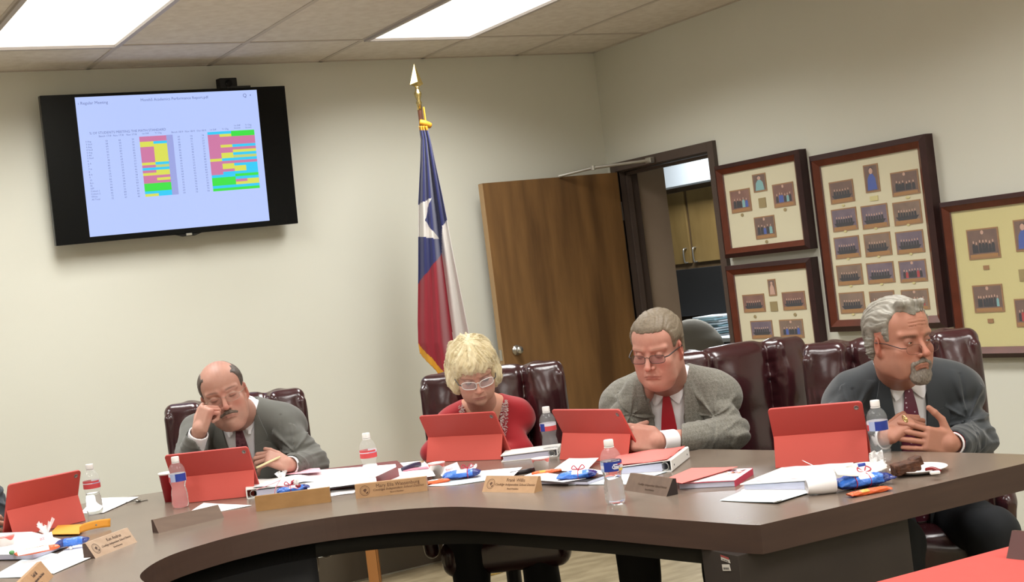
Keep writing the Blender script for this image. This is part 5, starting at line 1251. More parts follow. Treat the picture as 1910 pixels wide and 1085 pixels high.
def eyeballs(H, gaze=(0, 0), parent=None, iris='#4a3a2a'):
    for sx in (-1, 1):
        vs = []; fs = []; mi = []
        c = np.array([sx * 3.15, -7.12, .0]); n, m = 20, 24; b0 = len(vs); G = rot('Z', gaze[0]) @ rot('X', gaze[1])
        for i in range(n + 1):
            th = math.pi * i / n
            for j in range(m): ph = 2 * math.pi * j / m; q = G @ np.array([math.sin(th) * math.cos(ph), -math.cos(th), math.sin(th) * math.sin(ph)]) * 1.16; vs.append(H.w(c + q))
        for i in range(n):
            for j in range(m): fs.append((b0 + i * m + j, b0 + (i + 1) * m + j, b0 + (i + 1) * m + (j + 1) % m, b0 + i * m + (j + 1) % m)); mi.append(2 if i < 1 else 1 if i < 3 else 0)
        obj('eye', vs, fs, [mat('eye_white', '#b9b1aa', .2), mat('eye_iris_' + iris[1:], iris, .15), mat('eye_pupil', '#0c0a0a', .1)], parent, True, mi)
def skin_cols(H, o):
    base = rgb(o['skin']); red = rgb(o.get('red', '#b5705e')); lip = rgb(o.get('lip', '#a8695f')); brow = rgb(o.get('brow', '#4a3b30')); 
    def fn(vs):
        q = H.loc(vs); x, y, z = np.abs(q[:, 0]), q[:, 1], q[:, 2]; c = np.tile(base, (len(vs), 1)); front = 1 / (1 + np.exp((y + 4.5) * 2))
        def mix(a, col): nonlocal c; a = np.clip(a, 0, 1)[:, None]; c = c * (1 - a) + col * a
        g = lambda cx, cy, rx, ry: np.exp(-((x - cx) / rx) ** 2 - ((z - cy) / ry) ** 2)
        rd = o.get('redness', .6)
        mix(rd * g(3.8, -3.2, 2.0, 1.8) * front, red); mix(rd * g(0, -3.2, 1.3, 1.4) * front, red); mix(rd * .7 * g(0, 1.2, 1.2, 1.6) * front, red)
        mix(.55 * (x > 7.2) * (x < 9.2) * (np.abs(y) < 3.2) * (z < 3) * (z > -4.5), red)
        fr = o.get('frown', .35)
        mz = -6.62 - fr * (x / 2.6) ** 2; up_ = (z > mz) & (z < mz + .62 - .2 * (x / 2.4) ** 2) ; lo_ = (z <= mz) & (z > mz - .85 + .3 * (x / 2.2) ** 2)
        mix(.55 * np.exp(-((z - mz + .1) / .62) ** 4) * np.exp(-(x / 2.2) ** 4) * front, lip); mix(.55 * np.exp(-((z - mz) / .16) ** 2) * np.exp(-(x / 2.6) ** 4) * front, lip * .4)
        bw = .42 * o.get('browth', 1.); bz = 2.15 + .25 * np.sin(np.clip((x - 1.2) / 4.0, 0, 1) * 2.6) + o.get('browz', 0)
        mix(o.get('browa', .85) * np.exp(-((z - bz) / (bw * (1.3 - .12 * x))) ** 4) * np.exp(-((x - 3.2) / 1.95) ** 6) * (.75 + .25 * np.sin(x * 14 + z * 9)) * front, brow)
        # darker red round the eyes, then the lash line
        mix(.35 * g(3.15, .0, 1.7, .9) * front, red * .6)
        if o.get('lash'): mix(.85 * np.exp(-((z + .50 - .10 * (x - 3.15) ** 2) / .15) ** 2) * np.exp(-((x - 3.15) / 1.35) ** 6) * front, brow * .5)
        if o.get('makeup_or_shade') is not None: mix(.5 * g(3.15, .3, 1.5, .8) * front, rgb(o['makeup_or_shade']))  # woman's grey eye make-up; on the bearded man, painted shading under the brow
        if o.get('shadow'): mix(o['shadow'] * (front * np.exp(-((z + 8) / 3.0) ** 2) + .5 * np.exp(-((z + 6.5) / 2.5) ** 2) * (y > -6) * (y < 1) * (z < -3)), rgb(o.get('stubblec', '#8f7768')))  # stubble tone over chin and jaw
        if o.get('scalp') is not None: mix(o['scalp'](q), rgb(o['scalpc']))
        return c
    return fn
def skin_mat(): return mat('skin', '#c89680', .5, attr='col', spec=.35, sss=.05, bump=(300, .25, .0008), noise=(70, '#a4695a', .3, .30))

def hand(F, W, fdir, palm, thumb, curl=(30, 40, 30), spread=.12, size=1., tcurl=25, curls=None, tdir=None, k=.0022):
    """W wrist; fdir fingers' direction; palm = direction the palm faces; thumb = direction of the thumb side (all unit, world)"""
    f = np.array(fdir, float); f /= np.linalg.norm(f); n = np.array(palm, float); n -= f * (n @ f); n /= np.linalg.norm(n); t = np.cross(n, f)
    if t @ np.array(thumb) < 0: t = -t
    s = size
    B = np.stack([t, f, n], 1); W = np.array(W, float)
    F.box(W + f * .050 * s, np.array([.040, .048, .0135]) * s, B, rnd=.013 * s, k=.004)
    F.ell(W + f * .035 * s + t * .026 * s + n * .006 * s, np.array([.018, .032, .014]) * s, B, .008)
    F.ell(W + f * .010 * s, np.array([.030, .030, .018]) * s, B, .01)
    tips = []
    L = [(.044, .026, .022), (.049, .030, .023), (.045, .028, .022), (.035, .021, .020)]
    for i in range(4):
        off = (.029 - .0195 * i) * s; base = W + f * (.092 - (.004 if i in (0, 2) else 0) - (.012 if i == 3 else 0)) * s + t * off
        cu = curls[i] if curls else curl; a = 0; p = base; r = (.0092 - (.0012 if i == 3 else 0)) * s; sp_ = spread * (1.2 - .8 * i)
        F.ell(base, np.array([.0105, .0105, .0105]) * s, B, k * 1.5)
        for j in range(3):
            a += math.radians(cu[j]); d = f * math.cos(a) + n * math.sin(a); d = d + t * sp_ * math.cos(a); d /= np.linalg.norm(d); q = p + d * L[i][j] * s; F.cap(p, q, r, r * .92, k); r *= .93; p = q
        tips.append(p)
    b = W + f * .022 * s + t * .034 * s + n * .004 * s; td = np.array(tdir, float) if tdir is not None else t * .75 + f * .75 + n * .25; td /= np.linalg.norm(td); p1 = b + td * .040 * s; F.cap(b, p1, .0145 * s, .0115 * s, .006)
    d2 = td * .7 + f * .6 + n * .25 * math.sin(math.radians(tcurl)); d2 /= np.linalg.norm(d2); p2 = p1 + d2 * .032 * s; F.cap(p1, p2, .0108 * s, .0100 * s, .003); p3 = p2 + (d2 + n * .2) / np.linalg.norm(d2 + n * .2) * .022 * s; F.cap(p2, p3, .0100 * s, .0085 * s, .003)
    return tips

class Torso:
    def __init__(s, N, yaw=0, lean=0, roll=0, sc=1.):
        f = RM[2] * np.array([1, 1, 0]); f /= np.linalg.norm(f); x = np.array([f[1], -f[0], 0]); B = np.stack([x, f, np.array([0, 0, 1.])], 1)
        s.M = B @ rot('Z', yaw) @ rot('Y', roll) @ rot('X', lean); s.N = np.array(N, float); s.k = .01 * sc
    def w(s, p): return s.N + s.M @ (np.array(p, float) * s.k)
    def loc(s, P): return ((P - s.N) @ s.M) / s.k
TORSO_M = [('e', (0, 2.5, -16), (17.0, 10.5, 15), 4), ('e', (0, 1.5, -33), (17.0, 12.5, 16), 5), ('e', (0, 2, -48), (18.0, 13, 11), 5), ('c', (-13, 2.5, -5), (13, 2.5, -5), 6.0, 6), ('c', (-3, 3.5, 1.5), (-14, 2.5, -4), 4.5, 4), ('c', (3, 3.5, 1.5), (14, 2.5, -4), 4.5, 4), ('e', (-17, 2.5, -7.5), (6.2, 6.2, 6.2), 4), ('e', (17, 2.5, -7.5), (6.2, 6.2, 6.2), 4)]
def torso_field(F, T_, infl, w=1., belly=0., shoulders=True):
    k = T_.k
    for q in TORSO_M:
        if q[0] == 'e':
            if not shoulders and abs(q[1][0]) > 15: continue
            r = np.array(q[2], float); r[0] *= w if abs(q[1][0]) < 1 else 1
            if q[1][2] < -30: r = r + belly
            F.ell(T_.w((q[1][0] * w, q[1][1] - (belly if q[1][2] < -30 else 0), q[1][2])), (r + infl) * k, T_.M, q[3] * k)
        else: F.cap(T_.w((q[1][0] * w, q[1][1], q[1][2])), T_.w((q[2][0] * w, q[2][1], q[2][2])), (q[3] + infl) * k, None, q[4] * k)
def bbox(pts, m): P = np.array(pts); return P.min(0) - m, P.max(0) + m

def bvh_of(o):
    me = o.data; co = np.empty(len(me.vertices) * 3, np.float32); me.vertices.foreach_get('co', co); n = len(me.polygons); ve = np.empty(n * 4, np.int32); me.polygons.foreach_get('vertices', ve)
    return BVHTree.FromPolygons([tuple(c) for c in co.reshape(-1, 3).tolist()], ve.reshape(-1, 4).tolist())
def make_proj(T_, bv):
    def pr(x, z, off=.1, back=0):
        o_ = T_.w((x, -40, z)); d = T_.M[:, 1]; h = bv.ray_cast(V(o_), V(d), 1.2)
        if h[0] is None: return T_.w((x, -12 - off, z))
        return np.array(h[0]) - d * off * T_.k
    return pr
def plate_on(T_, pr, poly_rows, th, name, m, parent, off=.15):
    """poly_rows: rows of (x,z) in the torso frame, laid on the surface, th cm thick"""
    G = [[pr(x, z, off) for x, z in r] for r in poly_rows]
    M_ = MB(); A = np.array(G); n_ = -T_.M[:, 1]
    # choose orientation so that thickness goes outward
    du = A[1, 0] - A[0, 0]; dv = A[0, 1] - A[0, 0]
    if np.cross(du, dv) @ n_ < 0: G = [r[::-1] for r in G]
    M_.sheet(G, thick=th * T_.k); o = M_.build(name, m, parent, True); return autosmooth(o, 50)
def lerp_rows(L_, R_, n=10, m=5):
    """rows between two polylines given as lists of (x,z)"""
    L_ = catmull([np.array(p, float) for p in L_], 6); R_ = catmull([np.array(p, float) for p in R_], 6)
    def at(Q, t): i = t * (len(Q) - 1); a = int(i); b = min(a + 1, len(Q) - 1); return Q[a] * (1 - i + a) + Q[b] * (i - a)
    return [[tuple(at(L_, i / n) * (1 - j / m) + at(R_, i / n) * (j / m)) for j in range(m + 1)] for i in range(n + 1)]

def strands(name, roots, dirs, length, m, parent, w=.0011, seg=4, curl=0., droop=0., seed=0, nrm=None, shell=None):
    """short tapering locks of hair, each a flat three sided blade"""
    rs = np.random.RandomState(seed); n = len(roots); vs = []; fs = []; 
    for i in range(n):
        p = roots[i].copy(); d = dirs[i] / (np.linalg.norm(dirs[i]) + 1e-9); L_ = length * (.6 + .8 * rs.rand()) / seg; s_ = np.cross(d, nrm[i] if nrm is not None else rs.normal(size=3)); s_ /= np.linalg.norm(s_) + 1e-9; b = len(vs); c_ = rs.normal(size=3) * curl
        for j in range(seg + 1):
            ww = w * (1 - .8 * j / seg) * (.7 + .6 * rs.rand()); up = np.cross(s_, d); vs += [p - s_ * ww, p + s_ * ww, p + up * ww * .8]
            p = p + d * L_; d = d + c_ + np.array([0, 0, -droop]); 
            if shell is not None: d = d + shell(p, d)
            d /= np.linalg.norm(d)
        for j in range(seg):
            for k in range(3): fs.append((b + 3 * j + k, b + 3 * j + (k + 1) % 3, b + 3 * j + 3 + (k + 1) % 3, b + 3 * j + 3 + k))
    return np.array(vs), np.array(fs)

def hair_shell(H, F, base, front, thick, extra=(), k=.5, sideburn=True):
    """closed cap of hair; base: list of ellipsoids (c, r); front(q)->positive where hair grows"""
    kk = H.k
    for i, (c, r) in enumerate(base): F.ell(H.w(c), (np.array(r) + thick) * kk, H.M, (1.6 if i else 0) * kk)
    for q in extra: F.cap(H.w(q[0]), H.w(q[1]), q[2] * kk, q[3] * kk, q[4] * kk if len(q) > 4 else .8 * kk)
    def cut(P): return -front(H.loc(P)) * kk
    F.apply(cut, F.lo, F.lo + F.h * (F.n - 1), k * kk, 'int')
    F.disp(lambda P: .80 * thick * kk * np.exp(-(np.clip(front(H.loc(P)), 0, 9) / 1.3) ** 2))
def glasses(H, parent, kind='rim', col=None, drop=0., w=2.35, h=1.6, fwd=.9, lensm=None, rt=.07, half=False, templem=None, shape=2.6, tt=.04):
    col = col or mat('glasses_metal', '#5d4c40', .3, metal=.7); lm = lensm or mat('spectacle_lens', '#20242a', .03, alpha=.10, spec=1.)
    g = MB(); kk = H.k; lenses = []
    yb = -9.3 - fwd * .5
    for sx in (-1, 1):
        c = np.array([sx * 3.2, yb, -.35 - drop]); P = []
        for t in np.linspace(0, 2 * math.pi, 37)[:-1]:
            cx_, cz_ = math.cos(t), math.sin(t); x = np.sign(cx_) * abs(cx_) ** (2 / shape) * w; z = np.sign(cz_) * abs(cz_) ** (2 / shape) * h; P.append(H.w(c + np.array([x, .10 * (abs(c[0] + x) / 5.5) ** 2 * 6, z + (.12 * x * sx if kind == 'cat' else 0)])))
        if half: g.tube(P[:19], rt * kk, 6)
        else: g.tube(P, rt * kk, 6, True)
        lenses.append(P)
        a = H.w(c + np.array([sx * (w + .05), .6, .5])); b = H.w((sx * 7.6, -3.5, .4 - drop * .3)); e = H.w((sx * 8.0, .6, .2)); g.tube([a, H.w((sx * (3.2 + w + 1.0), yb + 1.6, .25 - drop)), b, e], (rt + tt) * kk, 6, mi=1)
    g.tube([H.w((-3.2 + w, yb + .1, .1 - drop)), H.w((0, yb - .25, .5 - drop)), H.w((3.2 - w, yb + .1, .1 - drop))], (rt + .02) * kk, 6)
    go = g.build('spectacles', [col, templem or col], parent, True)
    for P in lenses: obj('lens', P, [tuple(range(len(P)))], lm, go)
    return go
# ------------------------------------------------------------------ the people at the table
def interp(x, a): return np.interp(x, [p for p, _ in a], [q for _, q in a])
HL = [(-9, 6.8), (-6.5, 6.6), (-5.2, 6.2), (-4.2, 4.0), (-3.4, -.6), (-2.2, -.8), (-1.8, 1.6), (1.6, 1.7), (2.4, -2.0), (4, -5.5), (10, -7.0)]
def hair_mesh(H, o, head_obj_bvh=None):
    lo, hi = H.C - .175 * H.sc, H.C + .175 * H.sc; F = Field(lo, hi, .0028)
    base = [((0, 1.4, 4.0), (7.3, 9.4, 7.6)), ((0, -1.9, 4.2), (6.6, 6.7, 6.0)), ((0, 3.4, -1.5), (6.4, 6.2, 6.0))] + o.get('base', [])
    hair_shell(H, F, base, o['front'], o['thick'], o.get('extra', ()), o.get('k', .5))
    amp, fr, st = o.get('amp', .14), o.get('freq', 2.2), np.array(o.get('st', (1, .3, 1)))
    def dsp(P): q = H.loc(P); return (amp * sins(q * st, fr, o.get('seed', 1), 8) + amp * .45 * sins(q * st, fr * 2.6, 9, 8)) * H.k
    F.disp(dsp)
    if o.get('comb'):
        def dco(P):
            q = H.loc(P); ph = np.arctan2(q[:, 0] + 1.5, q[:, 2] + 3) * 6; u = ph + .35 * np.sin(q[:, 1] * .6 + ph) + .12 * q[:, 1]
            return o['comb'] * H.k * (np.sin(u * 2.3) + .8 * np.sin(u * 5.1 + .8 * np.sin(q[:, 1] * .5)) + .7 * np.sin(u * 9.7 + .6 * np.sin(q[:, 1] * .8)) + .5 * np.sin(u * 17))
        F.disp(dco)
    if o.get('streak'):
        def dst(P):
            q = H.loc(P); ph = np.arctan2(q[:, 0], -(q[:, 1] - .5)); z = q[:, 2]; r = np.hypot(q[:, 0], q[:, 1]); u = ph * 6 + .5 * np.sin(z * .55 + ph * 3)
            return o['streak'] * H.k * (np.sin(u * 1.9 + .6 * np.sin(r * .8)) + .6 * np.sin(u * 4.3 + 1.7 * np.sin(z * .5)) + .5 * np.sin(u * 7.7 + z * .4) + .35 * np.sin(u * 13 + z * .3)) * np.clip(r / 4, .15, 1)
        F.disp(dst)
    return F.mesh()
def hair_build(H, o, m, parent, count=1800, length=.02, w=.0009, comb=(0, 1, .1), curl=.1, lift=.25, seed=0, name='hair', droop=0.):
    v, f = hair_mesh(H, o); rs = np.random.RandomState(seed)
    # vertex normals from the field are approximated by the direction from the head centre
    q = H.loc(v); n = q - np.array([0, 1.2, 2.5]); n /= np.linalg.norm(n, axis=1, keepdims=True)
    outer = o['front'](q) > .15; idx = np.nonzero(outer & ((n * (q - np.array([0, 1.2, 2.5]))).sum(1) > 6.5))[0]
    if len(idx) and count:
        idx = rs.choice(idx, count); c = np.array(comb(q[idx]) if callable(comb) else np.tile(comb, (count, 1)), float); nn = n[idx]; c = c - nn * (c * nn).sum(1, keepdims=True); c /= np.linalg.norm(c, axis=1, keepdims=True) + 1e-9
        d = c + nn * lift + rs.normal(size=c.shape) * .08; dw = d @ H.M.T; nw = nn @ H.M.T; sv, sf = strands('s', v[idx] - nw * .001, dw, length, m, parent, w, 4, curl, droop, seed, nw, (lambda p, dd: -.10 * (p - H.C) / np.linalg.norm(p - H.C)) )
        return fmesh(name, [(v, f), (sv, sf)], m, parent)
    return fmesh(name, [(v, f)], m, parent)

def suit_person(name, label, sp):
    H = sp['head']; T_ = sp['torso']; ho = sp['face']; t = None
    A = sp['arms']           # list of (shoulder, elbow, wrist)
    fit = sp.get('w', 1.); belly = sp.get('belly', 0.)
    # body: head, neck and chest, hands with forearms, hips and legs in one mesh
    N = T_.N; lo, hi = bbox([H.C - .165 * H.sc, H.C + .165 * H.sc, T_.w((0, 0, -12))], .02); lo2 = np.minimum(lo, N - np.array([.12, .12, .14])); hi2 = np.maximum(hi, N + .12)
    F = Field(lo2, hi2, .0026); head_field(H, F, ho)
    F.cap(H.w((0, 2.2, -5)), T_.w((0, 2.5, 0)), sp.get('neck', 5.9) * .01 * H.sc, (sp.get('neck', 5.9) + .4) * .01 * H.sc, .028); F.ell(T_.w((0, 3.2, -8)), np.array([.10, .06, .09]) * T_.k * 100, T_.M, .03)
    if sp.get('chinfold'): F.ell(H.w((0, -3.5, -10.6)), np.array([4.2, 3.6, 2.2]) * H.k, H.M, .02)
    parts = [F.mesh()]
    for (hf, wr) in sp['hands']:
        P = [wr, wr + hf['f'] * .20 * hf.get('size', 1), wr - hf['back'] * .09]; lo, hi = bbox(P, .085); F = Field(lo, hi, .0021); hand(F, wr, hf['f'], hf['n'], hf['t'], **{k: v for k, v in hf.items() if k not in ('f', 'n', 't', 'back')})
        F.cap(wr + hf['f'] * .012, wr - hf['back'] * .09, .0265 * hf.get('size', 1), .033, .012); parts.append(F.mesh())
    hipL, hipR = T_.w((-9, 2, -50)), T_.w((9, 2, -50)); fw = -T_.M[:, 1] * np.array([1, 1, 0]); fw /= np.linalg.norm(fw); 
    seatz = .56
    for h_ in (hipL, hipR): h_[2] = seatz
    knees = sp.get('knees') or [hipL + fw * .40 - T_.M[:, 0] * .05, hipR + fw * .40 + T_.M[:, 0] * .05]
    feet = [k_ * np.array([1, 1, 0]) + fw * .02 + np.array([0, 0, .09]) for k_ in knees]
    lo, hi = bbox([hipL, hipR] + knees + feet + [T_.w((0, 0, -5))], .18); F = Field(lo, hi, .009)
    torso_field(F, T_, -1.6, fit, belly)
    for h_, k_, f_ in zip((hipL, hipR), knees, feet): F.cap(h_, k_, .078, .058, .03); F.cap(k_, f_, .055, .038, .02)
    for (s_, e_, w_) in A: F.cap(s_, e_, .046, .040, .02); F.cap(e_, w_, .038, .024, .015)
    parts.append(F.mesh())
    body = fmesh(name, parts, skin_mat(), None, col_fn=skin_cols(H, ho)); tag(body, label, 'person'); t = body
    eyeballs(H, sp.get('gaze', (0, 0)), t, sp.get('iris', '#4a3a2a'))
    # trousers and shoes
    lo, hi = bbox([hipL, hipR] + knees + feet, .18); F = Field(lo, hi, .009)
    F.ell((hipL + hipR) / 2 + np.array([0, 0, .03]), (.17, .15, .12), T_.M, .03)
    for h_, k_, f_ in zip((hipL, hipR), knees, feet): F.cap(h_, k_, .097, .080, .03); F.cap(k_, f_ + np.array([0, 0, .03]), .078, .060, .02)
    F.disp(lambda P: .004 * sins(P, 40, 7)); fmesh('trousers', F, sp['trouser'], t)
    for f_ in feet:
        F = Field(f_ - .2, f_ + .2, .008); F.cap(f_ + np.array([0, 0, -.04]), f_ + fw * .15 + np.array([0, 0, -.055]), .045, .035, .02); F.apply(lambda P: (.006 - P[..., 2]), F.lo, F.hi if hasattr(F, 'hi') else F.lo + F.h * F.n, 0, 'int'); fmesh('shoe', F, mat('black_shoe', '#15130f', .3), t)
    # shirt
    if sp.get('jacket') is not None:
        lo, hi = bbox([T_.w((a_, b_, c_)) for a_ in (-21, 21) for b_ in (-17, 16) for c_ in (8, -50)], .02); F = Field(lo, hi, .0048)
        torso_field(F, T_, .2, fit, belly, False)
        cm_ = H.w((0, 2.2, -6)); ax = (cm_ - T_.w((0, 2.5, 0))); ax /= np.linalg.norm(ax); cc = T_.w((0, 2.3, 1.4)); ax = T_.M[:, 2] * .75 + ax * .25 - T_.M[:, 1] * .18; ax /= np.linalg.norm(ax); Rr = sp.get('neck', 5.9) * .0106 * H.sc + .004
        fm_ = Field(lo, hi, .0032)
        def ring(P):
            q = P - cc; h = q @ ax; rd = np.sqrt(np.maximum((q ** 2).sum(-1) - h * h, 0)); return np.sqrt(np.maximum(np.abs(rd - Rr - .0035 + h * .12) - .0015, 0) ** 2 + np.maximum(np.abs(h) - .017, 0) ** 2) - .0012
        fm_ = Field(cc - .11, cc + .11, .0026); fm_.apply(ring, cc - .1, cc + .1, 0)
        F.ell(T_.w((0, 2.8, -1.5)), np.array([7.6, 7.4, 3.5]) * T_.k, T_.M, .02)
        # opening for the neck
        F.cap(T_.w((0, 2.6, 1.0)), H.w((0, 2.2, -5)), .01 * H.sc * (sp.get('neck', 5.9) - .4), None, .004, 'sub')
        F.disp(lambda P: .0015 * sins(P, 50, 12)); shp = [F.mesh(), fm_.mesh()]; pr = make_proj(T_, BVHTree.FromPolygons(shp[0][0].tolist(), shp[0][1].tolist()))
        for (s_, e_, w_) in A:
            d = (w_ - e_) / np.linalg.norm(w_ - e_); F2 = Field(w_ - .11, w_ + .07, .0035); F2.cap(w_ - d * .07, w_ - d * .004, .0365, .0365, 0); pl = w_ - d * .002
            F2.apply(lambda P: (P - pl) @ d, F2.lo, F2.lo + F2.h * F2.n, 0, 'int'); F2.cap(w_ - d * .02, w_ + d * .05, .031, None, .002, 'sub'); shp.append(F2.mesh())
        M_sh = mat('white_shirt', '#e6e4e6', .7); shirt = fmesh('shirt', shp, M_sh, t)
        # jacket
        J = sp['jacket']; zV = J.get('zV', 46); wt = J.get('wt', 7.0); k = T_.k; xo = J.get('xo', 0.)
        pts = [T_.w((a_, b_, c_)) for a_ in (-23, 23) for b_ in (-16, 17) for c_ in (8, -52)] + [p for a in A for p in a]
        lo, hi = bbox(pts, .07); F = Field(lo, hi, .0042)
        torso_field(F, T_, 1.1, fit, belly); Fp = Field(lo, hi, .0065); torso_field(Fp, T_, 1.15, fit, belly)
        for ai, (s_, e_, w_) in enumerate(A): Fp.cap(T_.w((-5 if ai == 0 else 5, 3, -.5)), s_, .048, .058, .03); Fp.cap(s_, s_ * .8 + e_ * .2, .063, .062, .02)
        pm_ = Fp.mesh(); pj = make_proj(T_, BVHTree.FromPolygons(pm_[0].tolist(), pm_[1].tolist()))
        for ai, (s_, e_, w_) in enumerate(A):
            sw = J.get('sleeve', 1.)
            d = (w_ - e_) / np.linalg.norm(w_ - e_); F.cap(T_.w((-5 if ai == 0 else 5, 3, -.5)), s_, .048, .058, .03); F.cap(s_, e_, .063 * sw, .059 * sw, .02); F.cap(e_, w_ - d * .03, .057 * sw, .046, .016)
        for (s_, e_, w_) in A:
            d = (w_ - e_) / np.linalg.norm(w_ - e_); F.cap(w_ - d * .048, w_ + d * .03, .038, .038, .003, 'sub')
        # neck hole and V opening
        F.cap(T_.w((0, 2.2, -.5)), T_.w((0, 1.6, 9)), Rr + .0045, Rr + .012, .006, 'sub')
        def vcut(P):
            q = T_.loc(P); wz = wt * np.clip(1 + (q[..., 2]) / zV, 0, 1.25); return np.maximum(np.maximum(np.abs(q[..., 0] - xo * np.clip(-q[..., 2] / 20, 0, 2)) - wz, q[..., 1] - 1.0), -zV * 1.0 - q[..., 2]) * k * .9
        F.apply(vcut, F.lo, F.lo + F.h * F.n, .003, 'sub')
        seed = J.get('seed', 3)
        Ws = [(e_, .09) for _, e_, _ in A] + [(s_ * .4 + e_ * .6, .07) for s_, e_, _ in A] + [((e_ + w_) / 2, .06) for _, e_, w_ in A]
        def wr(P):
            d = .0024 * sins(P, 24, seed) + .0014 * sins(P * np.array([1, 1, .5]), 60, seed + 9); 
            for c_, r_ in Ws: g = np.exp(-(((P - c_) ** 2).sum(-1)) / r_ ** 2); d = d + g * .0085 * sins(P * np.array([1, 1, 1.8]), 60, seed + 5)
            return d
        def tailor(P):
            q = T_.loc(P); ax_ = np.abs(q[:, 0]); d = .0038 * np.exp(-((ax_ - 15.6 - .25 * np.clip(q[:, 2] + 12, -9, 4)) / .40) ** 2) * (q[:, 2] > -24) * (q[:, 2] < 0)
            for (s_, e_, w_) in A:
                c_ = s_ * .55 + e_ * .45; r = P - c_; rr = np.sqrt((r ** 2).sum(1)) + 1e-6; th = np.arctan2(r @ T_.M[:, 2], r @ T_.M[:, 0]); d = d - .0075 * np.clip(np.sin(th * 7 + seed), 0, 1) ** 3 * np.exp(-((rr - .07) / .055) ** 2) * (r @ -T_.M[:, 1] > 0)
                g = np.exp(-(((P - e_) ** 2).sum(1)) / .085 ** 2); d_ = (e_ - s_) / np.linalg.norm(e_ - s_); d = d - .0085 * g * np.clip(np.sin((P - e_) @ d_ * 120 + 2.2 * np.sin((P - e_) @ T_.M[:, 0] * 30)), 0, 1) ** 2
                dd_ = (w_ - e_) / np.linalg.norm(w_ - e_); u = (P - e_) @ dd_; d = d - .005 * np.exp(-((u - .14) / .06) ** 2) * np.exp(-(((P - e_ - np.outer(u, dd_)) ** 2).sum(1)) / .08 ** 2) * np.clip(np.sin(u * 150 + 3 * np.sin((P - e_) @ T_.M[:, 2] * 40)), 0, 1) ** 2
            return d
        F.disp(wr); F.disp(tailor); jo = fmesh('suit_jacket', F, J['mat'], t)
        # collar leaves, tie
        for sx in (-1, 1):
            ux = T_.M[:, 0] - ax * (T_.M[:, 0] @ ax); ux /= np.linalg.norm(ux); uy = np.cross(ax, ux)
            if uy @ T_.M[:, 1] > 0: uy = -uy
            def rg_(deg, h, e=.007): a_ = math.radians(deg); return cc + (ux * sx * math.sin(a_) + uy * math.cos(a_)) * (Rr + e) + ax * h
            topc = [rg_(a_, .013 + .006 * (a_ / 75), .005) for a_ in np.linspace(6, 75, 9)]; botc = catmull([pr(sx * .9, -1.9, .8), pr(sx * 2.6, -4.0, .8), pr(sx * 4.3, -5.2, .7), pr(sx * 5.2, -3.2, .8), rg_(75, -.010, .012)], 2)
            G = [[topc[i] * (1 - j / 5) + botc[i] * (j / 5) + uy * .004 * math.sin(j / 5 * 3.14) for j in range(6)] for i in range(9)]
            A_ = np.array(G)
            if np.cross(A_[1, 0] - A_[0, 0], A_[0, 1] - A_[0, 0]) @ -T_.M[:, 1] < 0: G = G[::-1]
            autosmooth(MB().sheet(G, thick=.002).build('shirt_collar', M_sh, t, True), 50)
        tx = J.get('tiex', 0.); zb = J.get('tiez', -42)
        tl = [(-1.2, -1.2), (-1.2, -1.8), (-1.15, -2.6), (-2.2 + tx * .3, -9), (-3.2 + tx, -20), (-4.0 + tx * 1.6, zb)]; tr = [(1.2, -1.2), (1.2, -1.8), (1.15, -2.6), (2.2 + tx * .3, -9), (3.2 + tx, -20), (4.0 + tx * 1.6, zb)]
        plate_on(T_, pr, lerp_rows(tl, tr, 22, 6), .5, 'necktie', J['tie'], t, .45)
        kF = Field(T_.w((0, -9, -.5)) - .05, T_.w((0, -9, -.5)) + .05, .0025); c_ = pr(0, -1.6, .55); kF.ell(c_, np.array([1.75, 1.0, 1.7]) * k, T_.M, 0); kF.ell(c_ - T_.M[:, 2] * .014, np.array([1.25, .9, 1.4]) * k, T_.M, .008); fmesh('tie_knot', kF, J['tie'], t)
        for z_ in (-8, -16, -24): pass
        # lapels
        for sx in (-1, 1):
            def vx_(z): return sx * wt * max(0, 1 + z / zV) + xo * min(2, max(0, -z / 20))
            rows = lerp_rows([(vx_(z), z) for z in (1.0, -3, -8, -10)], [(sx * 8.2, 1.2), (sx * 9.4, -2.5), (sx * 10.6, -7.0), (sx * 8.6, -9.3)], 8, 5)
            plate_on(T_, pj, rows, .5, 'jacket_collar', J['mat'], t, .50)
            zs = [-9.8, -13, -20, -28, -36, -zV + 2]; rr_ = [(sx * 9.6, -8.6), (sx * 11.4, -10.6), (sx * 9.8, -18), (sx * 8.2, -26), (sx * 6.2, -34), (vx_(-zV + 2) + sx * 1.0, -zV + 2)]
            plate_on(T_, pj, lerp_rows([(vx_(z), z) for z in zs], rr_, 14, 5), .5, 'lapel', J['mat'], t, .62)
        if J.get('pocket'):
            plate_on(T_, pj, lerp_rows([(J['pocket'] * 8.0, -21), (J['pocket'] * 8.2, -23)], [(J['pocket'] * 15, -20), (J['pocket'] * 15.1, -22)], 2, 5), .3, 'breast_pocket', J['mat'], t, .35)
        if J.get('pin'):
            c_ = pj(J['pin'][0], J['pin'][1], 1.3); m_ = MB(); 
            for a_, l_ in ((0, .011), (45, .008), (-45, .008), (90, .009), (-90, .009)): d = T_.M @ np.array([math.sin(math.radians(a_)), 0, math.cos(math.radians(a_))]); m_.tube([c_, c_ + d * l_], .0016, 6)
            m_.build('lapel_pin', M_brass, t)
    return t

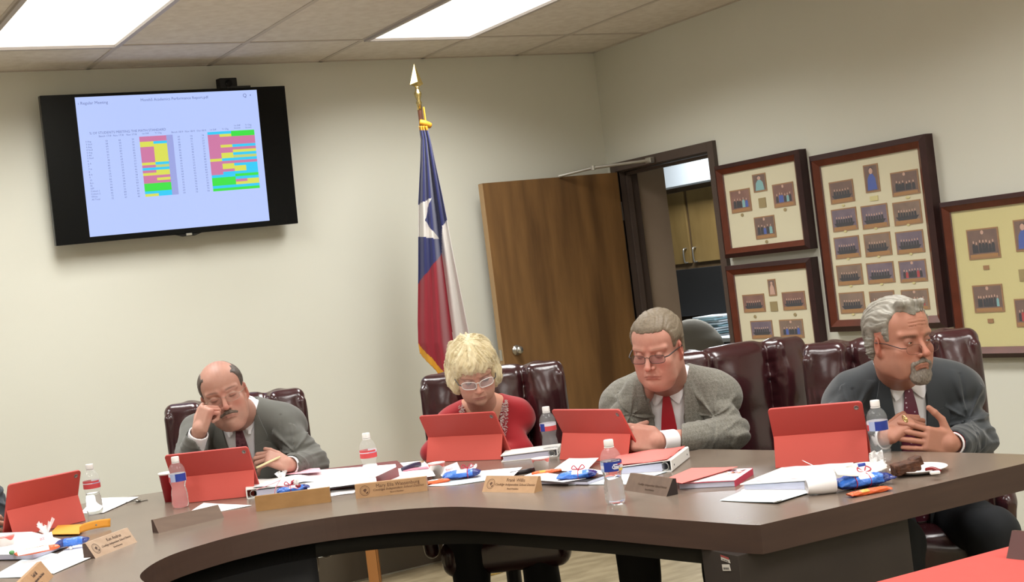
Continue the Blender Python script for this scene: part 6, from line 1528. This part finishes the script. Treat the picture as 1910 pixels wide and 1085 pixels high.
# ---- man leaning on his fist
def arm(a, b, c): return tuple(pd(*q) for q in (a, b, c))
R_, D_, F_ = RM[0], RM[1], RM[2]
T1 = Torso(pd(447, 778, 5.57), yaw=0, lean=14, roll=-2, sc=1.02)
H1 = Head(pd(418, 735, 5.32), -19, 8, 6, 1.10)
A1 = [arm((366, 803, 5.57), (347, 889, 5.26), (371, 806, 5.14)), arm((530, 797, 5.57), (583, 866, 5.48), (540, 868, 5.32))]
nrm = lambda v: np.array(v, float) / np.linalg.norm(v)
f1_ = nrm(R_ * .30 - D_ * .95 + F_ * .10); h1 = dict(f=f1_, n=nrm(F_ * .7 + R_ * .7), t=nrm(R_ * -.2 + F_ * .9 - D_ * .1), back=nrm(A1[0][2] - A1[0][1]), curl=(78, 92, 55), size=1.0, spread=.05, tcurl=60)
f2_ = nrm(-R_ * .78 + D_ * .05 - F_ * .25); h2 = dict(f=nrm(-R_ * .85 - D_ * .35 - F_ * .25), n=nrm(D_ * .75 - F_ * -.45 - R_ * .2), t=nrm(-F_ * .2 - R_ * .3 + F_ * .9), back=nrm(A1[1][2] - A1[1][1]), curls=[(38, 52, 22), (42, 50, 22), (46, 46, 22), (50, 40, 20)], size=1.0, spread=.10, tcurl=30)
M_s1 = mat('grey_suit_wool', '#5c5c56', .85, noise=(3, '#54544f', .3), bump=(260, .25, .0008), sheen=.2); M_t1 = mat('tie_maroon', '#4a1f2a', .45, noise=(70, '#6b4048', .08))
face1 = dict(skin='#b68a79', red='#a8584a', redness=.55, brow='#3a302c', browth=.9, lid=1.2, lash=1, jaw=.98, fat=.5, frown=.3, nose=1.03, bags=1, shadow=.32, stubblec='#86705f',
             scalp=lambda q: .42 / (1 + np.exp(-(q[:, 2] - 9.5 + 1.2 * np.sin(q[:, 0] * .9 + 1)) * 1.3)) * (.8 + .2 * np.sin(q[:, 0] * 5)), scalpc='#6b5148')
p1 = suit_person('person', 'man in grey suit with dark moustache resting his cheek on his fist', dict(head=H1, torso=T1, face=face1, arms=A1, hands=[(h1, A1[0][2]), (h2, A1[1][2])], w=1.04, belly=1.0, gaze=(0, -22), trouser=M_s1, neck=6.2, chinfold=1,
    jacket=dict(mat=M_s1, tie=M_t1, zV=44, wt=6.6, pin=(9.3, -12.5), seed=3, pocket=1, tiex=.6)))
def front1(q):
    x, y, z = np.abs(q[..., 0]), q[..., 1], q[..., 2]; f = z - interp(y, HL); return np.minimum(f, np.maximum(x - (4.7 + .10 * (y + 4)) + .25 * np.sin(q[..., 1] * 2), y - 3.0 - .2 * (z - 6)))
M_h1 = mat('dark_brown_hair', '#3b322d', .55, noise=(260, '#5a4e46', .15), stretch=(1, 1, .3))
hair_build(H1, dict(front=front1, thick=.50, amp=.07, freq=3), M_h1, p1, 900, .010, .0007, (0, .6, -1), .03, .03, 1)
F = Field(H1.w((0, -9, -5)) - .06, H1.w((0, -9, -5)) + .06, .0018)
for sx in (-1, 1): F.cap(H1.w((sx * .5, -9.35, -5.15)), H1.w((sx * 2.7, -8.1, -6.1)), .0072, .0052, .003)
F.cap(H1.w((-.6, -9.4, -5.1)), H1.w((.6, -9.4, -5.1)), .0045, .0045, .003); F.disp(lambda P: .0012 * sins(P, 900, 5))
fmesh('moustache', F, mat('moustache_grey_brown', '#4c4038', .7, noise=(400, '#7a6a5e', .2)), p1)
glasses(H1, p1, w=2.3, h=1.35, rt=.045, col=mat('rimless_metal', '#a39a8c', .3, metal=.8), drop=.25)
o = MB(); a_ = pd(478, 872, 5.20); c_ = pd(522, 852, 5.30); o.tube([a_, c_], .0042, 8); o = o.build('pencil', mat('pencil_cream', '#dccfa0', .5), None, True); tag(o, 'cream pencil held in the fingers of the man leaning on his fist', 'pencil')

# ---- blonde woman
T2 = Torso(pd(902, 762, 5.58), yaw=4, lean=16, roll=0, sc=.92)
H2 = Head(pd(883, 690, 5.36), -12, 6, 28, 1.05)
A2 = [arm((850, 790, 5.60), (808, 843, 5.52), (842, 850, 5.46)), arm((944, 785, 5.60), (972, 840, 5.52), (908, 856, 5.46))]
face2 = dict(skin='#c69a87', red='#bf7263', redness=.5, lip='#b06a66', brow='#9b7d5c', browth=.6, browa=.5, lid=.9, lash=1, makeup_or_shade='#8b9099', browz=.35, jaw=.90, fat=.30, frown=.20, nose=.97, bags=1, fem=True, noears=False)
M_red = mat('red_knit_top', '#a3141e', .85, noise=(8, '#930f1a', .3), bump=(300, .2, .0008), sheen=.25)
h3 = dict(f=nrm(R_ * .8 - F_ * .5), n=D_, t=nrm(-F_), back=nrm(A2[0][2] - A2[0][1]), size=.86, curl=(25, 30, 20)); h4 = dict(f=nrm(-R_ * .8 - F_ * .5), n=D_, t=nrm(-F_), back=nrm(A2[1][2] - A2[1][1]), size=.86, curl=(25, 30, 20))
p2 = suit_person('person', 'woman with short blonde hair, white-rimmed glasses and a red top', dict(head=H2, torso=T2, face=face2, arms=A2, hands=[(h3, A2[0][2]), (h4, A2[1][2])], w=.92, belly=-.5, gaze=(0, -18), iris='#5b6f7a', trouser=mat('black_trousers', '#101013', .8), neck=5.3))
pts = [T2.w((a_, b_, c_)) for a_ in (-22, 22) for b_ in (-16, 17) for c_ in (4, -50)] + [p for a in A2 for p in a]
lo, hi = bbox(pts, .07); F = Field(lo, hi, .0042); torso_field(F, T2, .6, .92, -.5); k = T2.k
F.ell(T2.w((-7.5, -5.5, -20)), np.array([8.0, 6.5, 7.5]) * k, T2.M, .03); F.ell(T2.w((7.5, -5.5, -20)), np.array([8.0, 6.5, 7.5]) * k, T2.M, .03)
for (s_, e_, w_) in A2: F.cap(s_, e_, .050, .047, .025); F.cap(e_, w_, .045, .038, .015)
def vcut2(P): q = T2.loc(P); wz = 7.6 * np.clip(1 + (q[..., 2] - 2) / 25, 0, 1.2); return np.maximum(np.abs(q[..., 0]) - wz, q[..., 1] - 3.0 - .25 * q[..., 2]) * k
F.cap(T2.w((0, 2.5, -1.5)), T2.w((0, 2, 9)), .080, .085, .006, 'sub'); F.apply(vcut2, F.lo, F.lo + F.h * F.n, .004, 'sub')
F.disp(lambda P: .0030 * sins(P, 34, 8) + .0016 * sins(P, 80, 2)); top = fmesh('red_top', F, M_red, p2); pj = make_proj(T2, bvh_of(top))
F = Field(T2.w((0, 0, -12)) - .17, T2.w((0, 0, -12)) + .17, .004); torso_field(F, T2, .15, .90, -.5, False); F.ell(T2.w((0, 2.6, 0)), np.array([7.5, 7.0, 4.0]) * k, T2.M, .03); F.apply(lambda P: (np.abs(T2.loc(P)[..., 0]) - 9.5) * k, F.lo, F.lo + F.h * F.n, 0, 'int')
fmesh('chest', F, mat('skin_plain', '#c79078', .5, spec=.35, sss=.06), p2)
M_beads = mat('beaded_trim', '#d9c6c2', .35, spec=.8)
rs = np.random.RandomState(4); bm_ = MB(); M_bdr = mat('beaded_trim_base', '#8f2b33', .6)
for sx in (-1, 1):
    rows = lerp_rows([(sx * 7.6, 2.5), (sx * 6.6, -2), (sx * 4.4, -9), (sx * 1.2, -19)], [(sx * 10.6, 2.0), (sx * 9.8, -2.5), (sx * 7.8, -10), (sx * 4.6, -20)], 14, 4)
    plate_on(T2, pj, rows, .18, 'neckline_trim', M_bdr, p2, .18)
    for r_ in rows:
        for q in range(20):
            a_, b_ = r_[0], r_[-1]; u = rs.rand(); x_, z_ = a_[0] * (1 - u) + b_[0] * u, a_[1] * (1 - u) + b_[1] * u + rs.uniform(-.8, .8); c_ = pj(x_, z_, .42); an_ = rs.rand() * 3.14; d = T2.M @ np.array([math.cos(an_), 0, math.sin(an_)]) * .0035; bm_.tube([c_ - d, c_ + d], .0013, 5)
bm_.build('neckline_beads', M_beads, p2)
def front2(q):
    x, y, z = np.abs(q[..., 0]), q[..., 1], q[..., 2]; side = np.maximum(x - (5.0 + .12 * np.clip(-z, 0, 6)), y - .5); fr = z - (3.1 + .35 * np.sin(q[..., 0] * 1.9) + .08 * x ** 2 * 0); return np.maximum(np.minimum(side, z + 9.5 - .1 * x), fr)
M_h2 = mat('blonde_hair', '#e0d4b0', .5, noise=(60, '#c2af82', .25), stretch=(1, 1, .5), sheen=.3)
o2 = dict(front=front2, thick=.9, amp=.40, freq=1.1, st=(1, .8, .8), tap=.35, streak=.36, base=[((0, 2.6, 3.6), (7.9, 8.6, 7.9)), ((-6.2, .8, -2.2), (2.9, 5.0, 5.8)), ((6.2, .8, -2.2), (2.9, 5.0, 5.8)), ((0, -2.5, 6.0), (6.6, 6.0, 4.4)), ((0, 4.5, -2), (6.6, 6, 6.6))], k=.5)
def comb2(q): c = np.stack([q[:, 0] * .9, (q[:, 1] + 1) * .2, -1.2 + 0 * q[:, 0]], 1); top_ = q[:, 2] > 7; c[top_, 2] = -.1; return c
hair_build(H2, o2, M_h2, p2, 1100, .018, .0011, comb2, .05, .06, 3)
glasses(H2, p2, 'cat', col=mat('pale_frame', '#d8d4d0', .3), w=2.6, h=1.55, rt=.15, fwd=1.0, drop=.1, lensm=mat('lens_pale_blue', '#9aa7b4', .05, alpha=.32, spec=1.), templem=mat('dark_temple', '#2a2a30', .3), shape=3)

# ---- man in the tweed jacket
T3 = Torso(pd(1243, 716, 5.10), yaw=-12, lean=14, roll=0, sc=1.06)
H3 = Head(pd(1227, 648, 4.88), -4, -28, 15, 1.10)
A3 = [arm((1197, 730, 5.06), (1158, 800, 5.08), (1150, 830, 4.92)), arm((1308, 726, 5.12), (1364, 806, 5.00), (1230, 823, 4.82))]
def mat_tweed():
    m = mat('tweed_wool', '#8a877d', .9, noise=(420, '#625f57', .12), bump=(420, .35, .0008), sheen=.2); nt = m.node_tree; N = nt.nodes; L = nt.links
    tc = N.new('ShaderNodeTexCoord'); 
    w1 = N.new('ShaderNodeTexWave'); w1.inputs['Scale'].default_value = 22; w1.bands_direction = 'X'; w1.inputs['Distortion'].default_value = 1.0; w2 = N.new('ShaderNodeTexWave'); w2.inputs['Scale'].default_value = 22; w2.bands_direction = 'Z'; w2.inputs['Distortion'].default_value = 1.0
    for w_ in (w1, w2): L.new(tc.outputs['Object'], w_.inputs[0])
    mx = N.new('ShaderNodeMath'); mx.operation = 'MULTIPLY'; L.new(w1.outputs[1], mx.inputs[0]); L.new(w2.outputs[1], mx.inputs[1]); b = N['Principled BSDF']; src = b.inputs['Base Color'].links[0].from_socket
    c = N.new('ShaderNodeMix'); c.data_type = 'RGBA'; mu = N.new('ShaderNodeMath'); mu.operation = 'MULTIPLY'; mu.inputs[1].default_value = .45; L.new(mx.outputs[0], mu.inputs[0]); L.new(mu.outputs[0], c.inputs[0]); L.new(src, c.inputs[6]); c.inputs[7].default_value = (*srgb('#5a564b'), 1); L.new(c.outputs[2], b.inputs['Base Color']); return m
M_s3 = mat_tweed(); M_t3 = mat('tie_bright_red', '#a01220', .45, bump=(200, .3, .001))
face3 = dict(skin='#be8c7b', red='#b2594c', redness=.4, brow='#7a6a5a', browth=.6, browa=.5, lid=1.2, lash=1, jaw=1.03, fat=.7, frown=.45, nose=1.05, bags=1, jowl=1)
h5 = dict(f=nrm(R_ * .9 + D_ * .05 - F_ * .2), n=nrm(F_ + R_ * .3), t=nrm(-D_), back=nrm(A3[0][2] - A3[0][1]), size=1.02, curl=(60, 80, 50))
h6 = dict(f=nrm(-R_ * .92 - D_ * .12 - F_ * .2), n=nrm(F_ * .9 + D_ * .25 - R_ * .1), t=nrm(-D_), back=nrm(A3[1][2] - A3[1][1]), size=1.08, curl=(70, 95, 60), spread=.03, tcurl=60, tdir=nrm(-R_ * .95 - D_ * .22 - F_ * .05))
p3 = suit_person('person', 'man in grey tweed jacket and bright red tie looking down at his tablet', dict(head=H3, torso=T3, face=face3, arms=A3, hands=[(h5, A3[0][2]), (h6, A3[1][2])], w=1.04, belly=2.0, gaze=(0, -25), trouser=mat('black_suit_trousers', '#131214', .85), neck=6.6, chinfold=1,
    jacket=dict(mat=M_s3, tie=M_t3, zV=60, wt=6.4, seed=11, sleeve=1.04, pocket=1, tiex=-.6)))
def front3(q):
    x, y, z = np.abs(q[..., 0]), q[..., 1], q[..., 2]; f = z - interp(y, HL) - .35 * np.clip(x - 3.5, 0, 2) * (y < -3.5); return f
M_h3 = mat('grey_brown_hair', '#7d705e', .6, noise=(160, '#5f5343', .25), stretch=(1, .4, 1))
hair_build(H3, dict(front=front3, thick=.70, amp=.08, freq=1.6, st=(1.3, .35, 1.1), comb=.07), M_h3, p3, 0, .014, .0009, (.35, .9, .3), .03, .04, 5)
glasses(H3, p3, lensm=mat('lens_grey_tint', '#5b4a52', .05, alpha=.30, spec=1.), tt=.12, w=2.45, h=1.35, rt=.085, half=False, col=mat('dark_metal_frame', '#3c3432', .35, metal=.6), templem=mat('dark_temple_broad', '#2a2524', .4), drop=.35, shape=3.2, fwd=1.0)

# ---- bearded man
T4 = Torso(pd(1684, 704, 4.52), yaw=-2, lean=10, roll=0, sc=1.05)
H4 = Head(pd(1677, 634, 4.36), -7, 25, 3, 1.12)
A4 = [arm((1590, 728, 4.54), (1570, 818, 4.46), (1652, 816, 4.30)), arm((1770, 728, 4.56), (1822, 818, 4.46), (1776, 828, 4.27))]
M_s4 = mat('charcoal_suit_wool', '#2a2f33', .8, noise=(3, '#25292d', .3), bump=(260, .2, .0008), sheen=.25); M_t4 = mat('tie_burgundy_dots', '#5b1730', .45)
def dots(m):
    nt = m.node_tree; N = nt.nodes; L = nt.links; tc = N.new('ShaderNodeTexCoord'); v = N.new('ShaderNodeTexVoronoi'); v.inputs['Scale'].default_value = 62; v.inputs['Randomness'].default_value = .15; L.new(tc.outputs['Object'], v.inputs[0]); r = N.new('ShaderNodeValToRGB'); r.color_ramp.elements[0].position = .16; r.color_ramp.elements[1].position = .2
    r.color_ramp.elements[0].color = (*srgb('#b9a6b2'), 1); r.color_ramp.elements[1].color = (*srgb('#5b1730'), 1); L.new(v.outputs['Distance'], r.inputs[0]); L.new(r.outputs[0], N['Principled BSDF'].inputs['Base Color'])
dots(M_t4)
face4 = dict(skin='#b37f6a', red='#a65745', redness=.5, brow='#4a4038', browth=1.3, browz=-.8, browa=.95, lid=.62, makeup_or_shade='#6e4e44', jaw=.93, fat=.05, frown=.75, nose=1.04, bags=1, furrow=1, lip='#9c6155', shadow=.15, stubblec='#8d7666')
h7 = dict(f=nrm(R_ * .80 - D_ * .60 - F_ * .05), n=nrm(R_ * .30 + D_ * .80 + F_ * .35), t=nrm(F_ * .8 - D_ * .5), back=nrm(A4[0][2] - A4[0][1]), size=1.0, curls=[(45, 75, 40), (50, 75, 40), (55, 72, 36), (58, 68, 32)], spread=.03, tcurl=10)
h8 = dict(f=nrm(-R_ * .95 - D_ * .20 - F_ * .22), n=nrm(F_ * .85 + D_ * .1), t=nrm(-D_ + F_ * .1), back=nrm(A4[1][2] - A4[1][1]), size=1.0, curls=[(16, 30, 18), (20, 32, 18), (18, 30, 16), (14, 26, 14)], spread=.10, tcurl=5, tdir=nrm(-D_ * .9 - R_ * .35))
p4 = suit_person('person', 'man with grey goatee and half glasses in charcoal suit with hands clasped', dict(head=H4, torso=T4, face=face4, arms=A4, hands=[(h7, A4[0][2]), (h8, A4[1][2])], w=1.05, belly=.5, gaze=(14, 0), trouser=mat('charcoal_trousers', '#171a1f', .8), neck=6.1,
    jacket=dict(mat=M_s4, tie=M_t4, zV=75, wt=5.6, seed=21, xo=-.5, tiex=-1.0, pocket=0)))
def front4(q):
    x, y, z = np.abs(q[..., 0]), q[..., 1], q[..., 2]; f = z - interp(y, HL) - .35; return f - .75 * np.clip(x - 2.6, 0, 2.4) * (y < -4) + .35 * np.cos(q[..., 0] * 1.3 + .8)
M_h4 = mat('silver_hair', '#99958a', .5, noise=(90, '#6c675d', .25), stretch=(1, .35, 1))
hair_build(H4, dict(front=front4, thick=.85, amp=.16, freq=1.3, st=(1.6, .25, 1.0), comb=.17, extra=[((-4, -6.0, 10.2), (3.5, -6.2, 10.4), 1.2, 1.0, 1.5)]), M_h4, p4, 0, .022, .0012, (.25, .95, .25), .03, .03, 7)
F = Field(H4.w((0, -8.5, -8)) - .075, H4.w((0, -8.5, -8)) + .075, .002)
for sx in (-1, 1): F.cap(H4.w((0, -9.35, -5.05)), H4.w((sx * 2.7, -8.3, -6.2)), .0058, .0050, .004); F.cap(H4.w((sx * 2.9, -8.1, -6.2)), H4.w((sx * 2.7, -7.7, -9.0)), .0062, .0075, .006)
F.ell(H4.w((0, -7.6, -9.9)), np.array([3.3, 2.1, 2.3]) * H4.k, H4.M, .012); F.ell(H4.w((0, -8.6, -8.5)), np.array([1.6, .9, .9]) * H4.k, H4.M, .006)
F.disp(lambda P: .0022 * sins((H4.loc(P)) * np.array([1.5, 1.5, .5]), 4.5, 5, 8)); bd = F.mesh()
fmesh('goatee', [bd], mat('goatee_grey', '#8d847a', .7, noise=(300, '#5c534b', .22), stretch=(1, 1, .3)), p4)
glasses(H4, p4, tt=.10, w=2.4, h=1.35, rt=.05, drop=1.5, fwd=1.2, col=mat('bronze_frame', '#6b4d40', .3, metal=.7), templem=mat('dark_brown_temple', '#3a2320', .35), shape=2.8)
for (hh, lab) in ((A4[1][2] + h8['f'] * .125 - D_ * -.012 - F_ * .004, 'r'),):
    pass
rg = MB(); c_ = pd(1688, 781, 4.20); rg.tube([c_ + (nrm(R_ * .5 + D_) * math.cos(q) + nrm(F_ - R_ * .3) * math.sin(q)) * .0105 for q in np.linspace(0, 6.28, 21)[:-1]], .0022, 8, True); rg.box(c_ - F_ * .0105, (.010, .006, .008), frame(R_, -D_), bev=.0015); rg.build('finger_ring', M_brass, p4, True)
wb = MB(); wq = A4[1][2] - h8['back'] * .012; wb.tube([wq + (D_ * math.cos(q) + nrm(np.cross(h8['back'], D_)) * math.sin(q)) * .0335 for q in np.linspace(0, 6.28, 29)[:-1]], .004, 8, True); wb.build('wristband', mat('red_band', '#b8302e', .5), p4, True)

# ---- person cut by the left edge of the picture
M_s0 = mat('navy_grey_sleeve', '#3a4149', .8, noise=(4, '#32383f', .3), bump=(240, .2, .001), sheen=.2)
N0 = pd(-150, 860, 5.05)
T0 = Torso(N0, yaw=38, lean=8, sc=1.0); H0 = Head(N0 + np.array([0, 0, .17]) - F_ * .04, 0, 35, 12, 1.05)
S0 = pd(-42, 895, 5.10); A0 = [(T0.w((-17, 2, -9)), T0.w((-20, -6, -32)), pd(-120, 990, 4.85)), (S0, pd(-10, 958, 5.14), pd(-75, 985, 4.90))]
h9 = dict(f=nrm(R_ * .8 - D_ * .15 - F_ * .3), n=nrm(F_ * .8 + D_ * .3), t=nrm(-D_), back=nrm(R_ + D_ * .1), size=1.0, curl=(35, 50, 30))
p0 = suit_person('person', 'person in a navy sleeve mostly cut off by the left edge', dict(head=H0, torso=T0, face=dict(skin='#c3917a', lid=.5), arms=A0, hands=[(h9, A0[1][2])], trouser=M_s0, neck=6.0, jacket=dict(mat=M_s0, tie=M_t1, zV=46, wt=6.5, seed=31)))
def front0(q): return q[..., 2] - interp(q[..., 1], HL)
hair_build(H0, dict(front=front0, thick=.8, amp=.12, freq=2.4), M_h1, p0, 400, .02, .001, (0, .9, .1), .06, .2, 9)
